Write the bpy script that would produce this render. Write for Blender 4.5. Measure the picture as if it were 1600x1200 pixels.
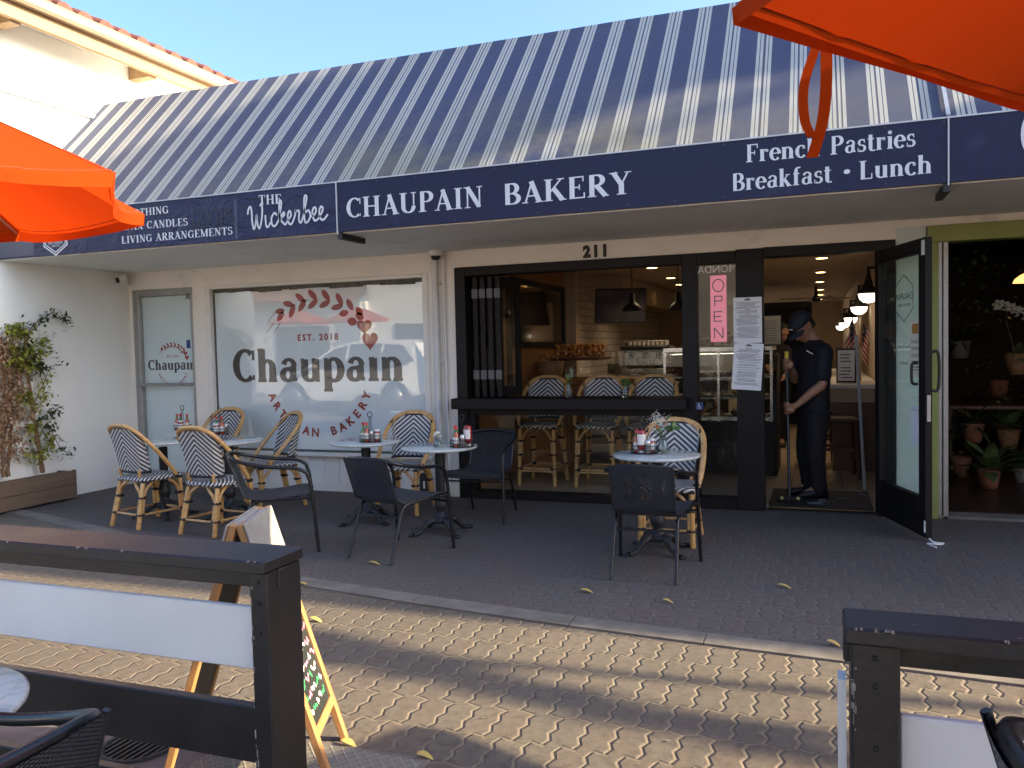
import bpy, bmesh, math, random
from mathutils import Vector, Matrix, Euler
random.seed(7)
for _o in list(bpy.data.objects): bpy.data.objects.remove(_o)
SC = bpy.context.scene
COL = SC.collection
PI = math.pi
# ------------------------------------------------------------------ camera
FPX, YAW, PIT, ROLL, CH = 1286.77, -0.3545418, 0.0445069, 0.0232214, 1.40
_f = Vector((math.sin(YAW)*math.cos(PIT), math.cos(YAW)*math.cos(PIT), -math.sin(PIT)))
_r0 = Vector((math.cos(YAW), -math.sin(YAW), 0.0)); _d0 = _f.cross(_r0)
_r = _r0*math.cos(ROLL) + _d0*math.sin(ROLL); _d = -_r0*math.sin(ROLL) + _d0*math.cos(ROLL)
cam_d = bpy.data.cameras.new('camera'); cam = bpy.data.objects.new('camera', cam_d); COL.objects.link(cam)
cam_d.sensor_width = 36.0; cam_d.sensor_fit = 'HORIZONTAL'; cam_d.lens = 36.0*FPX/1600.0
cam_d.clip_start = 0.05; cam_d.clip_end = 2000
_m = Matrix((( _r.x, -_d.x, -_f.x, 0), (_r.y, -_d.y, -_f.y, 0), (_r.z, -_d.z, -_f.z, CH), (0, 0, 0, 1)))
cam.matrix_world = _m
SC.camera = cam
# ------------------------------------------------------------------ sky, sun, exposure
SUN_EL = math.radians(23.0)
SUN_H = Vector((0.9742, 0.2258))               # horizontal direction towards the sun
SUN = Vector((SUN_H.x*math.cos(SUN_EL), SUN_H.y*math.cos(SUN_EL), math.sin(SUN_EL)))
world = bpy.data.worlds.new('World'); SC.world = world; world.use_nodes = True
_wn = world.node_tree; _wn.nodes.clear()
_sky = _wn.nodes.new('ShaderNodeTexSky'); _sky.sky_type = 'NISHITA'; _sky.sun_disc = False
_sky.sun_elevation = SUN_EL; _sky.sun_rotation = math.atan2(SUN_H.x, SUN_H.y)
_sky.air_density = 1.0; _sky.dust_density = 4.0; _sky.ozone_density = 6.0
_bg = _wn.nodes.new('ShaderNodeBackground'); _bg.inputs['Strength'].default_value = 0.15
_wo = _wn.nodes.new('ShaderNodeOutputWorld')
_mx = _wn.nodes.new('ShaderNodeMix'); _mx.data_type = 'RGBA'; _mx.blend_type = 'MULTIPLY'; _mx.inputs['Factor'].default_value = 1.0; _mx.inputs[7].default_value = (1.06, .985, .89, 1)   # camera white balance
_wn.links.new(_sky.outputs[0], _mx.inputs[6]); _wn.links.new(_mx.outputs[2], _bg.inputs[0]); _wn.links.new(_bg.outputs[0], _wo.inputs[0])
sun_d = bpy.data.lights.new('sun', 'SUN'); sun_o = bpy.data.objects.new('sun', sun_d); COL.objects.link(sun_o)
sun_d.energy = 4.5; sun_d.angle = math.radians(0.5); sun_d.color = (1.0, 0.80, 0.52)
sun_o.rotation_euler = SUN.to_track_quat('Z', 'Y').to_euler(); sun_o.location = (30, 8, 20)
SC.view_settings.view_transform = 'Standard'; SC.view_settings.look = 'None'
SC.view_settings.exposure = 1.92; SC.view_settings.gamma = 1.0; SC.view_settings.use_curve_mapping = False
SC.cycles.max_bounces = 8; SC.cycles.transparent_max_bounces = 24; SC.cycles.caustics_reflective = False; SC.cycles.caustics_refractive = False
SC.cycles.sample_clamp_indirect = 4.0

# ------------------------------------------------------------------ measuring: a sight line meets a real plane
def ray(x, y):
    return _f*FPX + _r*(x-800.0) + _d*(y-600.0)
def PY(x, y, Y):                               # on the vertical plane y = Y
    v = ray(x, y); return v*(Y/v.y) + Vector((0, 0, CH))
def PX(x, y, X):
    v = ray(x, y); return v*(X/v.x) + Vector((0, 0, CH))
def PZ(x, y, Z=0.0):
    v = ray(x, y); return v*((Z-CH)/v.z) + Vector((0, 0, CH))
FY = 7.069          # shop front plane
AY = 5.536          # awning fascia plane
WX = -7.08          # white building's side wall
CEIL = 2.31         # soffit over the patio

# ------------------------------------------------------------------ objects
def tag(o, label=None, cat=None, group=None, kind=None):
    if label: o['label'] = label
    if cat: o['category'] = cat
    if group: o['group'] = group
    if kind: o['kind'] = kind
    return o
def thing(name, label, cat, loc=(0, 0, 0), rz=0.0, group=None, rot=None):
    o = bpy.data.objects.new(name, None); COL.objects.link(o)
    o.location = loc; o.rotation_euler = rot or (0, 0, rz); o.empty_display_size = 0.1
    return tag(o, label, cat, group)
def kids(o): return [c for c in bpy.data.objects if c.parent == o]
def dup(o, loc=None, rz=None, label=None, group=None, parent=None, scale=None):
    c = o.copy(); COL.objects.link(c)
    if parent is not None: c.parent = parent
    if loc is not None: c.location = loc
    if rz is not None: c.rotation_euler = (0, 0, rz)
    if scale is not None: c.scale = scale
    if label: c['label'] = label
    if group: c['group'] = group
    for k in kids(o): dup(k, parent=c)
    return c

class MB:
    """collects faces, then links them as ONE mesh object"""
    def __init__(s): s.v = []; s.f = []; s.mi = []; s.uv = []; s.sm = []; s.M = None; s.cm = 0
    def add(s, vs, fs, smooth=False, uvs=None):
        b = len(s.v)
        for p in vs:
            p = Vector(p); s.v.append(s.M @ p if s.M else p)
        for i, f in enumerate(fs):
            s.f.append([b+k for k in f]); s.mi.append(s.cm); s.sm.append(smooth)
            s.uv.append([uvs[k] for k in f] if uvs else None)
        return s
    def box(s, a, b, bev=0.0):
        x0, y0, z0 = [min(a[i], b[i]) for i in range(3)]; x1, y1, z1 = [max(a[i], b[i]) for i in range(3)]
        if bev <= 0:
            return s.add([(x0,y0,z0),(x1,y0,z0),(x1,y1,z0),(x0,y1,z0),(x0,y0,z1),(x1,y0,z1),(x1,y1,z1),(x0,y1,z1)],
                  [(3,2,1,0),(4,5,6,7),(0,1,5,4),(1,2,6,5),(2,3,7,6),(3,0,4,7)])
        e = min(bev, (x1-x0)*.45, (y1-y0)*.45, (z1-z0)*.45)
        vs = []; X = (x0, x1); Y = (y0, y1); Z = (z0, z1)
        idx = {}
        for i in (0, 1):
            for j in (0, 1):
                for k in (0, 1):
                    sx, sy, sz = (1, -1)[i], (1, -1)[j], (1, -1)[k]
                    for ax in range(3):
                        p = [X[i]+sx*e, Y[j]+sy*e, Z[k]+sz*e]; p[ax] = (X[i], Y[j], Z[k])[ax]
                        idx[(i, j, k, ax)] = len(vs); vs.append(p)
        g = lambda i, j, k, a: idx[(i, j, k, a)]
        fs = []
        for i in (0, 1): 
            q = [g(i,0,0,0), g(i,1,0,0), g(i,1,1,0), g(i,0,1,0)]; fs.append(q if i else q[::-1])
        for j in (0, 1):
            q = [g(0,j,0,1), g(0,j,1,1), g(1,j,1,1), g(1,j,0,1)]; fs.append(q if j else q[::-1])
        for k in (0, 1):
            q = [g(0,0,k,2), g(1,0,k,2), g(1,1,k,2), g(0,1,k,2)]; fs.append(q if k else q[::-1])
        def edge(a1, a2, b1, b2, flip):
            q = [a1, a2, b2, b1]; fs.append(q[::-1] if flip else q)
        for j in (0, 1):
            for k in (0, 1):
                edge(g(0,j,k,1), g(1,j,k,1), g(0,j,k,2), g(1,j,k,2), (j+k) % 2 == 1)
        for i in (0, 1):
            for k in (0, 1):
                edge(g(i,0,k,2), g(i,1,k,2), g(i,0,k,0), g(i,1,k,0), (i+k) % 2 == 1)
        for i in (0, 1):
            for j in (0, 1):
                edge(g(i,j,0,0), g(i,j,1,0), g(i,j,0,1), g(i,j,1,1), (i+j) % 2 == 1)
        for i in (0, 1):
            for j in (0, 1):
                for k in (0, 1):
                    q = [g(i,j,k,0), g(i,j,k,1), g(i,j,k,2)]; fs.append(q if (i+j+k) % 2 == 1 else q[::-1])
        return s.add(vs, fs)
    def obox(s, c, size, rot=(0, 0, 0), bev=0.0):
        old = s.M; m = Matrix.Translation(c) @ Euler(rot).to_matrix().to_4x4()
        s.M = old @ m if old else m
        h = [k/2 for k in size]; s.box([-k for k in h], h, bev); s.M = old; return s
    def beam(s, p, q, w, h, up=(0, 0, 1), bev=0.0):
        p = Vector(p); q = Vector(q); d = (q-p); L = d.length; d.normalize(); u = Vector(up)
        sx = d.cross(u); sx.normalize(); uz = sx.cross(d)
        m = Matrix(((d.x, sx.x, uz.x, p.x), (d.y, sx.y, uz.y, p.y), (d.z, sx.z, uz.z, p.z), (0, 0, 0, 1)))
        old = s.M; s.M = old @ m if old else m
        s.box((0, -w/2, -h/2), (L, w/2, h/2), bev); s.M = old; return s
    def tube(s, pts, r, n=8, closed=False, caps=True, flat=1.0, up=None):
        P = [Vector(p) for p in pts]; N = len(P)
        R = r if isinstance(r, (list, tuple)) else [r]*N
        T = []
        for i in range(N):
            a = P[(i-1) % N] if (closed or i > 0) else P[i]; b = P[(i+1) % N] if (closed or i < N-1) else P[i]
            t = b-a; t.normalize(); T.append(t)
        u = Vector(up) if up else (Vector((0, 0, 1)) if abs(T[0].z) < .9 else Vector((1, 0, 0)))
        vs = []; 
        for i in range(N):
            u = u - T[i]*u.dot(T[i]); 
            if u.length < 1e-6: u = T[i].orthogonal()
            u.normalize(); w = T[i].cross(u)
            for k in range(n):
                a = 2*PI*k/n; vs.append(P[i] + u*(math.cos(a)*R[i]*flat) + w*(math.sin(a)*R[i]))
        fs = []
        for i in range(N if closed else N-1):
            j = (i+1) % N
            for k in range(n):
                k2 = (k+1) % n; fs.append((i*n+k, i*n+k2, j*n+k2, j*n+k))
        s.add(vs, fs, True)
        if caps and not closed:
            s.add(vs[:n], [tuple(range(n))[::-1]]); s.add(vs[-n:], [tuple(range(n))])
        return s
    def lathe(s, prof, n=24, c=(0, 0, 0), smooth=True, flute=0.0, nf=0):
        c = Vector(c); vs = []; fs = []
        for (r, z) in prof:
            for k in range(n):
                a = 2*PI*k/n; rr = r*(1+flute*math.cos(nf*a)) if nf else r
                vs.append(c+Vector((rr*math.cos(a), rr*math.sin(a), z)))
        for i in range(len(prof)-1):
            for k in range(n):
                k2 = (k+1) % n; fs.append((i*n+k, i*n+k2, (i+1)*n+k2, (i+1)*n+k))
        s.add(vs, fs, smooth)
        if prof[0][0] > 1e-5: s.add(vs[:n], [tuple(range(n))[::-1]])
        if prof[-1][0] > 1e-5: s.add(vs[-n:], [tuple(range(n))])
        return s
    def quad(s, a, b, c, d, uv=None): return s.add([a, b, c, d], [(0, 1, 2, 3)], False, uv)
    def poly(s, pts): return s.add(pts, [tuple(range(len(pts)))])
    def prism(s, pts, off):                    # polygon pushed along the vector off
        n = len(pts); off = Vector(off); a = [Vector(p) for p in pts]; b = [p+off for p in a]
        s.add(a+b, [tuple(range(n))[::-1], tuple(range(n, 2*n))] + [(i, (i+1) % n, n+(i+1) % n, n+i) for i in range(n)]); return s
    def grid(s, fn, nu, nv, smooth=True, uvfn=None, closed_u=False):
        vs = [fn(i/nu, j/nv) for j in range(nv+1) for i in range(nu+1)]
        uv = [uvfn(i/nu, j/nv) for j in range(nv+1) for i in range(nu+1)] if uvfn else None
        fs = [(j*(nu+1)+i, j*(nu+1)+i+1, (j+1)*(nu+1)+i+1, (j+1)*(nu+1)+i) for j in range(nv) for i in range(nu)]
        return s.add(vs, fs, smooth, uv)
    def ball(s, c, r, n=10, sc=(1, 1, 1)):
        pr = [(math.sin(PI*i/n)*1.0, -math.cos(PI*i/n)) for i in range(n+1)]
        c = Vector(c); vs = []; fs = []
        m = n*2 if n < 8 else n+6
        for (a, z) in pr:
            for k in range(m):
                t = 2*PI*k/m; vs.append(c+Vector((a*math.cos(t)*r*sc[0], a*math.sin(t)*r*sc[1], z*r*sc[2])))
        for i in range(n):
            for k in range(m): fs.append((i*m+k, i*m+(k+1) % m, (i+1)*m+(k+1) % m, (i+1)*m+k))
        return s.add(vs, fs, True)
    def build(s, name, mats, parent=None, loc=None, rz=None, weld=False):
        me = bpy.data.meshes.new(name)
        me.from_pydata([tuple(p) for p in s.v], [], s.f)
        if not isinstance(mats, (list, tuple)): mats = [mats]
        for m in mats: me.materials.append(m)
        for p, i, sm in zip(me.polygons, s.mi, s.sm): p.material_index = i; p.use_smooth = sm
        if any(u for u in s.uv):
            ul = me.uv_layers.new(name='UVMap')
            for p, u in zip(me.polygons, s.uv):
                if u:
                    for li, c in zip(p.loop_indices, u): ul.data[li].uv = c
        if weld:
            bm = bmesh.new(); bm.from_mesh(me); bmesh.ops.remove_doubles(bm, verts=bm.verts, dist=1e-5)
            bmesh.ops.recalc_face_normals(bm, faces=bm.faces); bm.to_mesh(me); bm.free()
        me.update()
        o = bpy.data.objects.new(name, me); COL.objects.link(o)
        if parent is not None: o.parent = parent
        if loc is not None: o.location = loc
        if rz is not None: o.rotation_euler = (0, 0, rz)
        return o

def arc(c, r, a0, a1, n, plane='xz'):
    out = []
    for i in range(n+1):
        a = math.radians(a0+(a1-a0)*i/n); u, v = r*math.cos(a), r*math.sin(a)
        out.append(Vector(c)+(Vector((u, 0, v)) if plane == 'xz' else Vector((u, v, 0)) if plane == 'xy' else Vector((0, u, v))))
    return out
def smooth_path(pts, k=4):
    P = [Vector(p) for p in pts]; out = []
    for i in range(len(P)-1):
        p0 = P[max(i-1, 0)]; p1 = P[i]; p2 = P[i+1]; p3 = P[min(i+2, len(P)-1)]
        for j in range(k):
            t = j/k; out.append(.5*((2*p1)+(p2-p0)*t+(2*p0-5*p1+4*p2-p3)*t*t+(3*p1-p0-3*p2+p3)*t*t*t))
    out.append(P[-1]); return out

# ------------------------------------------------------------------ materials
class NT:
    def __init__(s, name):
        s.m = bpy.data.materials.new(name); s.m.use_nodes = True; s.t = s.m.node_tree; s.n = s.t.nodes; s.n.clear()
        s.out = s.n.new('ShaderNodeOutputMaterial'); s.co = None
    def link(s, a, b): s.t.links.new(a, b)
    def set(s, sock, v):
        if isinstance(v, bpy.types.NodeSocket): s.link(v, sock)
        elif isinstance(v, (tuple, list)) and len(v) == 3 and sock.type == 'RGBA': sock.default_value = (*v, 1)
        else: sock.default_value = v
    def coord(s, kind='Object'):
        if s.co is None: s.co = s.n.new('ShaderNodeTexCoord')
        return s.co.outputs[kind]
    def xyz(s, v):
        q = s.n.new('ShaderNodeSeparateXYZ'); s.link(v, q.inputs[0]); return q.outputs
    def comb(s, x, y, z=0.0):
        q = s.n.new('ShaderNodeCombineXYZ')
        for i, k in enumerate((x, y, z)): s.set(q.inputs[i], k)
        return q.outputs[0]
    def mth(s, op, a, b=0.0, c=None, clamp=False):
        q = s.n.new('ShaderNodeMath'); q.operation = op; q.use_clamp = clamp; s.set(q.inputs[0], a); s.set(q.inputs[1], b)
        if c is not None: s.set(q.inputs[2], c)
        return q.outputs[0]
    def noise(s, scale, detail=4, rough=.55, vec=None, dist=0.0):
        q = s.n.new('ShaderNodeTexNoise'); q.inputs['Scale'].default_value = scale; q.inputs['Detail'].default_value = detail
        q.inputs['Roughness'].default_value = rough; q.inputs['Distortion'].default_value = dist
        s.link(vec if vec is not None else s.coord(), q.inputs['Vector']); return q.outputs['Fac']
    def vor(s, scale, vec=None, out='Distance', feature='F1'):
        q = s.n.new('ShaderNodeTexVoronoi'); q.feature = feature; q.inputs['Scale'].default_value = scale
        s.link(vec if vec is not None else s.coord(), q.inputs['Vector']); return q.outputs[out]
    def white(s, vec):
        q = s.n.new('ShaderNodeTexWhiteNoise'); q.noise_dimensions = '3D'; s.link(vec, q.inputs['Vector']); return q.outputs['Value']
    def ramp(s, f, stops):
        q = s.n.new('ShaderNodeValToRGB'); e = q.color_ramp.elements
        while len(e) < len(stops): e.new(.5)
        for k, (p, c) in zip(e, stops): k.position = p; k.color = (*c, 1) if isinstance(c, (tuple, list)) else (c, c, c, 1)
        s.link(f, q.inputs[0]); return q.outputs[0]
    def mix(s, f, a, b, mode='MIX'):
        q = s.n.new('ShaderNodeMix'); q.data_type = 'RGBA'; q.blend_type = mode
        s.set(q.inputs['Factor'], f); s.set(q.inputs[6], a); s.set(q.inputs[7], b); return q.outputs[2]
    def rng(s, v, a, b, c, d):
        q = s.n.new('ShaderNodeMapRange'); s.set(q.inputs[0], v)
        for i, k in enumerate((a, b, c, d)): q.inputs[i+1].default_value = k
        return q.outputs[0]
    def scale(s, v, sc):
        q = s.n.new('ShaderNodeVectorMath'); q.operation = 'MULTIPLY'; s.link(v, q.inputs[0]); q.inputs[1].default_value = sc; return q.outputs[0]
    def bump(s, h, strength=.3, dist=.01):
        q = s.n.new('ShaderNodeBump'); q.inputs['Strength'].default_value = strength; q.inputs['Distance'].default_value = dist
        s.link(h, q.inputs['Height']); return q.outputs[0]
    def pbsdf(s, col, rough=.6, metal=0.0, normal=None, **kw):
        q = s.n.new('ShaderNodeBsdfPrincipled'); s.set(q.inputs['Base Color'], col); s.set(q.inputs['Roughness'], rough)
        s.set(q.inputs['Metallic'], metal)
        if normal is not None: s.link(normal, q.inputs['Normal'])
        for k, v in kw.items(): s.set(q.inputs[k.replace('_', ' ')], v)
        return q.outputs[0]
    def done(s, sh): s.link(sh, s.out.inputs['Surface']); return s.m

def M_plain(name, col, rough=.6, var=.12, scale=6.0, bump=.1, metal=0.0, bscale=None, stain=None, **kw):
    t = NT(name); f = t.noise(scale, 5, .6)
    lo = tuple(max(0, c*(1-var)) for c in col); hi = tuple(min(1, c*(1+var)) for c in col)
    c = t.ramp(f, [(.3, lo), (.7, hi)])
    if stain:
        g = t.noise(stain[0], 6, .7); c = t.mix(t.rng(g, stain[1], stain[1]+.12, 0, stain[3]), c, stain[2])
    nm = t.bump(t.noise(bscale or scale*12, 3), bump, .004) if bump > 0 else None
    return t.done(t.pbsdf(c, t.rng(f, .2, .8, max(0, rough-.08), min(1, rough+.08)), metal, nm, **kw))
def M_emit(name, col, strength):
    t = NT(name); q = t.n.new('ShaderNodeEmission'); q.inputs[0].default_value = (*col, 1); q.inputs[1].default_value = strength
    return t.done(q.outputs[0])
def M_glass(name, tint=(1, 1, 1), ior=1.5, rough=0.0, refl=1.0):
    t = NT(name); tr = t.n.new('ShaderNodeBsdfTransparent'); tr.inputs[0].default_value = (*tint, 1)
    gl = t.n.new('ShaderNodeBsdfGlossy'); gl.inputs['Roughness'].default_value = rough
    fr = t.n.new('ShaderNodeFresnel'); fr.inputs[0].default_value = ior
    ge = t.n.new('ShaderNodeNewGeometry'); mx = t.n.new('ShaderNodeMixShader'); t.link(t.mth('MULTIPLY', t.mth('MULTIPLY', fr.outputs[0], refl, clamp=True), t.mth('SUBTRACT', 1.0, ge.outputs['Backfacing'])), mx.inputs[0])
    t.link(tr.outputs[0], mx.inputs[1]); t.link(gl.outputs[0], mx.inputs[2]); return t.done(mx.outputs[0])
def M_wood(name, a, b, rough=.6, sc=(3, 3, 40), bump=.25, axis=None):
    t = NT(name); v = t.scale(t.coord(), sc); f = t.noise(1.0, 6, .65, v, 1.2); g = t.noise(4.0, 3, .5)
    c = t.mix(t.mth('MULTIPLY', g, .35), t.ramp(f, [(.3, a), (.7, b)]), tuple(k*.7 for k in a))
    return t.done(t.pbsdf(c, rough, 0, t.bump(f, bump, .003)))
# ------------------------------------------------------------------ serif lettering drawn with a broad nib
def S(x1, y1, x2, y2, w): return [((x1, y1), w), ((x2, y2), w)]
def A_(cx, cy, rx, ry, a0, a1, T=.19, t=.06, n=14):
    out = []
    for i in range(n+1):
        a = math.radians(a0+(a1-a0)*i/n); c = abs(math.cos(a))
        out.append(((cx+rx*math.cos(a), cy+ry*math.sin(a)), t+(T-t)*c**1.3))
    return out
def F_(x, y, w=.30): return S(x-w/2, y+(.022 if y < .5 else -.022), x+w/2, y+(.022 if y < .5 else -.022), .045)   # foot or head serif
T_, t_ = .19, .065
def stem(x, y0=0, y1=1, T=T_): return S(x, y0, x, y1, T)
GL = {
 'A': (.82, [S(.13, 0, .40, .97, .07), S(.37, 1, .68, 0, .19), S(.22, .32, .55, .32, .06), F_(.12, 0, .24), F_(.68, 0, .32)]),
 'B': (.74, [stem(.19), A_(.36, .745, .21, .225, -90, 90), A_(.38, .265, .25, .235, -90, 90), S(.1, .97, .37, .97, .06), S(.2, .51, .4, .51, .06), S(.1, .03, .4, .03, .06)]),
 'C': (.78, [A_(.43, .5, .31, .47, 48, 312), S(.70, .97, .70, .66, .045), S(.70, .05, .70, .20, .03)]),
 'D': (.84, [stem(.19), A_(.36, .5, .34, .47, -90, 90), S(.1, .97, .37, .97, .06), S(.1, .03, .37, .03, .06)]),
 'E': (.72, [stem(.19), S(.08, .97, .62, .97, .06), S(.2, .51, .48, .51, .06), S(.08, .03, .66, .03, .06), S(.61, 1, .61, .76, .05), S(.47, .63, .47, .39, .045), S(.65, 0, .65, .26, .05)]),
 'F': (.68, [stem(.19), S(.08, .97, .62, .97, .06), S(.2, .51, .48, .51, .06), F_(.19, 0, .34), S(.61, 1, .61, .76, .05), S(.47, .63, .47, .39, .045)]),
 'G': (.86, [A_(.43, .5, .31, .47, 48, 318), S(.70, .97, .70, .66, .045), stem(.68, .04, .42, .17), F_(.68, .455, .3)]),
 'H': (.90, [stem(.19), stem(.70), S(.2, .51, .7, .51, .065), F_(.19, 0, .33), F_(.19, 1, .33), F_(.70, 0, .33), F_(.70, 1, .33)]),
 'I': (.44, [stem(.22), F_(.22, 0, .35), F_(.22, 1, .35)]),
 'K': (.88, [stem(.19), S(.22, .36, .68, .97, .065), S(.38, .58, .74, 0, .19), F_(.19, 0, .33), F_(.19, 1, .33), F_(.66, 1, .27), F_(.74, 0, .3)]),
 'L': (.70, [stem(.19), F_(.19, 1, .34), S(.08, .03, .62, .03, .06), S(.61, 0, .61, .30, .05)]),
 'M': (1.06, [S(.16, 0, .16, 1, .065), S(.17, 1, .50, .05, .18), S(.50, .03, .82, 1, .06), stem(.86), F_(.16, 0, .24), F_(.12, 1, .22), F_(.86, 0, .33), F_(.90, 1, .28)]),
 'N': (.88, [S(.17, 0, .17, 1, .065), S(.17, 1, .68, .03, .19), S(.70, 0, .70, 1, .065), F_(.17, 0, .25), F_(.12, 1, .24), F_(.70, 1, .25)]),
 'O': (.86, [A_(.43, .5, .32, .47, 0, 360, n=26)]),
 'P': (.72, [stem(.19), A_(.36, .73, .25, .24, -90, 90), S(.1, .97, .37, .97, .06), S(.2, .49, .37, .49, .06), F_(.19, 0, .36)]),
 'R': (.82, [stem(.19), A_(.36, .74, .23, .23, -90, 90), S(.1, .97, .37, .97, .06), S(.2, .51, .37, .51, .06), S(.36, .51, .70, 0, .19), F_(.19, 0, .33), F_(.70, 0, .24)]),
 'S': (.62, [A_(.31, .735, .20, .235, 40, 262, .15), A_(.31, .27, .22, .24, 90, -140, .17), S(.50, .97, .50, .70, .045), S(.09, .03, .09, .30, .045)]),
 'T': (.76, [stem(.38), F_(.38, 0, .36), S(.06, .97, .70, .97, .06), S(.07, 1, .07, .74, .05), S(.69, 1, .69, .74, .05)]),
 'U': (.86, [stem(.19, .3, 1), A_(.43, .33, .245, .30, 180, 360), S(.68, .3, .68, 1, .065), F_(.19, 1, .34), F_(.68, 1, .25)]),
 'V': (.82, [S(.14, 1, .42, .02, .19), S(.42, .02, .68, 1, .065), F_(.15, 1, .32), F_(.68, 1, .24)]),
 'W': (1.12, [S(.13, 1, .36, .02, .18), S(.36, .02, .56, 1, .065), S(.50, 1, .74, .02, .18), S(.74, .02, .97, 1, .065), F_(.14, 1, .3), F_(.52, 1, .28), F_(.97, 1, .22)]),
 'X': (.86, [S(.16, 1, .70, 0, .19), S(.66, 1, .18, 0, .065), F_(.17, 1, .3), F_(.66, 1, .25), F_(.17, 0, .25), F_(.69, 0, .3)]),
 'Y': (.84, [S(.14, 1, .42, .46, .18), S(.44, .46, .68, 1, .065), stem(.43, 0, .5), F_(.15, 1, .32), F_(.68, 1, .25), F_(.43, 0, .35)]),
 'a': (.60, [stem(.43, .05, .46, .17), A_(.30, .46, .17, .20, 0, 165, .13), A_(.26, .20, .16, .18, 60, 330, .16), S(.43, .06, .56, .05, .07)]),
 'b': (.64, [stem(.15), A_(.32, .33, .22, .33, -115, 115), F_(.11, 1, .18)]),
 'c': (.54, [A_(.30, .33, .21, .33, 45, 320), A_(.43, .53, .02, .02, 0, 360, .12, .12, 6)]),
 'e': (.56, [A_(.29, .33, .21, .33, 0, 320), S(.12, .37, .48, .37, .055)]),
 'f': (.42, [stem(.18, 0, .78), A_(.33, .78, .15, .20, 180, 60, .17), S(.04, .64, .36, .64, .055), F_(.18, 0, .32)]),
 'h': (.68, [stem(.15), stem(.50, 0, .42), A_(.325, .41, .175, .225, 0, 158, .17), F_(.11, 1, .18), F_(.15, 0, .28), F_(.50, 0, .28)]),
 'i': (.34, [stem(.17, 0, .66), F_(.17, 0, .3), S(.04, .64, .2, .64, .05), A_(.17, .87, .05, .05, 0, 360, .11, .11, 8)]),
 'k': (.68, [stem(.15), S(.18, .24, .46, .63, .06), S(.28, .40, .54, 0, .17), F_(.11, 1, .18), F_(.15, 0, .28), F_(.46, .66, .24), F_(.54, 0, .26)]),
 'n': (.68, [stem(.15, 0, .66), stem(.50, 0, .42), A_(.325, .41, .175, .225, 0, 158, .17), S(.03, .64, .15, .64, .05), F_(.15, 0, .28), F_(.50, 0, .28)]),
 'p': (.66, [stem(.15, -.30, .66), A_(.33, .33, .22, .33, -115, 115), S(.03, .64, .15, .64, .05), F_(.15, -.30, .28)]),
 'r': (.50, [stem(.15, 0, .66), A_(.33, .42, .18, .20, 80, 165, .12), A_(.39, .57, .03, .03, 0, 360, .13, .13, 6), S(.03, .64, .15, .64, .05), F_(.15, 0, .3)]),
 's': (.48, [A_(.25, .49, .14, .155, 40, 262, .13), A_(.24, .18, .16, .165, 90, -140, .14), S(.38, .66, .38, .46, .04), S(.06, 0, .06, .22, .04)]),
 't': (.42, [stem(.18, .1, .86), A_(.31, .12, .13, .12, 180, 310, .16), S(.03, .64, .36, .64, .055)]),
 'u': (.68, [stem(.15, .2, .66), A_(.32, .20, .17, .18, 180, 320, .16), stem(.50, 0, .66), S(.03, .64, .15, .64, .05), S(.38, .64, .5, .64, .05), S(.5, .02, .62, .02, .05)]),
 '.': (.3, [A_(.12, .08, .06, .06, 0, 360, .1, .1, 8)]),
 '*': (.42, [A_(.21, .38, .065, .065, 0, 360, .13, .13, 10)]),
 ' ': (.42, []),
}
GL['ı'] = (.34, [stem(.17, 0, .66), F_(.17, 0, .3), S(.04, .64, .2, .64, .05)])
_lay = [0]
def strokes(mb, sts, fn, kx=1.0, lift=.00004, heavy=0.0):
    """fn(u, v, h) -> point; u, v in cap heights, h a tiny lift that keeps crossing strokes apart"""
    for st in sts:
        _lay[0] = (_lay[0]+1) % 12; h = _lay[0]*lift
        P = [Vector(p) for p, _ in st]; Wd = [w+heavy for _, w in st]; n = len(P); L = []; Rr = []
        closed = (P[0]-P[-1]).length < 1e-6 and n > 4
        for i in range(n):
            a = P[i-1] if i > 0 else (P[-2] if closed else P[0]); b = P[i+1] if i < n-1 else (P[1] if closed else P[-1])
            d = b-a
            d.normalize(); nn = Vector((-d.y, d.x)); L.append(P[i]+nn*Wd[i]/2); Rr.append(P[i]-nn*Wd[i]/2)
        vs = [fn(p.x*kx, p.y, h) for p in L]+[fn(p.x*kx, p.y, h) for p in Rr]
        mb.add(vs, [(i, n+i, n+i+1, i+1) for i in range(n-1)])
def text_width(s, gap=.02): return sum(GL[c][0]+gap for c in s)
def serif(mb, s, fn, total, cap, gap=.02, heavy=0.0):
    """lay the words s along u in [0, total]; fn works in metres"""
    k = total/text_width(s, gap); x = 0
    for c in s:
        ad, sts = GL[c]
        strokes(mb, sts, lambda u, v, h, x=x: fn(x+u*k, v*cap, h), heavy=heavy)
        x += (ad+gap)*k
    return mb
def face_front(x0, z0, y, slope=0.0):          # lettering on a plane facing the street (towards -y)
    return lambda u, v, h: (x0+u, y-h, z0+v+u*slope)
# plain lettering from Blender's own built-in face
def sans_mesh(mb, s, fn, size, align='CENTER', space=1.0, bold=0.0):
    cu = bpy.data.curves.new('lettering_curve', 'FONT'); cu.body = s; cu.size = size; cu.align_x = align; cu.space_character = space
    cu.resolution_u = 3; cu.offset = bold
    ob = bpy.data.objects.new('lettering_curve', cu); me = ob.to_mesh()
    vs = [fn(v.co.x, v.co.y, 0.0) for v in me.vertices]; fs = [tuple(p.vertices) for p in me.polygons]
    mb.add(vs, fs); ob.to_mesh_clear(); bpy.data.objects.remove(ob); bpy.data.curves.remove(cu)
    return mb
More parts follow.
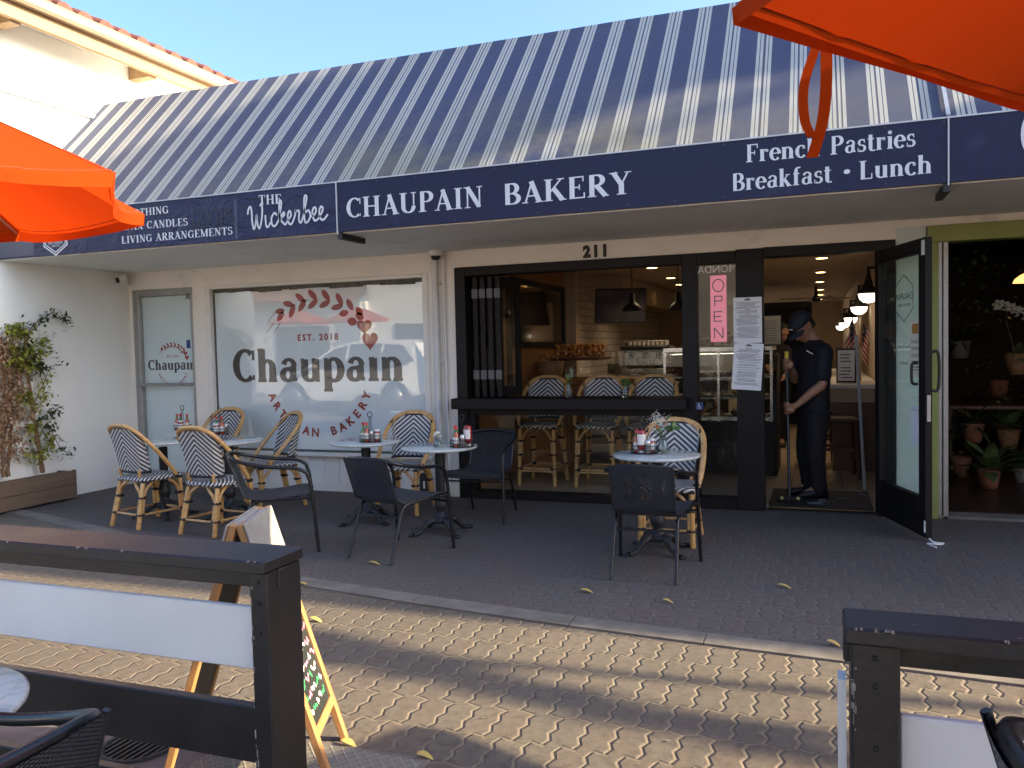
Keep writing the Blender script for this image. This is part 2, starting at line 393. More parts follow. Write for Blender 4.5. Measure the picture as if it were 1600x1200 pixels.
# ------------------------------------------------------------------ paving
def M_pavers(name, base, rusty, joint, rust_amt, bst=.85, seed=0.0):
    t = NT(name); X, Y, Z = t.xyz(t.coord())
    X = t.mth('ADD', X, seed)
    L, W = .225, .1125
    tri = lambda v: t.mth('ABSOLUTE', t.mth('SUBTRACT', t.mth('FRACT', v), .5))
    # long sides zigzag along x, cross joints zigzag along y
    yv = t.mth('DIVIDE', t.mth('ADD', Y, t.mth('MULTIPLY', tri(t.mth('DIVIDE', X, W)), .034)), L)
    row = t.mth('FLOOR', yv); fy = t.mth('FRACT', yv)
    xs = t.mth('ADD', X, t.mth('MULTIPLY', tri(t.mth('MULTIPLY', fy, 2.5)), .034))
    xs = t.mth('ADD', t.mth('DIVIDE', xs, W), t.mth('MULTIPLY', row, .5))
    col = t.mth('FLOOR', xs); fx = t.mth('FRACT', xs)
    ex = t.mth('MULTIPLY', t.mth('MINIMUM', fx, t.mth('SUBTRACT', 1.0, fx)), W)
    ey = t.mth('MULTIPLY', t.mth('MINIMUM', fy, t.mth('SUBTRACT', 1.0, fy)), L)
    e = t.mth('MINIMUM', ex, ey)
    worn = t.noise(1.7, 3, .6)
    jf = t.rng(e, .0015, .006, 1, 0)
    jf = t.mth('MULTIPLY', jf, t.rng(worn, .38, .62, .35, 1.0))
    idv = t.comb(col, row, seed); r1 = t.white(idv)
    big = t.noise(.55, 3, .5); fine = t.noise(240, 3, .7); mid = t.noise(26, 5, .7)
    c = t.mix(t.mth('MULTIPLY', t.mth('POWER', r1, 2.0), rust_amt), base, rusty)
    c = t.mix(t.mth('MULTIPLY', t.rng(t.noise(.9, 4, .6), .5, .72, 0, 1), rust_amt*.6), c, rusty)
    c = t.mix(t.rng(fine, .42, .68, 0, .85), c, tuple(min(1, k*2.1) for k in base))
    c = t.mix(t.rng(mid, .45, .70, 0, .70), c, tuple(k*.55 for k in base))
    c = t.mix(t.rng(big, .4, .7, 0, .45), c, tuple(k*.62 for k in base))
    c = t.mix(jf, c, joint)
    spk = t.vor(46.0); c = t.mix(t.rng(spk, .0, .035, .8, 0), c, (.34, .31, .26))
    h = t.mth('ADD', t.mth('MULTIPLY', t.rng(e, .0, .011, 0, 1), 1.0), t.mth('MULTIPLY', r1, .35))
    h = t.mth('ADD', h, t.mth('MULTIPLY', fine, .28)); h = t.mth('ADD', h, t.mth('MULTIPLY', mid, .2))
    return t.done(t.pbsdf(c, .85, 0, t.bump(h, bst, .0066), Specular_IOR_Level=.35))
m_pav = M_pavers('street_pavers', (.108, .095, .076), (.128, .082, .063), (.235, .195, .135), .42)
m_pat = M_pavers('patio_pavers', (.094, .085, .078), (.120, .064, .054), (.112, .100, .090), .5, .5, seed=3.37)
m_conc = M_plain('weathered_concrete', (.165, .148, .126), .9, .25, 7, .35, bscale=120, stain=(2.2, .52, (.12, .10, .085), .7))
m_earth = M_plain('asphalt', (.17, .155, .135), .9, .25, 9, .4, bscale=150)
# one big sheet, then the paved sheets laid over it
tag(MB().quad((-400, -400, -.012), (400, -400, -.012), (400, 400, -.012), (-400, 400, -.012)).build('ground', m_earth), kind='structure')
_cl = [(-14, 6.9), (-8, 5.75), (-6.5, 5.4), (-5.0, 4.95), (-3.9, 4.53), (-3.0, 4.28), (-2.1, 4.14), (-1.17, 4.03), (-.5, 3.97), (.11, 3.925), (1.5, 3.80), (5, 3.6), (12, 3.5), (30, 3.4)]
def _strip(c0, c1, z):
    mb = MB(); n = len(c0); mb.add([(x, y, z) for x, y in c0]+[(x, y, z) for x, y in c1], [(i, i+1, n+i+1, n+i) for i in range(n-1)]); return mb
tag(_strip([(x, y-.02) for x, y in _cl], [(x, 7.3) for x, y in _cl], 0.0).build('patio', m_pat), kind='structure')
tag(_strip([(x, -7.5) for x, y in _cl], [(x, y-.12) for x, y in _cl], 0.0).build('street', m_pav), kind='structure')
mb = MB()
for i in range(len(_cl)-1):
    (xa, ya), (xb, yb) = _cl[i], _cl[i+1]; n = max(1, int((xb-xa)/1.1)); g = .004
    for k in range(n):
        p = [(xa+(xb-xa)*(k+s)/n, ya+(yb-ya)*(k+s)/n) for s in (g, 1-g)]
        mb.prism([(p[0][0], p[0][1]-.145, -.01), (p[1][0], p[1][1]-.145, -.01), (p[1][0], p[1][1], -.01), (p[0][0], p[0][1], -.01)], (0, 0, .02))
tag(mb.build('curb_strip', m_conc), kind='structure')
# concrete apron with a brick inset, a chequered cover and a drain in front of the near fence
mb = MB(); mb.box((-12, -1.5, -.006), (-2.42, 2.46, .006)).box((-2.41, 1.86, -.006), (-1.24, 2.465, .006)).box((-2.41, -1.5, -.006), (-1.24, 1.85, .006))
tag(mb.build('sidewalk', m_conc), kind='structure')
m_brickinset = M_plain('brown_brick', (.12, .075, .055), .9, .3, 30, .3)
mb = MB()
for i in range(28):
    x = -7.6+i*.185; mb.box((x, 1.93, .004), (x+.178, 2.10, .0115))
tag(mb.build('brick_inset', m_brickinset), kind='structure')
_t = NT('chequer_plate'); _X, _Y, _Z = _t.xyz(_t.coord())
_a = _t.mth('ABSOLUTE', _t.mth('SUBTRACT', _t.mth('FRACT', _t.mth('MULTIPLY', _t.mth('ADD', _X, _Y), 22)), .5))
_b = _t.mth('ABSOLUTE', _t.mth('SUBTRACT', _t.mth('FRACT', _t.mth('MULTIPLY', _t.mth('SUBTRACT', _X, _Y), 22)), .5))
_h = _t.mth('MAXIMUM', _t.rng(_a, .36, .46, 0, 1), _t.rng(_b, .36, .46, 0, 1))
m_cheq = _t.done(_t.pbsdf(_t.mix(_h, (.19, .175, .15), (.27, .25, .215)), .7, .1, _t.bump(_h, .7, .006)))
tag(MB().box((-2.0, 1.9, .004), (-1.26, 2.44, .012), .003).build('utility_cover', m_cheq), 'patterned grey steel utility cover set in the concrete by the sign', 'cover')
m_iron = M_plain('black_iron', (.022, .023, .026), .5, .3, 20, .25, metal=.5)
o = thing('drain_grate', 'small dark iron drain grate in the concrete behind the left fence', 'drain', (-2.28, 2.24, .006))
mb = MB(); mb.lathe([(.135, 0), (.135, .008), (.118, .008), (.118, 0)], 24); mb.build('rim', m_iron, o)
mb = MB()
for k in range(-4, 5): 
    w = math.sqrt(.117**2-(k*.025)**2); mb.box((k*.025-.006, -w, .001), (k*.025+.006, w, .007))
mb.build('grille', m_iron, o)

# ------------------------------------------------------------------ the bakery's row of shops
m_wall = M_plain('cream_painted_stucco', (.84, .79, .71), .85, .05, 2.2, .35, bscale=90, stain=(1.3, .58, (.50, .45, .39), .6))
m_trim = M_plain('white_trim_paint', (.78, .75, .70), .6, .05, 5, .12, bscale=60, stain=(6, .66, (.42, .38, .33), .6))
m_board = M_plain('white_board_paint', (.80, .78, .75), .65, .06, 4, .15, bscale=50, stain=(5, .64, (.40, .36, .32), .5))
m_soff = M_plain('soffit_grey_plaster', (.82, .81, .76), .9, .05, 1.6, .3, bscale=70, stain=(1.1, .55, (.66, .64, .58), .6))
m_dark = M_plain('dark_bronze_frame', (.010, .0085, .009), .5, .2, 7, .06, Specular_IOR_Level=.2)
m_dark2 = M_plain('dark_brown_panel', (.011, .009, .0095), .55, .15, 5, .08, Specular_IOR_Level=.2)
m_alu = M_plain('grey_aluminium', (.36, .36, .35), .45, .1, 12, .05, metal=.6)
m_black = M_plain('black_paint', (.012, .012, .013), .5, .2, 20, .05)
m_glass = M_glass('clear_glass', (.95, .97, .96), 1.5)
m_green = M_plain('lime_green_paint', (.24, .28, .075), .55, .08, 6, .1)
B = thing('bakery_building', 'low cream shop row with a striped navy awning and dark bakery front', 'shop building', (0, 0, 0))
mb = MB(); y0, y1 = FY, FY+.15
for a in ((-7.08, 0, -7.03, CEIL), (-7.03, 2.12, -3.154, CEIL), (-6.215, 0, -6.05, 2.12), (-3.44, 0, -3.154, 2.12), (-3.154, 2.155, .585, CEIL),
          (.80, 2.253, 3.6, CEIL), (3.6, 0, 22, CEIL)):
    mb.box((a[0], y0, a[1]), (a[2], y1, a[3]))
mb.box((-7.08, y1, CEIL), (22, y1+.1, 3.985))
mb.build('facade_wall', m_wall, B)
MB().box((.585, y0, 0), (.795, y1, 2.252)).build('pier', M_plain('pale_mint_pier', (.56, .64, .60), .7, .05, 3, .1), B); MB().box((.585, y0+.002, 2.253), (.80, y1, CEIL)).build('facade_wall', m_wall, B)
mb = MB().box((-7.08, AY+.03, CEIL), (22, FY-.001, CEIL+.03)); mb.build('soffit', m_soff, B)
mb = MB()                                                           # boards under the big window
n = 15
for i in range(n):
    x = -6.05+i*(2.61/n); mb.box((x+.002, y0+.012, .06), (x+2.61/n-.002, y1, .385), .004)
mb.box((-6.05, y0-.004, 0), (-3.44, y0+.011, .062)); mb.box((-6.05, y0+.011, 0), (-3.44, y1, .059))
mb.build('wainscot', m_board, B)
mb = MB().box((-7.08, 6.86, 3.99), (22, 22.6, 4.03)); mb.build('roof', m_soff, B)
# --- awning
t = NT('striped_awning_canvas'); X, Y, Z = t.xyz(t.coord())
ph = t.mth('FRACT', t.mth('DIVIDE', t.mth('ADD', X, 10.045), .2355))
def band(lo, hi): return t.mth('MULTIPLY', t.mth('GREATER_THAN', ph, lo), t.mth('LESS_THAN', ph, hi))
wh = t.mth('ADD', t.mth('ADD', band(0.0, .088), band(.113, .198)), t.mth('ADD', band(.250, .335), band(.360, .446)))
navy = t.mix(t.noise(3, 4, .6), (.009, .025, .088), (.015, .035, .112))
c = t.mix(wh, navy, t.mix(t.noise(8, 4), (.35, .37, .36), (.45, .455, .43)))
low = t.rng(Z, 2.69, 3.5, 1, 0); grime = t.rng(t.noise(1.5, 6, .7), .38, .66, 0, 1)
mid = t.rng(t.mth('ABSOLUTE', t.mth('ADD', X, 2.2)), 0.6, 2.6, 1, 0)
c = t.mix(t.mth('MULTIPLY', t.mth('MULTIPLY', low, grime), t.mth('ADD', .18, t.mth('MULTIPLY', mid, .5))), c, (.21, .18, .07))
speck = t.vor(22.0); c = t.mix(t.rng(speck, .02, .05, .5, 0), c, (.45, .42, .32))
seam = None
for sx in (-6.25, -5.0, -4.0, -3.45, -2.72, -1.98, -1.22, -.33, .16):
    s_ = t.mth('LESS_THAN', t.mth('ABSOLUTE', t.mth('SUBTRACT', X, sx)), .004); seam = s_ if seam is None else t.mth('MAXIMUM', seam, s_)
c = t.mix(t.mth('MULTIPLY', seam, .75), c, (.02, .02, .025))
weave = t.noise(420, 2, .5)
m_awn = t.done(t.pbsdf(c, .75, 0, t.bump(t.mth('ADD', weave, t.mth('MULTIPLY', t.noise(3.0, 3), .8)), 1.0, .0045), Sheen_Weight=.12, Sheen_Roughness=.35, Sheen_Tint=(1, .97, .9)))
AZ0, AY1, AZ1 = 2.695, 6.85, 4.08
def awn(u, v):
    x = -7.075+u*11.1; sag = -.012*math.sin(PI*v)+.004*math.sin(x*5.1+v*3)+.003*math.sin(x*2.3-v*7)
    return (x, AY+(AY1-AY)*v-sag*-.74*1.0, AZ0+(AZ1-AZ0)*v+sag*.67)
mb = MB().grid(awn, 90, 14)
mb.add([(-7.075, AY1, AZ1), (4.025, AY1, AZ1), (4.025, AY1+.06, 4.0), (-7.075, AY1+.06, 4.0)], [(0, 1, 2, 3)])
AW = mb.build('awning', m_awn, B)
m_fasc = M_plain('navy_sign_vinyl', (.010, .0125, .048), .5, .12, 5, .10, bscale=30, Specular_IOR_Level=.35, stain=(2.4, .60, (.035, .038, .085), .7))
t = NT('wrinkled_navy_banner'); w1 = t.noise(1.0, 4, .6, t.scale(t.coord(), (3.2, 3, 6)), 1.5)
m_ban = t.done(t.pbsdf(t.mix(t.noise(6, 4), (.014, .017, .058), (.020, .025, .080)), .6, 0, t.bump(w1, 1.0, .045)))
mb = MB().box((-3.447, AY, 2.318), (.737, AY+.03, 2.694)); mb.build('fascia', m_fasc, AW)
mb = MB().box((.747, AY, 2.318), (4.02, AY+.03, 2.694)); mb.build('fascia', m_fasc, AW)
mb = MB().box((-7.075, AY, 2.318), (-3.455, AY+.03, 2.690)); o = mb.build('fascia', m_ban, AW); o['label'] = 'wrinkled navy banner of the neighbouring shop'
m_trimbar = M_plain('pale_awning_trim', (.55, .55, .55), .4, .1, 9, .05, metal=.4)
mb = MB(); mb.box((-7.075, AY-.006, 2.694), (-3.452, AY+.03, 2.703)); mb.box((-3.452, AY-.006, 2.694), (4.02, AY+.03, 2.703))
mb.box((-3.4555, AY-.008, 2.30), (-3.4465, AY+.02, 2.694)); mb.box((.738, AY-.008, 2.30), (.746, AY+.02, 2.694)); mb.build('trim', m_trimbar, AW)
mb = MB(); mb.beam((.742, AY, 2.712), (.742, AY1-.02, AZ1+.0), .022, .012); mb.build('trim', m_trimbar, AW)
mb = MB(); rr = random.Random(2)
for k in range(14):
    for z_ in (2.335, 2.672): mb.lathe([(.006, 0), (.005, .003), (0, .004)], 8, (0, 0, 0)) if False else mb.box((-3.42+k*.318, AY-.0045, z_), (-3.411+k*.318, AY-.0005, z_+.009))
for k in range(12): mb.box((-7.02+k*.322, AY-.0045, 2.33), (-7.01+k*.322, AY-.0005, 2.34))
mb.build('fixing_screws', M_plain('dull_screw', (.07, .07, .09), .5, .2, 40, 0), AW)['kind'] = 'stuff'
for x in (-3.44, .735):
    mb = MB().box((x-.02, AY+.032, CEIL-.045), (x+.02, AY+.36, CEIL-.004)).box((x-.02, AY+.01, CEIL-.045), (x+.02, AY+.031, CEIL+.005)); mb.build('bracket', m_black, AW)
# --- sign writing on the fascia
m_let = M_plain('white_sign_lettering', (.70, .71, .73), .5, .04, 5, 0)
m_let2 = M_plain('ghost_lettering', (.016, .017, .033), .45, .1, 5, 0)
def sign(s, pl, pr, capz, parent=AW, y=AY-.004, m=m_let, gap=.03, heavy=0.0):
    a = PY(pl[0], pl[1], y); b = PY(pr[0], pr[1], y)
    return serif(MB(), s, face_front(a.x, a.z, y, (b.z-a.z)/(b.x-a.x)), b.x-a.x, capz, gap, heavy).build('lettering', m, parent)
sign('CHAUPAIN', (541, 341), (757, 323), .150)
sign('BAKERY', (786, 321), (990, 302), .150)
sign('French', (1165, 254), (1283, 243), .112)
sign('Pastries', (1297, 242), (1432, 228), .112)
sign('Breakfast', (1143, 299), (1301, 284), .112)
sign('*', (1315, 280), (1333, 278), .112)
sign('Lunch', (1342, 281), (1458, 270), .112)
yb = AY-.004
sign('VINTAGE CLOTHING', (127, 347), (264, 333), .062, y=yb)
sign('BEESWAX CANDLES', (160, 363), (294, 352), .062, y=yb)
sign('LIVING ARRANGEMENTS', (190, 381), (364, 366), .062, y=yb)
sign('GOODS', (300, 357), (368, 351), .15, y=yb+.002, m=m_let2)
sign('THE', (404, 320), (441, 318), .075, y=yb)
sign('O', (1594, 246), (1640, 240), .26)
# the script word, as bent strokes
SCRIPT = [ # pen paths in a 0..8.4 box, x-height 1
 [(-.15,1.1),(-.05,1.5),(.15,1.65),(.25,1.3),(.28,.5),(.42,-.05),(.62,.35),(.74,1.0),(.80,.3),(.98,-.05),(1.2,.5),(1.32,1.3),(1.25,1.75),(1.1,1.6)],
 [(1.6,.9),(1.65,.1),(1.85,0),(2.1,.3)],
 [(2.75,.75),(2.5,.95),(2.2,.6),(2.25,.1),(2.55,0),(2.9,.4)],
 [(2.9,.4),(3.2,1.5),(3.15,1.8),(3.0,1.6),(3.0,.0),(3.05,.5),(3.4,.9),(3.45,.7),(3.1,.45),(3.5,.0),(3.75,.25)],
 [(3.75,.25),(4.1,.6),(4.0,.95),(3.8,.7),(3.85,.1),(4.15,0),(4.5,.6),(4.55,1.0),(4.6,.85),(4.9,.85),(4.85,.2),(5.05,0),(5.3,.5)],
 [(5.3,.5),(5.65,1.7),(5.5,1.9),(5.4,1.5),(5.4,.1),(5.7,0),(5.95,.4),(5.8,.8),(5.5,.7)],
 [(5.95,.3),(6.4,.5),(6.5,.85),(6.3,.95),(6.15,.6),(6.3,.05),(6.6,.05),(6.95,.4),(7.15,.8),(6.95,.95),(6.8,.6),(6.9,.1),(7.2,.0),(7.6,.35)],
]
def script(mb, fn, w):
    for p in SCRIPT:
        q = smooth_path([(a, b, 0) for a, b in p], 5)
        strokes(mb, [[((v.x, v.y), w) for v in q]], fn)
a = PY(390, 352, yb); b = PY(512, 322, yb); k = (b.x-a.x)/7.6
mb = MB(); script(mb, lambda u, v, h: (a.x+u*k, yb-h, a.z-.03+v*k*1.1+u*k*.035), .16); mb.build('lettering', m_let, AW)
a2 = PY(-75, 385, yb); mb = MB(); script(mb, lambda u, v, h: (a2.x+u*k, yb-h, a2.z-.02+v*k*1.1+u*k*.03), .16); mb.build('lettering', m_let, AW)
# round comb badge
c0 = PY(86, 369, yb); mb = MB()
for R_, w_ in ((.168, .012), (.140, .008)):
    pts = [((R_*math.sin(PI/3*i)*.95, R_*math.cos(PI/3*i)), w_) for i in range(7)]
    strokes(mb, [pts], lambda u, v, h: (c0.x+u, yb-h, c0.z+v))
for i in range(42):
    s_ = i/42*6; j = int(s_); f_ = s_-j
    pa = Vector((math.sin(PI/3*j)*.95, math.cos(PI/3*j))); pb = Vector((math.sin(PI/3*(j+1))*.95, math.cos(PI/3*(j+1)))); q = pa.lerp(pb, f_)
    strokes(mb, [[((q.x*.140, q.y*.140), .006), ((q.x*.168, q.y*.168), .006)]], lambda u, v, h: (c0.x+u, yb-h, c0.z+v))
k2 = .30/7.6; script(mb, lambda u, v, h: (c0.x-.155+u*k2, yb-.001-h, c0.z-.02+v*k2*1.3+u*k2*.12), .2)
for j, (s_, dz) in enumerate((('THE', .085), ('DRY GOODS', -.07), ('SALON', -.095))):
    sans_mesh(mb, s_, lambda u, v, h, dz=dz: (c0.x+u, yb, c0.z+dz+v), .03)
mb.build('lettering', m_let, AW)
# paler square patches on the banner
m_patch = M_plain('faded_banner_patch', (.050, .056, .10), .4, .15, 6, .1)
for (xa, xb) in ((0, 52), (367, 372)):
    p = PY(xa if xa else -40, 375, yb+.002).x; q = PY(xb, 370, yb+.002).x
    MB().quad((p, yb+.0025, 2.33), (q, yb+.0025, 2.33), (q, yb+.0025, 2.645), (p, yb+.0025, 2.645)).build('patch', m_patch, AW)
# --- house number, A over the side door
mb = MB(); a = PY(931, 404, FY-.006)
sans_mesh(mb, '211', lambda u, v, h: (a.x+u, FY-.006, a.z+.020+v*1.08), .124, space=1.3, bold=.009); mb.build('house_number', m_black, B)
# ------------------------------------------------------------------ logo used on the windows (metres, origin at the middle of the word)
m_red = M_plain('brick_red_vinyl', (.29, .035, .022), .35, .06, 5, 0, Coat_Weight=1.0, Coat_Roughness=.02)
m_char = M_plain('charcoal_vinyl', (.050, .043, .038), .35, .06, 5, 0, Coat_Weight=1.0, Coat_Roughness=.02)
def L_(cx, cy):                                 # crop pixels of the photographed sign -> metres on its pane
    p = PY(300+cx/3.75, 400+cy/3.75, FY); return (p.x+4.775, p.z-1.25)
def leaf(mb, fn, cx, cy, ln, wd, deg, heart=False):
    x, z = L_(cx, cy); k = .0017; a = math.radians(-deg); pts = []
    n = 16
    for i in range(n):
        s = 2*PI*i/n; u = math.cos(s)*ln/2*k; v = math.sin(s)*wd/2*k*(abs(math.sin(s))**.35)
        pts.append(fn(x+u*math.cos(a)-v*math.sin(a), z+u*math.sin(a)+v*math.cos(a), .0005))
    mb.poly(pts)
def heart(mb, fn, cx, cy, w, h, k=.0017):
    x, z = L_(cx, cy); pts = []
    for i in range(40):
        s = 2*PI*i/40; u = 16*math.sin(s)**3/16; v = (13*math.cos(s)-5*math.cos(2*s)-2*math.cos(3*s)-math.cos(4*s))/15
        pts.append(fn(x+u*w/2*k, z+v*h/2*k, h_[0])); 
    mb.poly(pts[::-1])
h_ = [.0006]
def logo(fn, parent, full=True):
    mb = MB()
    for a in ((495,322,70,34,-5),(545,280,78,36,12),(614,243,80,36,38),(688,226,84,38,46),(766,228,84,38,52),(846,252,84,38,62),(908,284,78,38,60),(962,322,60,40,50),
              (500,352,74,36,-50),(568,320,92,38,-66),(627,288,90,38,-54),(690,280,84,36,-36),(760,280,84,36,-24),(832,298,82,36,-10),(872,334,64,40,-12),(922,384,66,50,10),(965,352,58,44,30)):
        leaf(mb, fn, *a)
    h_[0] = .0010; heart(mb, fn, 993, 412, 98, 92); 
    h_[0] = .0014; heart(mb, fn, 1026, 494, 104, 110)
    for p, q in (((425,388),(466,330)), ((414,455),(457,395)), ((456,452),(497,392))):
        a = L_(*p); b = L_(*q); strokes(mb, [[(a, .004), (b, .010)]], fn)
    mb.build('wreath', m_red, parent)
    mb = MB(); a = L_(222, 738); b = L_(1240, 735)
    serif(mb, 'Chaupaın', lambda u, v, h: fn(a[0]+u, a[1]+v, h), b[0]-a[0], .335, .05, heavy=.045); mb.build('lettering', m_char, parent)
    mb = MB(); c = L_(718, 478); sans_mesh(mb, 'EST. 2018', lambda u, v, h: fn(c[0]+u, c[1]-.025+v, .0006), .088, space=1.35, bold=.0035)
    cx, cy, R = L_(718, 690)[0], L_(718, 690)[1], .60
    for i, ch in enumerate('ARTISAN BAKERY'):
        if ch == ' ': continue
        an = math.radians(203+i*(338-203)/13); ro = an+PI/2
        sans_mesh(mb, ch, lambda u, v, h: fn(cx+R*math.cos(an)+u*math.cos(ro)-(v-.04)*math.sin(ro), cy+R*math.sin(an)+u*math.sin(ro)+(v-.04)*math.cos(ro), .0006), .118, bold=.005)
    mb.build('ring_lettering', m_red, parent)
# frosted film behind glass: soft blue-grey face under a mirror-smooth coat
def M_film(name, col):
    t = NT(name); f = t.noise(1.4, 4, .6)
    wob = t.bump(t.noise(1.1, 2), .06, .02)
    c = t.mix(t.rng(f, .3, .7, 0, .25), col, tuple(k*.85 for k in col))
    return t.done(t.pbsdf(c, .55, 0, None, Coat_Weight=1.0, Coat_Roughness=.012, Coat_IOR=2.1, Coat_Normal=wob))
m_film = M_film('frosted_window_film', (.68, .76, .78)); m_film2 = M_film('frosted_door_film', (.60, .72, .74))
# big window: reveal, pane
mb = MB().box((-6.05, FY+.055, .40), (-3.44, FY+.065, 2.105)); SW = mb.build('shop_window', m_film, B)
mb = MB()
mb.box((-6.05, FY-.012, .385), (-5.985, FY+.052, 2.118), .006).box((-3.50, FY-.012, .385), (-3.438, FY+.052, 2.118), .006)
mb.box((-5.984, FY-.010, 2.082), (-3.501, FY+.052, 2.118), .004); mb.build('frame', m_trim, SW)
mb = MB().box((-6.07, FY-.05, .35), (-3.43, FY+.05, .384), .006); mb.build('sill', m_trim, SW)
m_gasket = M_plain('old_sealant', (.11, .10, .085), .8, .4, 14, .3)
mb = MB(); rr = random.Random(4)
for i in range(26):
    x = -5.98+i*2.476/26; mb.box((x, FY+.045, 2.048-rr.random()*.022), (x+2.476/26, FY+.053, 2.081))
mb.box((-5.985, FY+.046, .40), (-5.968, FY+.053, 2.04)); mb.box((-5.95, FY+.046, .386), (-3.51, FY+.053, .408)); mb.build('sealant', m_gasket, SW)
logo(lambda u, v, h: (-4.775+u, FY+.0545-h, 1.25+v), SW)
# side door
mb = MB().box((-6.95, FY+.05, .02), (-6.245, FY+.06, 2.04)); SD = mb.build('side_door', m_film2, B); SD['label'] = 'aluminium glass side door with frosted film and small logo'
mb = MB(); mb.box((-7.03, FY-.006, 0), (-6.953, FY+.09, 2.118), .004).box((-6.247, FY-.006, 0), (-6.216, FY+.09, 2.118), .004).box((-6.952, FY-.004, 2.045), (-6.248, FY+.09, 2.118), .004).box((-6.952, FY-.004, .02), (-6.248, FY+.09, .13), .004)
mb.build('frame', m_alu, SD)
mb = MB().box((-6.99, FY-.05, 1.068), (-6.25, FY-.02, 1.10), .008).box((-6.975, FY-.02, 1.066), (-6.945, FY-.005, 1.102)).box((-6.27, FY-.02, 1.066), (-6.246, FY-.007, 1.102)); mb.build('push_bar', m_alu, SD)
logo(lambda u, v, h: (-6.578+u*.325, FY+.0495-h*.4, 1.29+v*.325), SD)
mb = MB(); sans_mesh(mb, 'A', lambda u, v, h: (-6.275+u, FY-.0045, 1.985+v), .10)
mb.build('lettering', m_black, SD)
m_blue = M_plain('blue_sticker', (.02, .05, .20), .4, .1, 5, 0); m_white = M_plain('white_sticker', (.75, .75, .74), .5, .05, 5, 0)
MB().box((-6.36, FY+.047, 1.47), (-6.31, FY+.0495, 1.56)).build('sticker', m_blue, SD); MB().box((-6.30, FY+.047, 1.49), (-6.265, FY+.0495, 1.55)).build('sticker', m_white, SD)
# --- dark bakery front: fixed frame, bar rail with low glazing, folding panes, side light, entrance
mb = MB()
mb.box((-3.154, FY-.035, 0), (-3.05, FY+.14, 2.15), .004)                       # left jamb
mb.box((-3.049, FY-.033, 2.068), (-1.064, FY+.14, 2.15), .004)                   # head
mb.box((-1.063, FY-.036, 0), (-.938, FY+.14, 2.15), .004)                        # post
mb.box((-.937, FY-.033, 2.055), (-.621, FY+.14, 2.15), .004).box((-.937, FY-.033, 0), (-.621, FY+.14, .09), .004)
mb.box((-.404, FY-.033, 2.085), (.58, FY+.14, 2.165), .004)                      # door head
mb.box((.44, FY-.036, 0), (.58, FY+.14, 2.084), .004)
mb.box((-3.049, FY-.033, 0), (-1.064, FY+.14, .065), .004)
FR = mb.build('front_frame', m_dark, B)
MB().box((-.62, FY-.04, 0), (-.405, FY+.14, 2.16), .004).build('entrance_post', m_dark2, B)
mb = MB().box((-3.16, FY-.17, .842), (-1.015, FY+.22, .940), .006); RAIL = mb.build('bar_rail', m_dark, B)
mb = MB().box((-3.049, FY-.02, .78), (-1.064, FY+.10, .841), .003); mb.box((-3.049, FY-.02, .066), (-2.99, FY+.10, .779), .003).box((-1.125, FY-.02, .066), (-1.064, FY+.10, .779), .003); mb.build('frame', m_dark, RAIL)
MB().box((-2.989, FY+.03, .066), (-1.126, FY+.038, .779)).build('low_glass', m_glass, B)
MB().box((-.937, FY+.03, .091), (-.621, FY+.038, 2.054)).build('side_light', m_glass, B)
m_hinge = M_plain('dull_grey_hinge', (.10, .10, .105), .5, .1, 20, .05, metal=.4)
# folded window leaves stacked at the left
for k in range(4):
    x = -2.985+k*.075; mb = MB(); d = .0 if k < 3 else 0
    o = thing('folding_pane', None, None, (x, FY+.05, .945)); o.parent = B; del d
    rz = math.radians(4-2*k)
    o.rotation_euler = (0, 0, rz)
    mb = MB(); w, h = .52, 1.115
    mb.box((-.022, 0, 0), (.022, .07, h), .003).box((-.022, w-.07, 0), (.022, w, h), .003).box((-.022, .071, 0), (.022, w-.071, .08), .003).box((-.022, .071, h-.08), (.022, w-.071, h), .003)
    mb.build('frame', m_dark, o); MB().box((-.004, .071, .081), (.004, w-.071, h-.081)).build('pane', m_glass, o)
    for z in (.16, h-.2): MB().box((-.03, -.012, z), (.03, -.001, z+.09), .003).build('hinge', m_hinge, o)
# entrance door, standing open towards the street
DL = thing('entrance_door', None, None, (.452, FY-.012, .03)); DL.parent = B
DL['label'] = 'black framed glass entrance door standing open'
ang = math.atan2(-.846, .263); DL.rotation_euler = (0, 0, ang)                   # local +x runs from hinge to free edge
w, h = .885, 2.05
mb = MB(); mb.box((0, -.024, 0), (.085, .024, h), .004).box((w-.105, -.024, 0), (w, .024, h), .004).box((.086, -.023, h-.10), (w-.106, .023, h), .003).box((.086, -.023, 0), (w-.106, .023, .27), .003)
mb.build('frame', m_dark, DL)
m_glass_g = M_glass('greenish_glass', (.90, .96, .93), 1.5)
MB().box((.086, -.005, .271), (w-.106, .005, h-.101)).build('pane', m_glass_g, DL)
mb = MB()
mb.tube(smooth_path([(w-.05, .024, 1.02), (w-.05, .085, 1.02), (w-.05, .085, 1.26), (w-.05, .024, 1.26)], 5), .011, 8)
mb.tube(smooth_path([(w-.12, -.024, 1.05), (w-.12, -.06, 1.06), (w-.12, -.065, 1.13), (w-.12, -.06, 1.19), (w-.12, -.024, 1.20)], 4), .010, 8); mb.build('handle', m_black, DL)
mb = MB().box((w-.001, -.012, .80), (w+.002, .012, .98)); mb.build('lock_plate', m_alu, DL)
mb = MB().box((w-.012, -.03, .04), (w+.003, -.0245, .12)).box((w-.05, -.028, h-.12), (w-.006, -.0245, h-.02)); mb.build('label_tag', m_white, DL)
m_etch = M_plain('dark_etched_lettering', (.02, .03, .03), .5, .1, 5, 0)
mb = MB(); R_ = .17
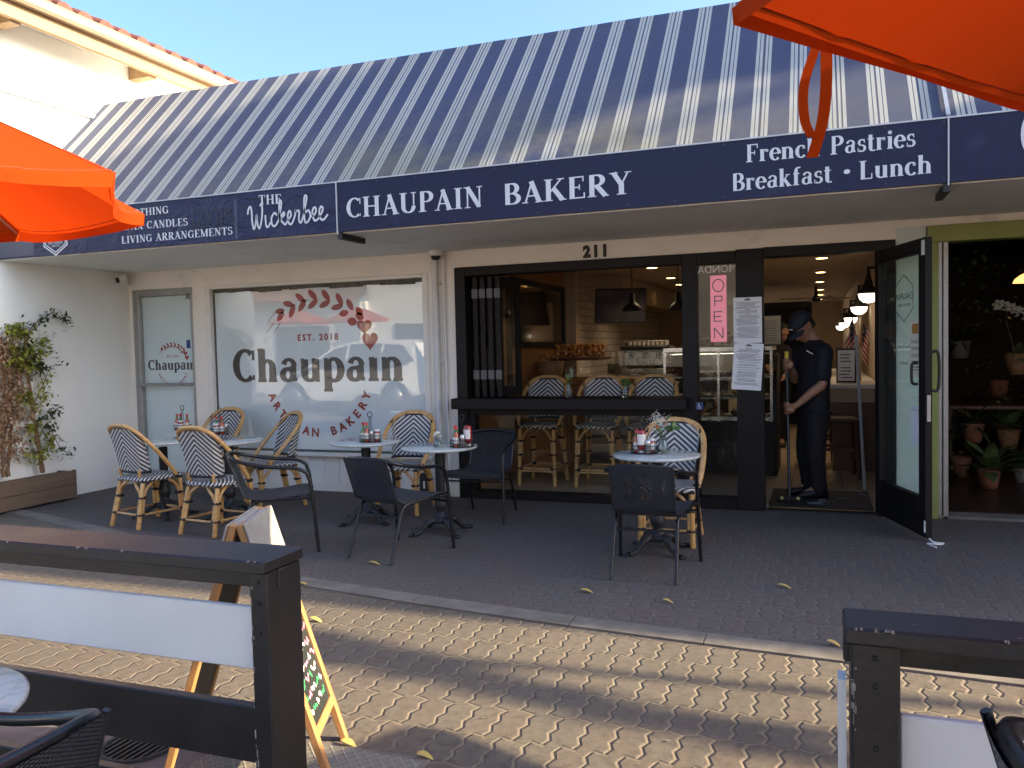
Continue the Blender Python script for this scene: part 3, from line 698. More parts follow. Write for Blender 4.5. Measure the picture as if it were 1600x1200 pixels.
strokes(mb, [[((R_*math.sin(PI/3*i+.0), R_*math.cos(PI/3*i)), .007) for i in range(7)]], lambda u, v, h: (.47-u, .0065+h, 1.66+v))
sans_mesh(mb, 'CHAUPAIN', lambda u, v, h: (.47-u, .0065, 1.65+v), .066); sans_mesh(mb, 'ARTISAN BAKERY', lambda u, v, h: (.47-u, .0065, 1.60+v), .028)
sans_mesh(mb, 'French Pastries', lambda u, v, h: (.47-u, .0065, 1.30+v), .036); sans_mesh(mb, 'Breakfast', lambda u, v, h: (.47-u, .0065, 1.18+v), .036)
mb.build('lettering', m_etch, DL)
m_paper = M_plain('white_paper', (.72, .73, .76), .6, .03, 5, 0); m_cream = M_plain('cream_paper', (.72, .68, .55), .6, .03, 5, 0)
m_ink = M_plain('grey_ink', (.10, .10, .12), .7, .1, 5, 0); m_pen = M_plain('orange_print', (.45, .22, .05), .6, .2, 20, 0)
def notice(name, label, loc, ang, w, h, lines, mat, extra=None, tilt=0):
    o = thing(name, label, 'notice', loc, ang); o.rotation_euler = (0, tilt, ang)
    MB().box((-w/2, -.0015, 0), (w/2, .0015, h)).build('sheet', mat, o)
    mb = MB()
    for (a, b, z, t) in lines: mb.box((a*w-w/2, -.0026, z*h), (b*w-w/2, -.0016, z*h+t))
    if extra: extra(mb, w, h)
    mb.build('print', m_ink, o)
    return o
def on_door(x, y, z):
    c, s = math.cos(ang), math.sin(ang); return (.452+x*c-y*s, FY-.012+x*s+y*c, .03+z)
def big_words(mb, w, h):
    for j, (s_, z) in enumerate((('THANKS', .58), ('GIVING', .46), ('HOURS', .34))): sans_mesh(mb, s_, lambda u, v, q, z=z: (u, -.0027, z*h+v), .036)
o = notice('hours_notice', 'cream thanksgiving hours notice taped on the open entrance door', on_door(w-.19, -.0075, 1.10), ang, .15, .40, [(.15, .85, .26, .006), (.2, .8, .21, .006), (.15, .85, .16, .006), (.2, .8, .11, .006)], m_cream, big_words)
MB().box((-.05, -.0027, .30), (.05, -.0017, .37)).build('picture', m_pen, o)
notice('blank_notice', 'plain white sheet taped low on the open entrance door', on_door(w-.185, -.0075, .62), ang, .155, .27, [(.1, .9, .9, .003)], m_paper)
o = tag(MB().tube(smooth_path([(.715, 6.20, .03), (.74, 6.17, .012), (.80, 6.18, .006), (.76, 6.14, .006), (.70, 6.15, .006), (.71, 6.11, .006), (.74, 6.05, .006)], 5), .006, 6).build('tie_rope', m_white), 'short white cord lying at the foot of the open entrance door', 'rope')
# menu sheets taped on the post
def menu_print(rr):
    L = [(.40, .60, .93, .012), (.45, .55, .965, .006)]; z = .885
    while z > .10:
        a = rr.uniform(.06, .2); b = rr.uniform(.75, .95)
        if rr.random() < .16: a, b = .4, .6
        L.append((a, b, z, .0035)); z -= .026 if rr.random() < .8 else .045
    return L
o = notice('menu_sheet', 'upper white menu sheet taped straight on the dark entrance post', (-.527, FY-.0425, 1.39), 0, .225, .375, menu_print(random.Random(1)), m_paper)
o = notice('menu_sheet', 'lower white menu sheet hanging tilted on the dark entrance post', (-.545, FY-.0425, 1.005), 0, .235, .385, menu_print(random.Random(2)), m_paper, tilt=math.radians(4))
# OPEN sign behind the side light
m_pink = M_plain('pink_acrylic', (.72, .16, .26), .4, .06, 4, 0, Emission_Color=(.9, .22, .34), Emission_Strength=.12)
OS = thing('open_sign', 'tall pink OPEN sign hanging inside the narrow side window', 'sign', (-.772, FY+.075, 1.405))
MB().box((-.067, 0, 0), (.067, .012, .56), .004).build('panel', m_pink, OS)
mb = MB(); fn = lambda u, v, h: (u, -.003-h, v); W_ = .009
circ = [((.045*math.cos(2*PI*i/20), .475+.052*math.sin(2*PI*i/20)), W_) for i in range(21)]
strokes(mb, [circ, S(-.03, .30, -.03, .39, W_), S(-.03, .385, .03, .385, W_), S(.03, .385, .03, .345, W_), S(.03, .345, -.03, .345, W_),
   S(-.035, .17, -.035, .26, W_), S(-.035, .255, .03, .255, W_), S(-.035, .215, .02, .215, W_), S(-.035, .175, .03, .175, W_),
   S(-.035, .03, -.035, .12, W_), S(-.035, .12, .035, .03, W_), S(.035, .03, .035, .12, W_)], fn)
mb.build('lettering', m_black, OS)
mb = MB(); sans_mesh(mb, 'MONDAY', lambda u, v, h: (-.80-u*1.0, FY+.0275, 1.985+v), .085); 
mb.build('reversed_lettering', m_white, B)
# access sticker
o = tag(MB().box((-.955, FY-.0385, .84), (-.895, FY-.0365, .90)).build('access_sticker', m_blue), 'small blue wheelchair access sticker on the dark post', 'sticker')
mb = MB(); fn = lambda u, v, h: (-.925+u, FY-.0392-h*.2, .868+v)
strokes(mb, [[((.011*math.cos(2*PI*i/16+1)-.002, .011*math.sin(2*PI*i/16+1)-.010), .0035) for i in range(13)], S(-.006, .014, -.003, -.004, .005), S(-.003, -.003, .009, -.003, .004), S(.009, -.003, .014, -.016, .004)], fn)
strokes(mb, [[((-.007+.003*math.cos(2*PI*i/8), .021+.003*math.sin(2*PI*i/8)), .004) for i in range(9)]], fn)
mb.build('symbol', m_white, o)
# --- plant shop front at the right
mb = MB().box((.80, FY-.03, 0), (.875, FY+.14, 2.125), .004).box((.80, FY-.032, 2.126), (3.6, FY+.14, 2.252), .004).box((3.5, FY-.03, 0), (3.6, FY+.14, 2.125), .004); mb.build('green_frame', m_green, B)
mb = MB().box((.876, FY-.01, 0), (.905, FY+.10, 2.125), .003).box((.910, FY-.02, .0), (.945, FY+.08, 2.125), .003); mb.build('door_track', m_alu, B)
MB().box((.88, FY-.02, 0), (3.5, FY+.2, .025), .004).build('threshold', m_conc, B)
# downpipes and small fittings on the pier
m_pipe = M_plain('white_pipe_paint', (.66, .65, .64), .5, .06, 5, .05)
mb = MB().tube([(-3.345, FY-.045, .02), (-3.345, FY-.045, 2.25)], .030, 12).tube([(-3.262, FY-.022, .02), (-3.262, FY-.022, 2.28)], .013, 8)
for z in (.5, 1.25, 2.0): mb.box((-3.39, FY-.03, z), (-3.30, FY-.002, z+.02))
tag(mb.build('downpipe', m_pipe), 'white painted downpipe and thin conduit running up the pier', 'pipe')
o = thing('dome_camera', 'white dome security camera under the soffit at the pier', 'camera', (-3.31, FY-.09, CEIL-.001))
MB().lathe([(.062, 0), (.062, -.03), (.055, -.045)], 20).build('housing', m_white, o); MB().lathe([(.046, -.046), (.042, -.062), (.028, -.08), (0, -.086)], 16).build('lens_dome', m_black, o)
o = thing('bullet_camera', 'small white bullet camera high in the corner of the white wall', 'camera', (WX, 6.93, 2.25))
MB().box((.001, -.03, -.03), (.03, .03, .03), .006).build('bracket', m_white, o); MB().obox((.075, -.035, -.02), (.10, .12, .085), (.25, 0, -.35), .02).build('housing', m_white, o); MB().obox((.092, -.100, -.037), (.06, .012, .055), (.25, 0, -.35)).build('lens', m_black, o)
o = thing('power_box', 'small black outdoor outlet box at the foot of the white pier', 'outlet', (-3.51, FY-.007, .12))
MB().box((-.045, -.07, -.09), (.045, 0, .10), .01).build('cover', m_black, o); MB().box((.0, -.0735, -.04), (.018, -.0705, .03)).build('label_tag', m_white, o)
# ------------------------------------------------------------------ white building at the left
m_wwall = M_plain('white_stucco_wall', (.86, .85, .80), .9, .04, 1.5, .45, bscale=70, stain=(.9, .60, (.62, .58, .52), .45))
m_eave = M_wood('tan_painted_timber', (.30, .185, .09), (.38, .24, .12), .6, (30, 1.0, 30), .15)
m_gut = M_plain('beige_gutter', (.34, .27, .19), .45, .08, 4, .05)
m_tile = M_plain('terracotta_tile', (.15, .048, .032), .8, .35, 5, .3)
m_bark = M_plain('grey_bark', (.16, .12, .09), .9, .35, 14, .6)
WB = thing('white_building', 'tall white stucco building with a terracotta tile roof and tan eave', 'building', (0, 0, 0))
MB().box((-15, 5.05, 0), (WX, 24, 4.70)).build('wall', m_wwall, WB)
MB().box((WX+.001, 5.06, 3.885), (WX+.03, 9, 3.92)).build('ledge', m_wwall, WB)
ex = -6.74; ez = 4.455
mb = MB().box((ex-.05, 4.75, ez), (ex, 24.3, ez+.22), .004); EV = mb.build('eave_board', m_eave, WB)
mb = MB().box((-7.4, 4.75, ez+.12), (ex-.051, 24.3, ez+.15)); mb.build('eave_lining', m_wwall, EV)
for y in (5.60, 7.25, 8.9, 10.6, 12.3, 14): MB().box((WX+.001, y-.055, ez-.02), (ex-.052, y+.055, ez+.118), .004).build('beam_end', m_eave, EV)
prof = [(.0, .0), (.0, -.085), (.018, -.10), (.07, -.10), (.095, -.075), (.105, -.02), (.115, 0), (.10, .0), (.09, -.03), (.08, -.07), (.02, -.085), (.012, 0)]
mb = MB(); mb.prism([(ex+.001+px, 4.75, ez+.235+pz) for px, pz in prof], (0, 19.5, 0)); mb.build('gutter', m_gut, WB)
mb = MB(); n = 0; sl = .40
for i in range(92):
    y = 4.85+i*.245
    if y > 24: break
    jx = random.uniform(-.012, .012)
    ring = []
    for (x, z) in ((ex+.03+jx, ez+.255), (ex-4.5, ez+.255+4.53*sl)):
        ring.append([(x, y+.098*math.cos(PI*k/8), z+.085*math.sin(PI*k/8)) for k in range(9)])
    a, b = ring; mb.add(a+b, [(k, k+1, 9+k+1, 9+k) for k in range(8)], True); mb.add(a, [tuple(range(9))])
    lo = [(ex+.01, y+.09, ez+.262), (ex+.01, y+.155, ez+.262), (ex-4.5, y+.155, ez+.262+4.51*sl), (ex-4.5, y+.09, ez+.262+4.51*sl)]; mb.poly(lo)
mb.build('roof_tiles', m_tile, WB)
MB().add([(ex-.02, 4.8, ez+.235), (ex-4.5, 4.8, ez+.235+4.48*sl), (-15, 4.8, ez), (-15, 24, ez), (ex-4.5, 24, ez+.235+4.48*sl), (ex-.02, 24, ez+.235)], [(0, 1, 4, 5), (1, 2, 3, 4)]).build('roof_deck', m_tile, WB)
# ------------------------------------------------------------------ unseen two-storey neighbour further along the row, stepped to shade patio and awning
NB = thing('unseen_shading_building', 'unseen cream two storey building, stepped to shade the awning and patio', 'building', (0, 0, 0))
MB().box((2.15, FY+.26, 4.031), (9.2, 9.5, 5.47)).box((9.201, FY+.26, 4.031), (30, 9.5, 6.36)).build('wall', m_wall, NB)
MB().box((2.12, FY+.20, 5.471), (9.2, 9.6, 5.55), .01).box((9.17, FY+.20, 6.361), (30, 9.6, 6.44), .01).build('roof_edge', m_trim, NB)
# ------------------------------------------------------------------ café furniture
def M_chevron(name, wcol, bcol, k=.95, per=.0415, axis='V'):
    t = NT(name); U, V, _ = t.xyz(t.coord('UV'))
    s = t.mth('ADD', V, t.mth('MULTIPLY', t.mth('ABSOLUTE', U), k))
    # strands step in little blocks, so the edges are toothed as in weaving
    q = .0085
    Us = t.mth('MULTIPLY', t.mth('ROUND', t.mth('DIVIDE', t.mth('ABSOLUTE', U), q)), q)
    s = t.mth('ADD', V, t.mth('MULTIPLY', Us, k))
    f = t.mth('FRACT', t.mth('DIVIDE', s, per))
    m = t.rng(t.mth('ABSOLUTE', t.mth('SUBTRACT', f, .5)), .225, .265, 0, 1)
    w1 = t.mth('ABSOLUTE', t.mth('SINE', t.mth('MULTIPLY', U, PI/.0085))); w2 = t.mth('ABSOLUTE', t.mth('SINE', t.mth('MULTIPLY', V, PI/.012)))
    h = t.mth('MULTIPLY', w1, w2)
    n = t.noise(60, 3, .6)
    c = t.mix(m, t.mix(n, tuple(x*.8 for x in wcol), wcol), bcol)
    c = t.mix(t.rng(w1, .0, .35, .45, 0), c, tuple(x*.4 for x in bcol))
    return t.done(t.pbsdf(c, .48, 0, t.bump(h, .6, .003)))
m_chev = M_chevron('black_white_chevron_weave', (.74, .74, .72), (.016, .018, .030))
t = NT('varnished_rattan'); X, Y, Z = t.xyz(t.coord()); n1 = t.noise(14, 5, .6); n2 = t.noise(90, 2)
node = t.mth('LESS_THAN', t.mth('FRACT', t.mth('MULTIPLY', t.mth('ADD', Z, t.mth('MULTIPLY', X, .7)), 5.3)), .035)
c = t.ramp(n1, [(.25, (.44, .23, .080)), (.55, (.62, .37, .14)), (.8, (.70, .46, .20))]); c = t.mix(t.mth('MULTIPLY', node, .6), c, (.20, .10, .04))
m_rat = t.done(t.pbsdf(c, .38, 0, t.bump(n2, .15, .002), Coat_Weight=.3, Coat_Roughness=.2))
m_bind = M_plain('black_binding', (.014, .014, .018), .5, .2, 60, .3)
ST = .013
def ring_band(mb, p, q, t0, r, w=.016):
    p = Vector(p); q = Vector(q); d = (q-p).normalized(); c = p+(q-p)*t0
    mb.tube([c-d*w/2, c+d*w/2], r, 10)
def superseat(mb, hx, hy, zt, th, n=40, uvk=1.0, e=.42):
    ring = [(.0, 0), (.5, .001), (.86, 0), (.955, -.004), (1.0, -.45*th), (.965, -.85*th), (.80, -th), (0, -th)]
    vs = []; uv = []
    for (k, dz) in ring:
        for i in range(n):
            a = 2*PI*i/n; cx = math.copysign(abs(math.cos(a))**e, math.cos(a)); sy = math.copysign(abs(math.sin(a))**e, math.sin(a))
            x, y = hx*k*cx, hy*k*sy; dip = -.008*(1-min(1, k))
            vs.append((x, y, zt+dz+dip)); uv.append((x, y*uvk-(dz if k > .9 else 0)*.9))
    fs = [(j*n+i, j*n+(i+1) % n, (j+1)*n+(i+1) % n, (j+1)*n+i) for j in range(len(ring)-1) for i in range(n)]
    mb.add(vs, [f[::-1] for f in fs], True, uv)
def rattan_chair(name, label, cat, group, zs=.43, stool=False):
    T = thing(name, label, cat, (0, 0, 0), 0, group); zb = zs-.43
    mb = MB(); superseat(mb, .205, .205, zs+.008, .045); mb.build('seat', m_chev, T)
    def back(u, v):
        s = 2*u-1; w = .160+.035*v
        top = .865-.075*abs(s)**3.2; z = .485+(top-.485)*v
        d = -.180-.062*v
        q = abs(s)
        if q < .72: x_, y_ = q/.72*.94, .020*(q/.72)**2
        else: k_ = (q-.72)/.28; x_, y_ = .94+.06*math.sin(k_*PI/2), .020+.075*k_
        return (math.copysign(w*x_, s), d+y_*(1-.25*v), z+zb)
    mb = MB(); uvf = lambda u, v: ((2*u-1)*.215, .485+(.865-.075*abs(2*u-1)**3.2-.485)*v)
    mb.grid(back, 28, 14, True, uvf)
    mb.grid(lambda u, v: tuple(Vector(back(1-u, v))+Vector((0, -.010, 0))), 28, 14, True, lambda u, v: ((1-2*u)*.215, .485+(.865-.075*abs(2*u-1)**3.2-.485)*v))
    BK = mb.build('backrest', m_chev, T)
    e1 = [Vector(back(i/28, 1))+Vector((0, -.005, .004)) for i in range(29)]; e0 = [Vector(back(i/28, 0))+Vector((0, -.005, -.004)) for i in range(29)]
    MB().tube(e1, .010, 6).build('binding', m_bind, BK); MB().tube(e0, .013, 6).build('binding', m_bind, BK)
    half = [(.212, .115, .425), (.232, .03, .53), (.236, -.075, .655), (.222, -.17, .765), (.175, -.232, .845), (.09, -.262, .885), (0, -.270, .893)]
    full = half+[(-x, y, z) for x, y, z in half[-2::-1]]
    pth = [p+Vector((0, 0, zb)) for p in smooth_path(full, 5)]
    pin = [Vector((p.x*.955, p.y+.012, (p.z-zb)*.985+.003+zb)) for p in pth]
    MB().tube(pth, .0175, 9).tube(pin, .0145, 8).build('bow', m_rat, T)
    for s in (-1, 1):
        MB().tube([(s*.12, -.172, zs-.01), (s*.14, -.188, zb+.50)], .013, 8).build('back_post', m_rat, T)
        MB().obox((s*.206, .115, zs), (.047, .012, .05), (.5, 0, 0)).obox((s*.206, .106, zs), (.0465, .012, .05), (-.3, 0, 0)).build('lashing', m_bind, T)
    legs = (((.175, .165), (.185, .19)), ((-.175, .165), (-.185, .19)), ((.155, -.165), (.185, -.245)), ((-.155, -.165), (-.185, -.245)))
    for (x0, y0), (x1, y1) in legs:
        top = Vector((x0, y0, zs-.03)); bot = Vector((x1, y1, 0)); L = top-bot; mb = MB()
        mb.tube([bot, bot+L*.02, top], [.017, .020, .019], 9)
        sx = math.copysign(1, x0); sy = math.copysign(1, y0)
        zb_ = zs-.12
        for dx, dy, ex_, ey_ in ((-sx*.024, 0, -sx*.115, 0), (0, -sy*.024, 0, -sy*.115)):
            o_ = Vector((dx, dy, 0)); P0 = bot+L*(.26 if not stool else .50)+o_; P1 = bot+L*((zb_)/(zs-.03)*.92)+o_
            P2 = Vector((P1.x+ex_*.35, P1.y+ey_*.35, zs-.075)); P3 = Vector((top.x+ex_, top.y+ey_, zs-.032))
            mb.tube(smooth_path([P0, P1, P2, P3], 4), .013, 8)
        o = mb.build('leg', m_rat, T)
        fr = [.30, .66] if not stool else [.30, .54, .78]
        for f_ in fr:
            c = bot+L*f_; MB().obox(c+Vector((-sx*.010, -sy*.010, 0)), (.066, .066, .026), (0, 0, 0), .018).build('binding', m_bind, o)
        MB().obox(top+Vector((0, 0, .0)), (.045, .045, .03), (0, 0, .3), .01).build('binding', m_bind, o)
    P = [Vector((x1+(x0-x1)*f_, y1+(y0-y1)*f_, zz)) for ((x0, y0), (x1, y1)) in legs for f_, zz in (((.30), (zs-.03)*.30),)]
    FRi, FL, RRi, RL = P; mb = MB()
    for a, b in ((FL, FRi), (RL, RRi), (FRi, RRi), (FL, RL)):
        if stool:
            d = Vector((0, 0, -.10)); q = (b-a)
            mb.tube([a, b], .012, 7); mb.tube(smooth_path([a+d, a+d*.35+q*.06, a+q*.17-Vector((0, 0, .024)), a+q*.5-Vector((0, 0, .024)), b-q*.17-Vector((0, 0, .024)), b+d*.35-q*.06, b+d], 4), .011, 7)
        else: mb.tube([a, b], .0105, 7)
    mb.build('stretcher', m_rat, T)
    return T
# black woven stacking chair
t = NT('black_wicker'); U, V, _ = t.xyz(t.coord('UV'))
w1 = t.mth('SINE', t.mth('MULTIPLY', U, 2*PI/.020)); w2 = t.mth('SINE', t.mth('MULTIPLY', V, 2*PI/.0085)); h = t.mth('MULTIPLY', w1, w2)
m_wick = t.done(t.pbsdf(t.mix(t.rng(h, -.3, .8, 0, 1), (.010, .011, .014), (.058, .063, .078)), .40, 0, t.bump(h, .9, .004)))
t = NT('open_black_wicker'); U, V, _ = t.xyz(t.coord('UV'))
w1 = t.mth('SINE', t.mth('MULTIPLY', U, 2*PI/.020)); w2 = t.mth('SINE', t.mth('MULTIPLY', V, 2*PI/.0085)); h = t.mth('MULTIPLY', w1, w2)
fu = t.mth('FRACT', t.mth('DIVIDE', U, .0125)); fv = t.mth('FRACT', t.mth('DIVIDE', V, .0115))
hole = t.mth('MULTIPLY', t.mth('GREATER_THAN', fu, .55), t.mth('GREATER_THAN', fv, .5))
reg = t.mth('LESS_THAN', t.mth('ABSOLUTE', t.mth('SUBTRACT', V, .66)), .085)
colm = t.mth('GREATER_THAN', t.mth('SINE', t.mth('MULTIPLY', U, 2*PI/.115)), -.45)
hole = t.mth('MULTIPLY', t.mth('MULTIPLY', hole, reg), t.mth('MULTIPLY', colm, t.mth('LESS_THAN', t.mth('ABSOLUTE', U), .155)))
bs = t.pbsdf(t.mix(t.rng(h, -.3, .8, 0, 1), (.010, .011, .014), (.058, .063, .078)), .40, 0, t.bump(h, .9, .004))
tr = t.n.new('ShaderNodeBsdfTransparent'); mx = t.n.new('ShaderNodeMixShader'); t.link(hole, mx.inputs[0]); t.link(bs, mx.inputs[1]); t.link(tr.outputs[0], mx.inputs[2])
m_wick2 = t.done(mx.outputs[0])
m_tubeblk = M_plain('black_steel_tube', (.012, .013, .016), .30, .2, 30, .05, metal=.2)
def wicker_chair(name, label, group):
    T = thing(name, label, 'chair', (0, 0, 0), 0, group)
    half = [(.262, .285, 0), (.255, .262, .30), (.250, .245, .50), (.249, .215, .60), (.250, .14, .638), (.250, .0, .652), (.240, -.15, .680), (.205, -.255, .712), (.12, -.305, .735), (0, -.318, .742)]
    for s in (1, -1):
        MB().tube(smooth_path([(s*.262, .285, 0), (s*.255, .262, .30), (s*.250, .245, .50), (s*.2495, .228, .57)], 4), .0125, 8).build('leg', m_tubeblk, T)
        MB().tube(smooth_path([(s*.195, -.29, 0), (s*.190, -.20, .25), (s*.188, -.15, .375), (s*.20, -.06, .402), (s*.225, .10, .408), (s*.248, .24, .412)], 4), .0115, 8).build('leg', m_tubeblk, T)
    up = [(.2495, .228, .57)]+half[3:]
    MB().tube(smooth_path(up+[(-x, y, z) for x, y, z in up[-2::-1]], 5), .0135, 8).build('armrest', m_tubeblk, T)
    MB().tube([(-.19, -.175, .31), (.19, -.175, .31)], .008, 6).tube([(-.254, .255, .36), (.254, .255, .36)], .008, 6).build('stretcher', m_tubeblk, T)
    prof = [(.262, .388), (.258, .412), (.20, .424), (.05, .408), (-.10, .402), (-.165, .408), (-.205, .440), (-.235, .52), (-.275, .64), (-.308, .738)]
    sp = smooth_path([(0, a, b) for a, b in prof], 4)
    Ls = [0.0]
    for i in range(1, len(sp)): Ls.append(Ls[-1]+(sp[i]-sp[i-1]).length)
    def sheet(i0, i1, name, mat):
        m = i1-i0
        def fn(u, v):
            k = i0+int(round(v*m)); p = sp[k]; s = 2*u-1; f_ = Ls[k]/Ls[-1]
            w = .236-.052*min(1, f_*1.6) if f_ < .55 else .186
            dishz = .010*(s*s) if k < 24 else 0; back = -.022*(1-s*s) if k >= 24 else 0
            return (w*s, p.y+back*min(1, (k-24)/8 if k >= 24 else 0), p.z+dishz)
        uvf = lambda u, v: ((2*u-1)*.2, Ls[i0+int(round(v*m))])
        MB().grid(fn, 16, m, True, uvf).grid(lambda u, v: tuple(Vector(fn(1-u, v))+Vector((0, -.005 if i0 > 20 else 0, -.008 if i0 < 20 else 0))), 16, m, True, lambda u, v: uvf(1-u, v)).build(name, mat, T)
        
        for u0 in (0, 1): MB().tube([Vector(fn(u0, j/m)) for j in range(m+1)], .0075, 6).build('edge', m_wick, T)
    sheet(0, 24, 'seat', m_wick); sheet(24, 36, 'backrest', m_wick2)
    return T
# marble bistro table on a cast iron foot
t = NT('pale_marble'); v = t.noise(4.5, 6, .6, dist=2.5); w = t.noise(2.2, 4, .5)
c = t.mix(t.rng(t.mth('ABSOLUTE', t.mth('SUBTRACT', v, .5)), 0, .06, .75, 0), (.54, .57, .55), (.36, .39, .38)); c = t.mix(t.rng(w, .4, .7, 0, .4), c, (.48, .50, .50))
m_marb = t.done(t.pbsdf(c, .14, 0, None, Coat_Weight=.4, Coat_Roughness=.06))
m_cast = M_plain('worn_cast_iron', (.030, .032, .036), .52, .35, 22, .4, metal=.45)
TZ = .665; TR = .292
def bistro_table(name, label, group):
    T = thing(name, label, 'table', (0, 0, 0), 0, group)
    MB().lathe([(0, TZ-.024), (TR-.03, TZ-.024), (TR-.008, TZ-.021), (TR, TZ-.013), (TR-.001, TZ-.005), (TR-.009, TZ), (0, TZ)], 56).build('tabletop', m_marb, T)
    mb = MB(); mb.lathe([(.10, TZ-.036), (.10, TZ-.025)], 20).lathe([(.035, TZ-.06), (.032, .30), (.030, .285)], 24, flute=.10, nf=12)
    mb.lathe([(.030, .29), (.040, .28), (.034, .265), (.046, .235), (.050, .215), (.040, .18), (.032, .165), (.036, .15), (.052, .145), (.052, .135), (.072, .125), (.085, .105), (.088, .085), (.06, .08)], 24, flute=.05, nf=12)
    mb.build('column', m_cast, T)
    for k in range(4):
        a = PI/4+k*PI/2; pts = [(.035, .10), (.085, .105), (.125, .082), (.165, .042), (.20, .020), (.240, .016)]; R_ = [.034, .034, .028, .022, .020, .022]
        P = smooth_path([(r*math.cos(a), r*math.sin(a), z) for r, z in pts], 3); RR_ = [R_[min(5, i//3)] for i in range(len(P))]
        mb = MB().tube(P, RR_, 8, flat=.8); e = P[-1]
        for d in (-.5, 0, .5): mb.ball((e.x+.02*math.cos(a+d), e.y+.02*math.sin(a+d), .012), .013, 6)
        mb.build('foot', m_cast, T)
    return T
# --- condiments
m_wire = M_plain('black_wire', (.012, .012, .014), .4, .1, 30, 0)
def clear(name, col, tr=.75, rough=.06):
    t = NT(name); return t.done(t.pbsdf(col, rough, 0, None, Transmission_Weight=tr, IOR=1.45))
m_sauce = M_plain('red_sauce', (.40, .050, .012), .15, .15, 30, 0, Coat_Weight=1.0, Coat_Roughness=.03); m_cap = M_plain('red_cap', (.55, .03, .02), .35, .05, 30, 0)
m_gcap = M_plain('green_glass_sauce', (.05, .22, .05), .12, .1, 20, 0, Coat_Weight=1.0, Coat_Roughness=.03); m_ket = M_plain('ketchup_red', (.30, .015, .012), .2, .1, 20, 0, Coat_Weight=.8, Coat_Roughness=.05)
m_lab = M_plain('white_paper_label', (.70, .69, .64), .6, .05, 30, 0); m_metal = M_plain('brushed_metal', (.55, .55, .55), .3, .1, 30, 0, metal=.9)
m_clear = clear('clear_table_glass', (.92, .95, .94), .9); m_jam = M_plain('dark_red_jam', (.22, .03, .02), .15, .2, 20, 0, Coat_Weight=1.0, Coat_Roughness=.02); m_pepper = M_plain('pepper_speckle', (.20, .19, .17), .8, .5, 200, 0)
def caddy_proto():
    T = thing('condiment_caddy', '', 'caddy', (0, 0, 0), 0, 'wire condiment caddies on the tables')
    mb = MB(); 
    for z in (.006, .030, .055): mb.tube([(.088*math.cos(a*PI/14), .062*math.sin(a*PI/14), z) for a in range(28)], .0028, 5, closed=True)
    for a in range(14): 
        c_, s_ = .088*math.cos(a*PI/7), .062*math.sin(a*PI/7); mb.tube([(c_, s_, .003), (c_, s_, .056)], .002, 4)
    for k in (-2, -1, 0, 1, 2): mb.tube([(-.085, k*.018, .006), (.085, k*.018, .006)], .002, 4)
    mb.build('basket', m_wire, T)
    mb = MB().tube([(-.008, 0, .006), (-.008, 0, .20)], .003, 5).tube([(.008, 0, .006), (.008, 0, .20)], .003, 5).tube([(0+.020*math.cos(a*PI/9), 0, .222+.022*math.sin(a*PI/9)) for a in range(18)], .0035, 6, closed=True); mb.build('handle', m_wire, T)
    return T
def bottle_proto(kind):
    if kind in ('red', 'green'):
        T = thing('sauce_bottle', '', 'bottle', (0, 0, 0), 0, 'sauce bottles standing in the caddies')
        MB().lathe([(.0, .004), (.020, .005), (.021, .012), (.021, .085), (.017, .10), (.009, .115), (.009, .132)], 14).build('body', m_sauce if kind == 'red' else m_gcap, T)
        MB().lathe([(.0105, .132), (.0105, .158), (0, .159)], 12).build('cap', m_cap, T)
        if kind == 'red': MB().lathe([(.0095, .108), (.0112, .1315)], 12).build('neck', m_gcap, T)
        MB().lathe([(.0214, .025), (.0214, .072)], 14).build('paper_label', m_lab, T)
    elif kind == 'ketchup':
        T = thing('ketchup_bottle', '', 'bottle', (0, 0, 0), 0, 'ketchup bottles standing in the caddies')
        MB().lathe([(.0, .024), (.020, .026), (.027, .04), (.031, .07), (.032, .11), (.029, .145), (.022, .158), (0, .160)], 16).build('body', m_ket, T)
        MB().lathe([(0, .004), (.022, .004), (.021, .024)], 16).build('cap', m_white, T)
        def lb(u, v): a = -2.6+u*2.1; return (.0328*math.cos(a), .0328*math.sin(a), .06+v*.07)
        MB().grid(lb, 8, 2, True).build('paper_label', m_lab, T)
    elif kind == 'jam':
        T = thing('jam_jar', '', 'jar', (0, 0, 0), 0, 'small glass jars standing in the caddies')
        MB().lathe([(0, .005), (.026, .006), (.028, .012), (.028, .075), (.025, .083), (0, .083)], 16).build('body', m_jam, T); MB().lathe([(.0285, .02), (.0285, .065)], 16).build('paper_label', m_lab, T); MB().lathe([(.027, .083), (.027, .098), (0, .099)], 16).build('lid', m_lab, T)
    else:
        T = thing('pepper_shaker', '', 'shaker', (0, 0, 0), 0, 'glass shakers standing in the caddies')
        MB().lathe([(0, .004), (.018, .004), (.020, .02), (.017, .06), (.016, .068)], 12).build('body', m_pepper, T); MB().lathe([(.0175, .068), (.0175, .085), (.010, .095), (0, .096)], 12).build('cap', m_metal, T)
    return T
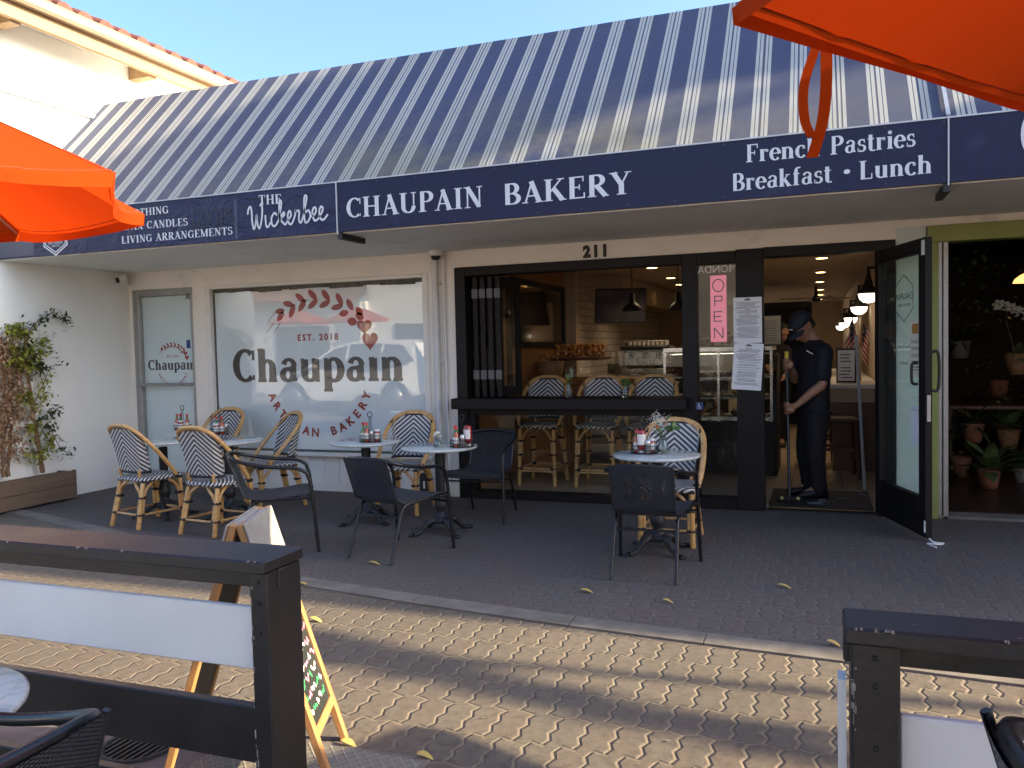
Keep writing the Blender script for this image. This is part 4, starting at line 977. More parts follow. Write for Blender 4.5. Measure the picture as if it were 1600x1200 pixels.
# ------------------------------------------------------------------ setting out the patio
G_RC = 'rattan bistro chairs around the patio tables'; G_BK = 'black wicker chairs at the patio tables'; G_TB = 'round marble bistro tables on the patio'
rc0 = rattan_chair('rattan_chair', '', 'chair', G_RC); rc0.scale = (.98, .98, .945); bk0 = wicker_chair('wicker_chair', '', G_BK); bk0.scale = (1, 1, .935); tb0 = bistro_table('bistro_table', '', G_TB)
_first = {}
def put(proto, loc, rz, label, sc=None):
    if proto.name not in _first:
        _first[proto.name] = 1; o = proto; o.location = loc; o.rotation_euler = (0, 0, rz); o['label'] = label
        if sc: o.scale = sc
        return o
    return dup(proto, loc, rz, label, None, None, sc)
def face(deg): return math.radians(deg-90)      # local +y turned to look along deg (0 = +x, 90 = away from the street)
TT = {}
def tab(key, px, py, label, rz=0.0, y=None):
    p = PZ(px, py, 0); TT[key] = p; put(tb0, (p.x, p.y, 0), rz, label); return p
T1a = tab('a', 259, 806, 'leftmost marble table behind the first chevron chair by the side door')
T1b = tab('b', 361, 808, 'marble table second from the left, pushed against the leftmost table', .2)
T2 = tab('c', 575, 815, 'marble table in front of the white pane with one chevron chair behind it', .35)
T3 = tab('d', 690, 832, 'marble table by the downpipe holding a white flower in a jar', .15)
T4 = tab('e', 1028, 862, 'marble table standing alone before the bar rail with a tall posy', .05)
def chair_at(px, py, deg, label, proto, dy=0.0):
    p = PZ(px, py, 0); return put(proto, (p.x, p.y+dy, 0), face(deg), label)
def rc(x, y, deg, label): return put(rc0, (x, y, 0), face(deg), label)
def bk(x, y, deg, label): return put(bk0, (x, y, 0), face(deg), label)
rc(-5.25, 5.38, 78, 'leftmost chevron rattan chair seen from behind beside the planter')
rc(-4.47, 5.30, 84, 'chevron rattan chair seen from behind, second from the left')
rc(PY(335,700,6.62).x, 6.62, -92, 'chevron rattan chair mostly hidden behind the caddies of the left tables')
rc(PY(424,720,6.25).x, 6.25, -122, 'chevron rattan chair turned sideways at the right end of the left tables')
rc(PY(632,720,6.35).x, 6.35, -86, 'chevron rattan chair facing the street below the letters of the white window')
rc(-.98, 5.83, -90, 'chevron rattan chair facing the street behind the lone table')
bk(-3.66, 4.93, 35, 'black wicker chair turned right behind the black fence post')
bk(-2.72, 5.01, 76, 'black wicker chair seen from behind in front of two marble tables')
bk(-2.60, 6.28, -86, 'black wicker chair facing the street against the white pier')
bk(-.965, 5.03, 90, 'black wicker chair with its back to the street at the lone table')
cad0 = caddy_proto(); bp = {k: bottle_proto(k) for k in ('red', 'green', 'ketchup', 'jam', 'pepper')}
def caddy_set(px, py, T, rz, items, where):
    p = PZ(px, py, TZ+.005); base = Vector((p.x, p.y, TZ+.001)); put(cad0, base, rz, 'black wire caddy of sauces on the '+where)
    for kind, dx, dy, lab in items:
        c_, s_ = math.cos(rz), math.sin(rz); put(bp[kind], (base.x+dx*c_-dy*s_, base.y+dx*s_+dy*c_, base.z+.004), random.uniform(-.4, .4), lab)
W1, W2, W3, W4, W5 = 'leftmost table', 'table second from the left', 'table in front of the white pane', 'table by the downpipe', 'lone table at the right'
caddy_set(286, 672, T1a, .1, [('red', -.05, -.02, 'red hot sauce bottle at the left of the caddy on the leftmost table'), ('jam', 0.002, -.034, 'labelled jam jar at the front of the caddy on the leftmost table'), ('red', .055, -.008, 'red hot sauce bottle at the right of the caddy on the leftmost table'), ('green', -.045, .028, 'green sauce bottle at the back of the caddy on the leftmost table'), ('pepper', .035, .032, 'pepper shaker at the back of the caddy on the leftmost table')], W1)
caddy_set(344, 678, T1b, -.1, [('green', -.052, .010, 'green sauce bottle in the caddy on the second table from the left'), ('jam', -.012, -.033, 'labelled jam jar in the caddy on the second table from the left'), ('red', .045, -.018, 'red hot sauce bottle at the right of the caddy on the second table'), ('red', -.02, .033, 'red hot sauce bottle at the back of the caddy on the second table'), ('pepper', .045, .026, 'pepper shaker in the caddy on the second table from the left')], W2)
caddy_set(579, 690, T2, .15, [('green', -.058, -.005, 'green topped sauce bottle on the table in front of the white pane'), ('red', -.020, -.028, 'red hot sauce bottle on the table in front of the white pane'), ('pepper', .022, -.030, 'pepper shaker on the table in front of the white pane'), ('jam', .05, .012, 'jam jar with a white lid on the table before the white pane')], W3)
caddy_set(722, 698, T3, .2, [('green', -.055, .018, 'green sauce bottle on the table by the downpipe'), ('red', -.038, -.022, 'red hot sauce bottle on the table by the downpipe'), ('pepper', .010, -.030, 'pepper shaker on the table by the downpipe'), ('ketchup', .045, .005, 'squeezy ketchup bottle on the table by the downpipe')], W4)
caddy_set(1007, 708, T4, -.05, [('red', -.056, .012, 'red capped sauce bottle on the lone table'), ('ketchup', -.018, -.012, 'squeezy ketchup bottle on the lone table at the right'), ('pepper', .030, -.022, 'pepper shaker at the front of the caddy on the lone table'), ('jam', .042, .022, 'jam jar at the back of the caddy on the lone table')], W5)
# --- flowers
m_leafg = M_plain('fresh_leaf', (.07, .14, .035), .5, .3, 30, 0); m_petw = M_plain('white_petal', (.78, .78, .70), .6, .05, 30, 0); m_pety = M_plain('yellow_petal', (.75, .50, .02), .5, .1, 30, 0); m_peto = M_plain('orange_petal', (.65, .16, .03), .5, .1, 30, 0)
m_water = clear('bluish_glass', (.80, .92, .92), .93, .03)
def blob_flower(mb, c, r, n, rr, flat=.5):
    for i in range(n):
        a = rr.uniform(0, 2*PI); e = rr.uniform(-.2, 1.4); d = Vector((math.cos(a)*math.cos(e), math.sin(a)*math.cos(e), math.sin(e)))
        s = d.orthogonal().normalized()*r*.32; k = d.cross(s).normalized()*r*.32; q = Vector(c)+d*r
        mb.add([Vector(c), q-s*.9, q+d*r*.15, q+s*.9], [(0, 1, 2, 3)])
def vase(loc, label, h, r, kind, seed):
    rr = random.Random(seed); T = thing('flower_vase', label, 'vase', loc)
    MB().lathe([(0, .003), (r*.9, .003), (r, .012), (r*.96, h*.55), (r*.55, h*.75), (r*.5, h*.9), (r*.62, h)], 18).lathe([(r*.55, h), (r*.42, h*.9), (r*.47, h*.75), (r*.85, h*.55), (r*.88, .015), (0, .010)], 18).build('glass', m_water, T)
    st = MB(); fl = MB(); lf = MB(); fo = MB()
    if kind == 'mum':
        st.tube([(0, 0, .01), (.002, 0, h*1.25)], .003, 5); blob_flower(fl, (0, 0, h*1.38), .030, 90, rr)
        for i in range(5):
            a = rr.uniform(0, 6.28); q = Vector((.05*math.cos(a), .05*math.sin(a), h*1.05)); lf.add([(0, 0, h), q+Vector((0, .012, 0)), q*1.15+Vector((0, 0, -.01)), q-Vector((0, .012, 0))], [(0, 1, 2, 3)])
    elif kind == 'yellow':
        st.tube(smooth_path([(0, 0, .02), (.0, 0, h*.9), (-.012, 0, h*1.25)], 3), .0025, 5); st.tube(smooth_path([(0, 0, .02), (.01, .0, h), (.03, .01, h*1.95)], 3), .002, 5)
        for i in range(16):
            a = i*2*PI/16; e = rr.uniform(.2, .6); q = Vector((-.012+.030*math.cos(a), .030*math.sin(a)*.6-.01, h*1.27+.018*e*1.5)); s = Vector((-math.sin(a), math.cos(a), 0))*.006; c_ = Vector((-.012, 0, h*1.24)); fo.add([c_, q-s, q+s], [(0, 1, 2)])
        for i in range(40): p = Vector((.03+rr.gauss(0, .012), rr.gauss(0, .01), h*1.75+rr.gauss(0, .025))); blob_flower(fl, p, .005, 5, rr)
        for s in (-1, 1): lf.add([(0, 0, h*1.2), (s*.02-.01, 0, h*1.55), (s*.01-.015, .006, h*1.75), (-.012, 0, h*1.6)], [(0, 1, 2, 3)])
    else:
        for i in range(9):
            a = rr.uniform(0, 6.28); q = Vector((.045*math.cos(a), .03*math.sin(a), h*rr.uniform(1.4, 2.1))); st.tube(smooth_path([(0, 0, .02), (q.x*.3, q.y*.3, h), q], 3), .0016, 4)
            if kind == 'posy':
                for j in range(26): blob_flower(fl, q+Vector((rr.gauss(0, .020), rr.gauss(0, .016), rr.gauss(0, .024))), .0048, 5, rr)
            if i % 3 == 0: blob_flower(fo, q+Vector((0, -.01, -.045)), .011, 18, rr)
            for j in range(3 if kind == 'posy' else 5):
                b_ = q*rr.uniform(.55, .95); b_.z = h+(q.z-h)*rr.uniform(0, .9); d = Vector((rr.gauss(0, 1), rr.gauss(0, 1), rr.uniform(-.2, .8))).normalized()*.028; s = d.orthogonal().normalized()*.009; lf.add([b_, b_+d*.5+s, b_+d, b_+d*.5-s], [(0, 1, 2, 3)])
        if kind == 'posy':
            for i in range(14): b_ = Vector((.06+rr.gauss(0, .012), rr.gauss(0, .015), h*1.55+rr.gauss(0, .03))); d = Vector((rr.gauss(0, 1), rr.gauss(0, .6), rr.uniform(-.6, .8))).normalized()*.05; s = d.orthogonal().normalized()*.02; lf.add([b_, b_+d*.5+s, b_+d, b_+d*.5-s], [(0, 1, 2, 3)])
    if st.v: st.build('stems', m_leafg, T)
    if fl.v: fl.build('blossom', m_petw, T)
    if lf.v: lf.build('leaves', m_leafg, T)
    if fo.v: fo.build('flower_head', m_pety if kind == 'yellow' else m_peto, T)
    return T
p = PZ(684, 699, TZ); vase((p.x, p.y, TZ+.001), 'small glass jar with one white flower on the table by the downpipe', .062, .030, 'mum', 3)
p = PZ(1036, 709, TZ); vase((p.x, p.y, TZ+.001), 'cut glass vase with a tall white and orange posy on the lone table', .115, .036, 'posy', 5)
p = PY(889, 621, FY-.05); vase((p.x, FY-.05, .941), 'slim bud vase with a yellow flower on the bar rail', .125, .026, 'yellow', 7)
p = PY(977, 620, FY-.05); vase((p.x, FY-.05, .941), 'small square bottle with a green and orange sprig on the bar rail', .105, .028, 'sprig', 9)
# ------------------------------------------------------------------ inside the bakery
FZ = .03
m_tilef = None
t = NT('beige_floor_tile'); X, Y, Z = t.xyz(t.coord())
e = t.mth('MINIMUM', t.mth('ABSOLUTE', t.mth('SUBTRACT', t.mth('FRACT', t.mth('MULTIPLY', X, 2.2)), .5)), t.mth('ABSOLUTE', t.mth('SUBTRACT', t.mth('FRACT', t.mth('MULTIPLY', Y, 2.2)), .5)))
g = t.rng(e, .006, .014, 1, 0); c = t.mix(t.noise(3, 5, .6), (.36, .27, .18), (.46, .36, .25)); c = t.mix(g, c, (.16, .12, .09))
m_tilef = t.done(t.pbsdf(c, .32, 0, t.bump(t.mth('SUBTRACT', 1.0, g), .3, .004)))
t = NT('white_wall_tile'); X, Y, Z = t.xyz(t.coord())
rw = t.mth('FLOOR', t.mth('DIVIDE', Z, .10)); fz = t.mth('FRACT', t.mth('DIVIDE', Z, .10)); fy = t.mth('FRACT', t.mth('ADD', t.mth('DIVIDE', Y, .40), t.mth('MULTIPLY', rw, .5)))
g = t.mth('MAXIMUM', t.mth('LESS_THAN', fz, .07), t.mth('LESS_THAN', fy, .018)); c = t.mix(t.noise(2, 3), (.50, .44, .36), (.58, .52, .44)); c = t.mix(g, c, (.10, .08, .065))
m_subway = t.done(t.pbsdf(c, .25, 0, t.bump(t.mth('SUBTRACT', 1.0, g), .4, .004)))
m_ceil = M_plain('interior_cream_ceiling', (.42, .34, .26), .9, .05, 2, .1); m_inwall = M_plain('interior_beige_wall', (.42, .33, .25), .85, .07, 2, .1)
m_warmwood = M_wood('honey_timber', (.30, .13, .04), (.46, .23, .085), .5, (14, 14, 1.2), .15)
m_darkwood = M_wood('dark_red_timber', (.07, .025, .015), (.12, .045, .026), .45, (3, 3, 14), .15)
m_blk = M_plain('matt_black', (.012, .011, .011), .6, .2, 9, .05); m_steel = M_plain('stainless_steel', (.45, .44, .42), .28, .1, 10, .03, metal=.9)
m_mirror = M_plain('dark_mirror', (.30, .26, .22), .06, .05, 3, 0, metal=1.0)
m_white_i = M_plain('white_laminate', (.62, .58, .52), .4, .05, 6, 0)
YB = 22.0
mb = MB().box((-3.1, FY+.14, -.01), (.62, YB, FZ)); mb.build('interior_floor', m_tilef, B)
mb = MB().box((-3.25, FY+.16, 2.36), (.75, YB, 2.40)); mb.build('interior_ceiling', m_ceil, B)
mb = MB(); mb.box((-3.25, 10.5, 0), (-2.97, 16.5, 2.36)); mb.build('tiled_wall', m_subway, B)
mb = MB().box((-3.25, FY+.15, 0), (-3.1, 10.45, 2.36)); mb.build('timber_wall', m_warmwood, B)
mb = MB().box((-3.1, 10.36, 0), (-2.93, 10.495, 2.36)).box((.62, FY+.15, 0), (.75, YB, 2.36)).box((-3.25, YB, 0), (.75, YB+.1, 2.4)).box((-3.25, 16.51, 0), (-1.9, 16.6, 2.36)); mb.build('interior_wall', m_inwall, B)
mb = MB().box((-2.97, 11.2, 2.02), (-2.5, 16.4, 2.355)); mb.build('bulkhead', m_ceil, B)
# lamps in the ceiling (lit in the photograph)
m_lamp = M_emit('warm_lamp_glow', (1.0, .56, .22), 9.0)
def lamp(px, py, label, power):
    p = PZ(px, py, 2.35); o = thing('downlight', label, 'downlight', (p.x, p.y, 2.358), 0, 'round downlights in the bakery ceiling')
    MB().lathe([(.085, 0), (.085, -.006), (.07, -.008), (.068, -.002)], 20).build('trim', m_white_i, o); MB().lathe([(0, -.004), (.067, -.004)], 20).build('lens', m_lamp, o)
    if power:
        ld = bpy.data.lights.new('downlight_lamp', 'SPOT'); ld.energy = power; ld.color = (1, .76, .50); ld.spot_size = 2.3; ld.spot_blend = .8; ld.shadow_soft_size = .07
        lo = bpy.data.objects.new('downlight_lamp', ld); COL.objects.link(lo); lo.parent = o; lo.location = (0, 0, -.03)
NTH = ['nearest', 'second', 'third', 'fourth', 'fifth', 'farthest']
for i, (px, py) in enumerate(((1284,404),(1282,426),(1281,441),(1282,453),(1282,461),(1281,468))):
    lamp(px, py, NTH[i]+' of the row of downlights above the doorway aisle', 9 if i in (0, 2, 4) else 0)
for i, (px, py) in enumerate(((1019,419),(1048,435),(1062,445))): lamp(px, py, NTH[i]+' downlight seen through the bar window', 10 if i < 2 else 0)
lamp(915, 440, 'downlight close to the white tiled wall', 8); 
# framed mirror on the timber wall
a = PX(797, 432, -3.09); b = PX(880, 449, -3.09); zt = (a.z+b.z)/2; lo_ = PX(798, 545, -3.09).z
o = thing('framed_mirror', 'large dark framed mirror on the timber wall behind the folded panes', 'mirror', (-3.099, a.y, lo_)); w = b.y-a.y; h = zt-lo_
MB().box((.001, 0, 0), (.03, .07, h)).box((.001, w-.07, 0), (.03, w, h)).box((.001, .071, h-.07), (.03, w-.071, h)).box((.001, .071, 0), (.03, w-.071, .07)).build('frame', m_blk, o)
MB().box((.001, .071, .071), (.012, w-.071, h-.071)).build('glass', m_mirror, o)
# timber cabinet with a basket and loaves
o = thing('timber_cabinet', 'honey timber cabinet against the timber wall', 'cabinet', (-3.098, 8.55, FZ))
MB().box((0, 0, 0), (.55, 1.65, .94), .006).build('body', m_warmwood, o); MB().box((0, -.015, .941), (.575, 1.665, .975), .006).build('top', m_warmwood, o)
mb = MB(); mb.box((.551, .06, .05), (.562, .80, .90)).box((.551, .85, .05), (.562, 1.60, .90)); mb.build('door', m_warmwood, o)
m_wickb = M_plain('brown_wicker', (.26, .14, .06), .7, .45, 55, .9, bscale=80)
p = PY(860, 606, 9.15); o = thing('wicker_basket', 'round brown wicker basket with two hoop handles on the cabinet', 'basket', (p.x, 9.15, 1.006))
MB().lathe([(0, .002), (.14, .003), (.155, .10), (.165, .22), (.150, .222), (.14, .10), (.12, .02), (0, .02)], 30, flute=.02, nf=30).build('body', m_wickb, o)
for s in (-1, 1): MB().tube([(s*.06+.05*math.cos(PI*i/12), -.05, .215+.075*math.sin(PI*i/12)) for i in range(13)], .009, 6).build('handle', m_wickb, o)
m_bread = M_plain('baked_crust', (.40, .19, .06), .7, .4, 22, .4); m_bag = M_glass('cellophane', (1, .93, .85), 1.45, .08)
for i in range(3):
    x = p.x-.20-.04*i; o = tag(MB().tube(smooth_path([(x, 9.05+.05*i, 1.01), (x-.05, 9.05+.05*i, 1.13), (x-.13, 9.05+.05*i, 1.29)], 4), [.022]*4+[.030]*4+[.018], 8).build('baguette', m_bread), 'brown baguette leaning left of the wicker basket', 'bread', 'baguettes leaning beside the basket')
o = thing('bread_shelf', 'dark shelf of bagged loaves at the end of the timber wall', 'shelf', (-3.098, 9.72, 1.22))
MB().box((0, 0, 0), (.62, .62, .035), .004).build('board', m_darkwood, o); MB().box((.02, .1, -.2), (.05, .5, -.001)).build('bracket', m_blk, o)
for i in range(6):
    for j in range(2):
        q = thing('bread_bag', 'clear bag of golden rolls in the rear row' if j else 'clear bag of golden rolls in the front row', 'bread', (-3.02+.105*i, 9.80+.22*j, 1.2565), 0, 'bags of rolls on the dark shelf, back row' if j else 'bags of rolls on the dark shelf, front row'); mb = MB(); rr = random.Random(i*3+j)
        for k in range(5): mb.ball((rr.uniform(-.02, .02), rr.uniform(-.03, .03), .03+k*.028), rr.uniform(.026, .034), 7, (1, 1, .8))
        mb.build('rolls', m_bread, q); MB().lathe([(.046, .0), (.05, .06), (.045, .15), (.012, .185), (.03, .215)], 12).build('bag', m_bag, q)
# television on the tiled wall
c = PY(970, 478, 10.8); o = thing('television', 'black television tilted on the white tiled wall', 'television', (c.x, 10.8, c.z)); o.rotation_euler = (math.radians(14), 0, math.radians(24))
MB().box((-.34, -.02, -.23), (.34, .04, .23), .01).build('case', m_blk, o); MB().box((-.325, -.0225, -.215), (.325, -.0205, .215)).build('screen', M_plain('dark_screen', (.05, .05, .065), .15, .35, 6, 0), o); MB().box((-.10, .041, -.08), (.10, .25, .08)).build('bracket', m_blk, o)
# pendant lamps
m_shin = M_plain('lamp_inside_white', (.8, .76, .66), .5, .02, 4, 0, Emission_Color=(1, .8, .5), Emission_Strength=.9)
def pendant(px, py, Y, label, r=.125):
    p = PY(px, py, Y); o = thing('pendant_lamp', label, 'lamp', (p.x, Y, p.z), 0, 'black pendant lamps over the counter')
    MB().lathe([(r, -.03), (r*.97, -.0), (r*.55, .055), (r*.28, .08), (r*.22, .17), (.012, .19)], 24).build('shade', m_blk, o); MB().lathe([(r*.93, -.022), (r*.5, .03), (0, .04)], 20).build('lining', m_shin, o); MB().tube([(0, 0, .18), (0, 0, 2.355-p.z)], .006, 6).build('cord', m_blk, o)
pendant(988, 482, 9.9, 'black pendant lamp hanging in front of the television'); pendant(1060, 481, 9.9, 'black pendant lamp hanging at the right edge of the bar window'); pendant(853, 488, 10.0, 'black pendant lamp hanging beside the dark mirror', .13)
# pastry counter, coffee machine
a = PY(905, 606, 9.5); b = PY(1040, 600, 9.5)
o = thing('pastry_counter', 'long low counter spread with trays of pastries', 'counter', (a.x, 9.5, FZ)); w = b.x-a.x
MB().box((0, 0, 0), (w, .75, .86), .005).build('body', m_subway, o); MB().box((-.03, -.04, .861), (w+.03, .79, .90), .006).build('top', m_white_i, o)
MB().box((.15, .02, .902), (w, .028, 1.30)).build('glass_guard', m_glass, o)
rr = random.Random(12)
for i in range(7):
    q = thing('pastry_tray', 'metal tray of baked pastries on the low counter', 'tray', (a.x+.14+i*(w-.2)/6.6, 9.80, FZ+.901), 0, 'trays of pastries on the low counter')
    MB().box((-.085, -.2, 0), (.085, .2, .012), .004).build('tray', m_steel, q); mb = MB()
    for k in range(14): mb.ball((rr.uniform(-.06, .06), rr.uniform(-.17, .17), .035+rr.random()*.02), rr.uniform(.024, .04), 6, (1.3, .9, .8))
    mb.build('pastries', m_bread, q)
c = PY(1010, 560, 12.4); o = thing('coffee_machine', 'steel espresso machine with cup rail behind the counter', 'coffee machine', (c.x, 12.4, .96))
MB().box((-.36, -.05, .10), (.36, .45, .42), .03).box((-.33, -.22, .0), (.33, .40, .08), .01).build('body', m_steel, o); MB().box((-.36, -.20, .32), (.36, -.051, .42), .02).build('head', m_blk, o)
for s in (-.2, .0, .2): MB().lathe([(.03, .23), (.035, .26), (.035, .319)], 12, (s, -.13, 0)).tube([(s, -.13, .245), (s, -.30, .235)], .012, 6).build('portafilter', m_blk, o)
mb = MB(); mb.tube([(-.34, -.04, .421), (-.34, -.04, .49), (.34, -.04, .49), (.34, -.04, .421)], .006, 6)
for i in range(9): mb.lathe([(.025, .421), (.032, .48)], 10, (-.28+i*.07, .15, 0))
mb.build('cup_rail', m_white_i, o)
o = thing('back_counter', 'dark counter carrying the espresso machine', 'counter', (-2.96, 12.1, FZ)); MB().box((0, 0, 0), (1.7, .8, .88)).build('body', m_blk, o); MB().box((-.0, -.03, .881), (1.72, .8, .925)).build('top', m_steel, o)
# glass display case and its curved black end
x0 = PY(1037, 600, 8.75).x; x1 = PY(1208, 600, 8.75).x
o = thing('display_case', 'tall glass display case of pastries beside the entrance', 'display case', (x0, 8.75, FZ)); w = x1-x0
MB().box((0, 0, 0), (w, .80, .55), .004).build('base', m_blk, o); mb = MB()
for z in (.56, .78, 1.0, 1.24): mb.box((.012, .06, z), (w-.035, .78, z+.012))
mb.build('shelf', m_white_i, o)
mb = MB(); 
for x in (0, w*.5, w-.03): mb.box((x, .0, .551), (x+.025, .03, 1.28))
mb.box((0, 0, 1.281), (w, .8, 1.32)).box((0, -.006, .56), (w, -.001, .60)); mb.build('frame', m_steel, o)
MB().box((.026, .004, .601), (w-.031, .010, 1.28)).build('front_glass', m_glass, o)
pts = [(w-.0, -.02, 0), (w, -.10, .35), (w, -.12, .62), (w, -.06, .88), (w, .08, 1.08), (w, .30, 1.22), (w, .8, 1.24), (w, .8, 0)]
MB().prism([p for p in pts], (.035, 0, 0)).build('end_panel', m_blk, o)
rr = random.Random(5)
for z, lab in ((.572, 'lower'), (.792, 'middle'), (1.012, 'upper')):
    for i in range(5):
        q = thing('pastry_plate', 'plate of pastries on the %s shelf of the display case' % lab, 'plate', (x0+.12+i*(w-.22)/4.4, 8.75+.28, FZ+z+.001), 0, 'pastry plates on the %s shelf' % lab)
        MB().lathe([(0, .002), (.06, .002), (.085, .012)], 16).build('plate', m_white_i, q); mb = MB()
        for k in range(7): mb.ball((rr.uniform(-.05, .05), rr.uniform(-.05, .05), .03+rr.random()*.03), rr.uniform(.022, .034), 6, (1.2, .9, .8))
        mb.build('pastries', m_bread if rr.random() < .7 else m_darkwood, q)
ld = bpy.data.lights.new('case_lamp', 'AREA'); ld.energy = 2.2; ld.color = (1, .86, .62); ld.shape = 'RECTANGLE'; ld.size = w*.8; ld.size_y = .05
lo = bpy.data.objects.new('case_lamp', ld); COL.objects.link(lo); lo.parent = o; lo.location = (w*.45, .25, 1.27)
# copper pots and a rack on top seen through the side light
o = thing('copper_rack', 'heap of copper coloured bags on top of the display case', 'rack', (x0+.25, 8.95, FZ+1.321)); mb = MB(); rr = random.Random(8)
m_copper = M_plain('copper_foil', (.42, .17, .07), .3, .3, 25, .2, metal=.6)
for i in range(46):
    c = Vector((rr.uniform(-.02, w-.45), rr.uniform(-.05, .2), .03+rr.random()*.12)); d = Vector((rr.gauss(0, 1), rr.gauss(0, 1), rr.gauss(0, 1))).normalized()*.05; s = d.orthogonal().normalized()*.018; mb.add([c-d-s, c+d-s, c+d*1.1+s, c-d+s], [(0, 1, 2, 3)])
mb.build('bags', m_copper, o); MB().box((-.06, -.09, 0), (w-.40, .25, .015)).build('tray', m_darkwood, o)
# dark fridge, framed menu, rear counter
o = thing('dark_fridge', 'tall dark fridge behind the stooping man', 'fridge', (-.98, 14.2, FZ)); MB().box((0, 0, 0), (.92, .8, 2.0), .01).build('body', m_blk, o); MB().box((.05, -.012, .1), (.87, -.001, 1.9), .004).build('door', m_dark2, o)
c = PY(1204, 541, 9.6); o = thing('menu_stand', 'framed cream menu standing on the display case end', 'menu', (c.x, 9.45, FZ+1.321)); MB().box((-.13, 0, 0), (.13, .012, .34)).build('frame', m_blk, o); MB().box((-.115, -.003, .015), (.115, -.001, .325)).build('sheet', m_cream, o)
mb = MB()
for k in range(9): mb.box((-.08, -.0045, .06+k*.026), (.07, -.0035, .064+k*.026))
mb.build('print', m_ink, o)
o = thing('service_counter', 'pale topped service counter along the right wall', 'counter', (.13, 9.2, FZ)); MB().box((.03, 0, 0), (.487, 5.0, .80)).build('body', m_darkwood, o); MB().box((0, -.04, .86), (.487, 5.05, .905), .006).build('top', m_white_i, o); MB().box((.012, -.012, .72), (.487, 5.0, .859)).build('apron', m_inwall, o)
for i in range(2):
    o = thing('wooden_stool', ('near' if not i else 'far')+' dark red wooden stool at the service counter', 'stool', (.20-.0*i, 8.80+.0*i+i*.9, FZ), .12, 'dark wooden stools by the counter')
    if i: o.location.x = .02
    MB().box((-.17, -.17, .56), (.17, .17, .60), .01).build('seat', m_darkwood, o)
    for sx in (-1, 1):
        for sy in (-1, 1): MB().beam((sx*.17, sy*.17, 0), (sx*.145, sy*.145, .56), .032, .032).build('leg', m_darkwood, o)
    mb = MB()
    for sx in (-1, 1): mb.box((sx*.16-.01, -.15, .20), (sx*.16+.01, .15, .23)); mb.box((-.15, sx*.16-.01, .28), (.15, sx*.16+.01, .31))
    mb.build('rail', m_darkwood, o)
c = PX(1328, 578, .30); o = thing('counter_sign', 'white hand lettered board standing on the service counter', 'sign', (.30, 9.55, FZ+.906), -.15); MB().box((-.10, 0, 0), (.10, .015, .37), .003).build('frame', m_blk, o); MB().box((-.085, -.004, .02), (.085, -.001, .35)).build('board', m_paper, o)
mb = MB(); rr = random.Random(2)
for k in range(8):
    if k != 4: mb.box((-.07+rr.random()*.02, -.0055, .05+k*.035), (.03+rr.random()*.04, -.0045, .062+k*.035))
mb.build('print', m_ink, o)
m_flag = None
t = NT('striped_flag'); U, V, _ = t.xyz(t.coord('UV')); st = t.mth('GREATER_THAN', t.mth('FRACT', t.mth('MULTIPLY', V, 6.5)), .5); c = t.mix(st, (.62, .58, .54), (.36, .025, .03)); ca = t.mth('MULTIPLY', t.mth('LESS_THAN', U, .42), t.mth('GREATER_THAN', V, .46))
dots = t.mth('LESS_THAN', t.vor(16.0, t.coord('UV')), .32); c = t.mix(ca, c, t.mix(dots, (.02, .03, .12), (.6, .58, .56))); m_flag = t.done(t.pbsdf(c, .8))
for i, (x, y, r, lab) in enumerate(((.40, 10.2, .30, 'left of the two small striped flags on the service counter'), (.47, 10.0, -.25, 'right of the two small striped flags on the service counter'))):
    o = thing('small_flag', lab, 'flag', (x, y, FZ+.906), 0, 'small flags on the service counter'); d = Vector((r*.5, 0, 1)).normalized(); MB().tube([(0, 0, 0), d*.72], .006, 6).build('pole', m_warmwood, o)
    def fl(u, v): return tuple(d*(.70-.30*(1-v)-u*.16)+Vector((u*.10*(1 if i == 0 else -1)+.012*math.sin(u*9+v*3), -.03*u+.02*math.sin(u*7), -u*.12)))
    MB().grid(fl, 10, 6, True, lambda u, v: (u, v)).build('cloth', m_flag, o)
# sconces on the right wall
m_bowl = M_plain('glowing_cream_bowl', (.80, .74, .60), .4, .02, 4, 0, Emission_Color=(1, .88, .66), Emission_Strength=1.1)
for i, (px, py) in enumerate(((1358, 458), (1343, 479), (1330, 496), (1320, 504), (1314, 509))):
    p = PX(px, py, .50); o = thing('wall_sconce', NTH[i]+' of the row of black wall lamps with glowing cream bowls', 'lamp', (.619, p.y, p.z), 0, 'wall lamps along the right wall')
    MB().box((-.14, -.012, .24), (-.001, .012, .265)).box((-.02, -.03, .16), (-.001, .03, .34)).build('arm', m_blk, o); MB().lathe([(.012, .25), (.018, .18), (.05, .07), (.105, .0), (.10, -.005)], 20, (-.125, 0, 0)).build('shade', m_blk, o)
    MB().lathe([(0, -.10), (.05, -.09), (.085, -.055), (.098, -.006)], 20, (-.125, 0, 0)).build('bowl', m_bowl, o)
p = PX(1290, 458, -.2); o = thing('ceiling_fan', 'dark ceiling fan far inside above the aisle', 'fan', (.0, 15.6, 2.14)); MB().lathe([(.0, -.06), (.07, -.05), (.08, 0), (.03, .05), (.02, .22)], 16).build('motor', m_blk, o)
for k in range(4):
    a = k*PI/2+.35; MB().obox((.36*math.cos(a), .36*math.sin(a), 0), (.56, .11, .012), (0, 0, a)).build('blade', m_darkwood, o)
# bar stools behind the rail
st0 = rattan_chair('rattan_bar_stool', 'left chevron bar stool behind the rail', 'stool', 'chevron bar stools behind the bar rail', .60, True); 
for i, (px, nm) in enumerate(((847, 'left'), (936, 'middle'), (1018, 'right'))):
    p = PY(px, 690, 7.82); o = st0 if i == 0 else dup(st0, label=nm+' chevron bar stool behind the rail'); o.location = (p.x, 7.82, FZ); o.rotation_euler = (0, 0, PI)
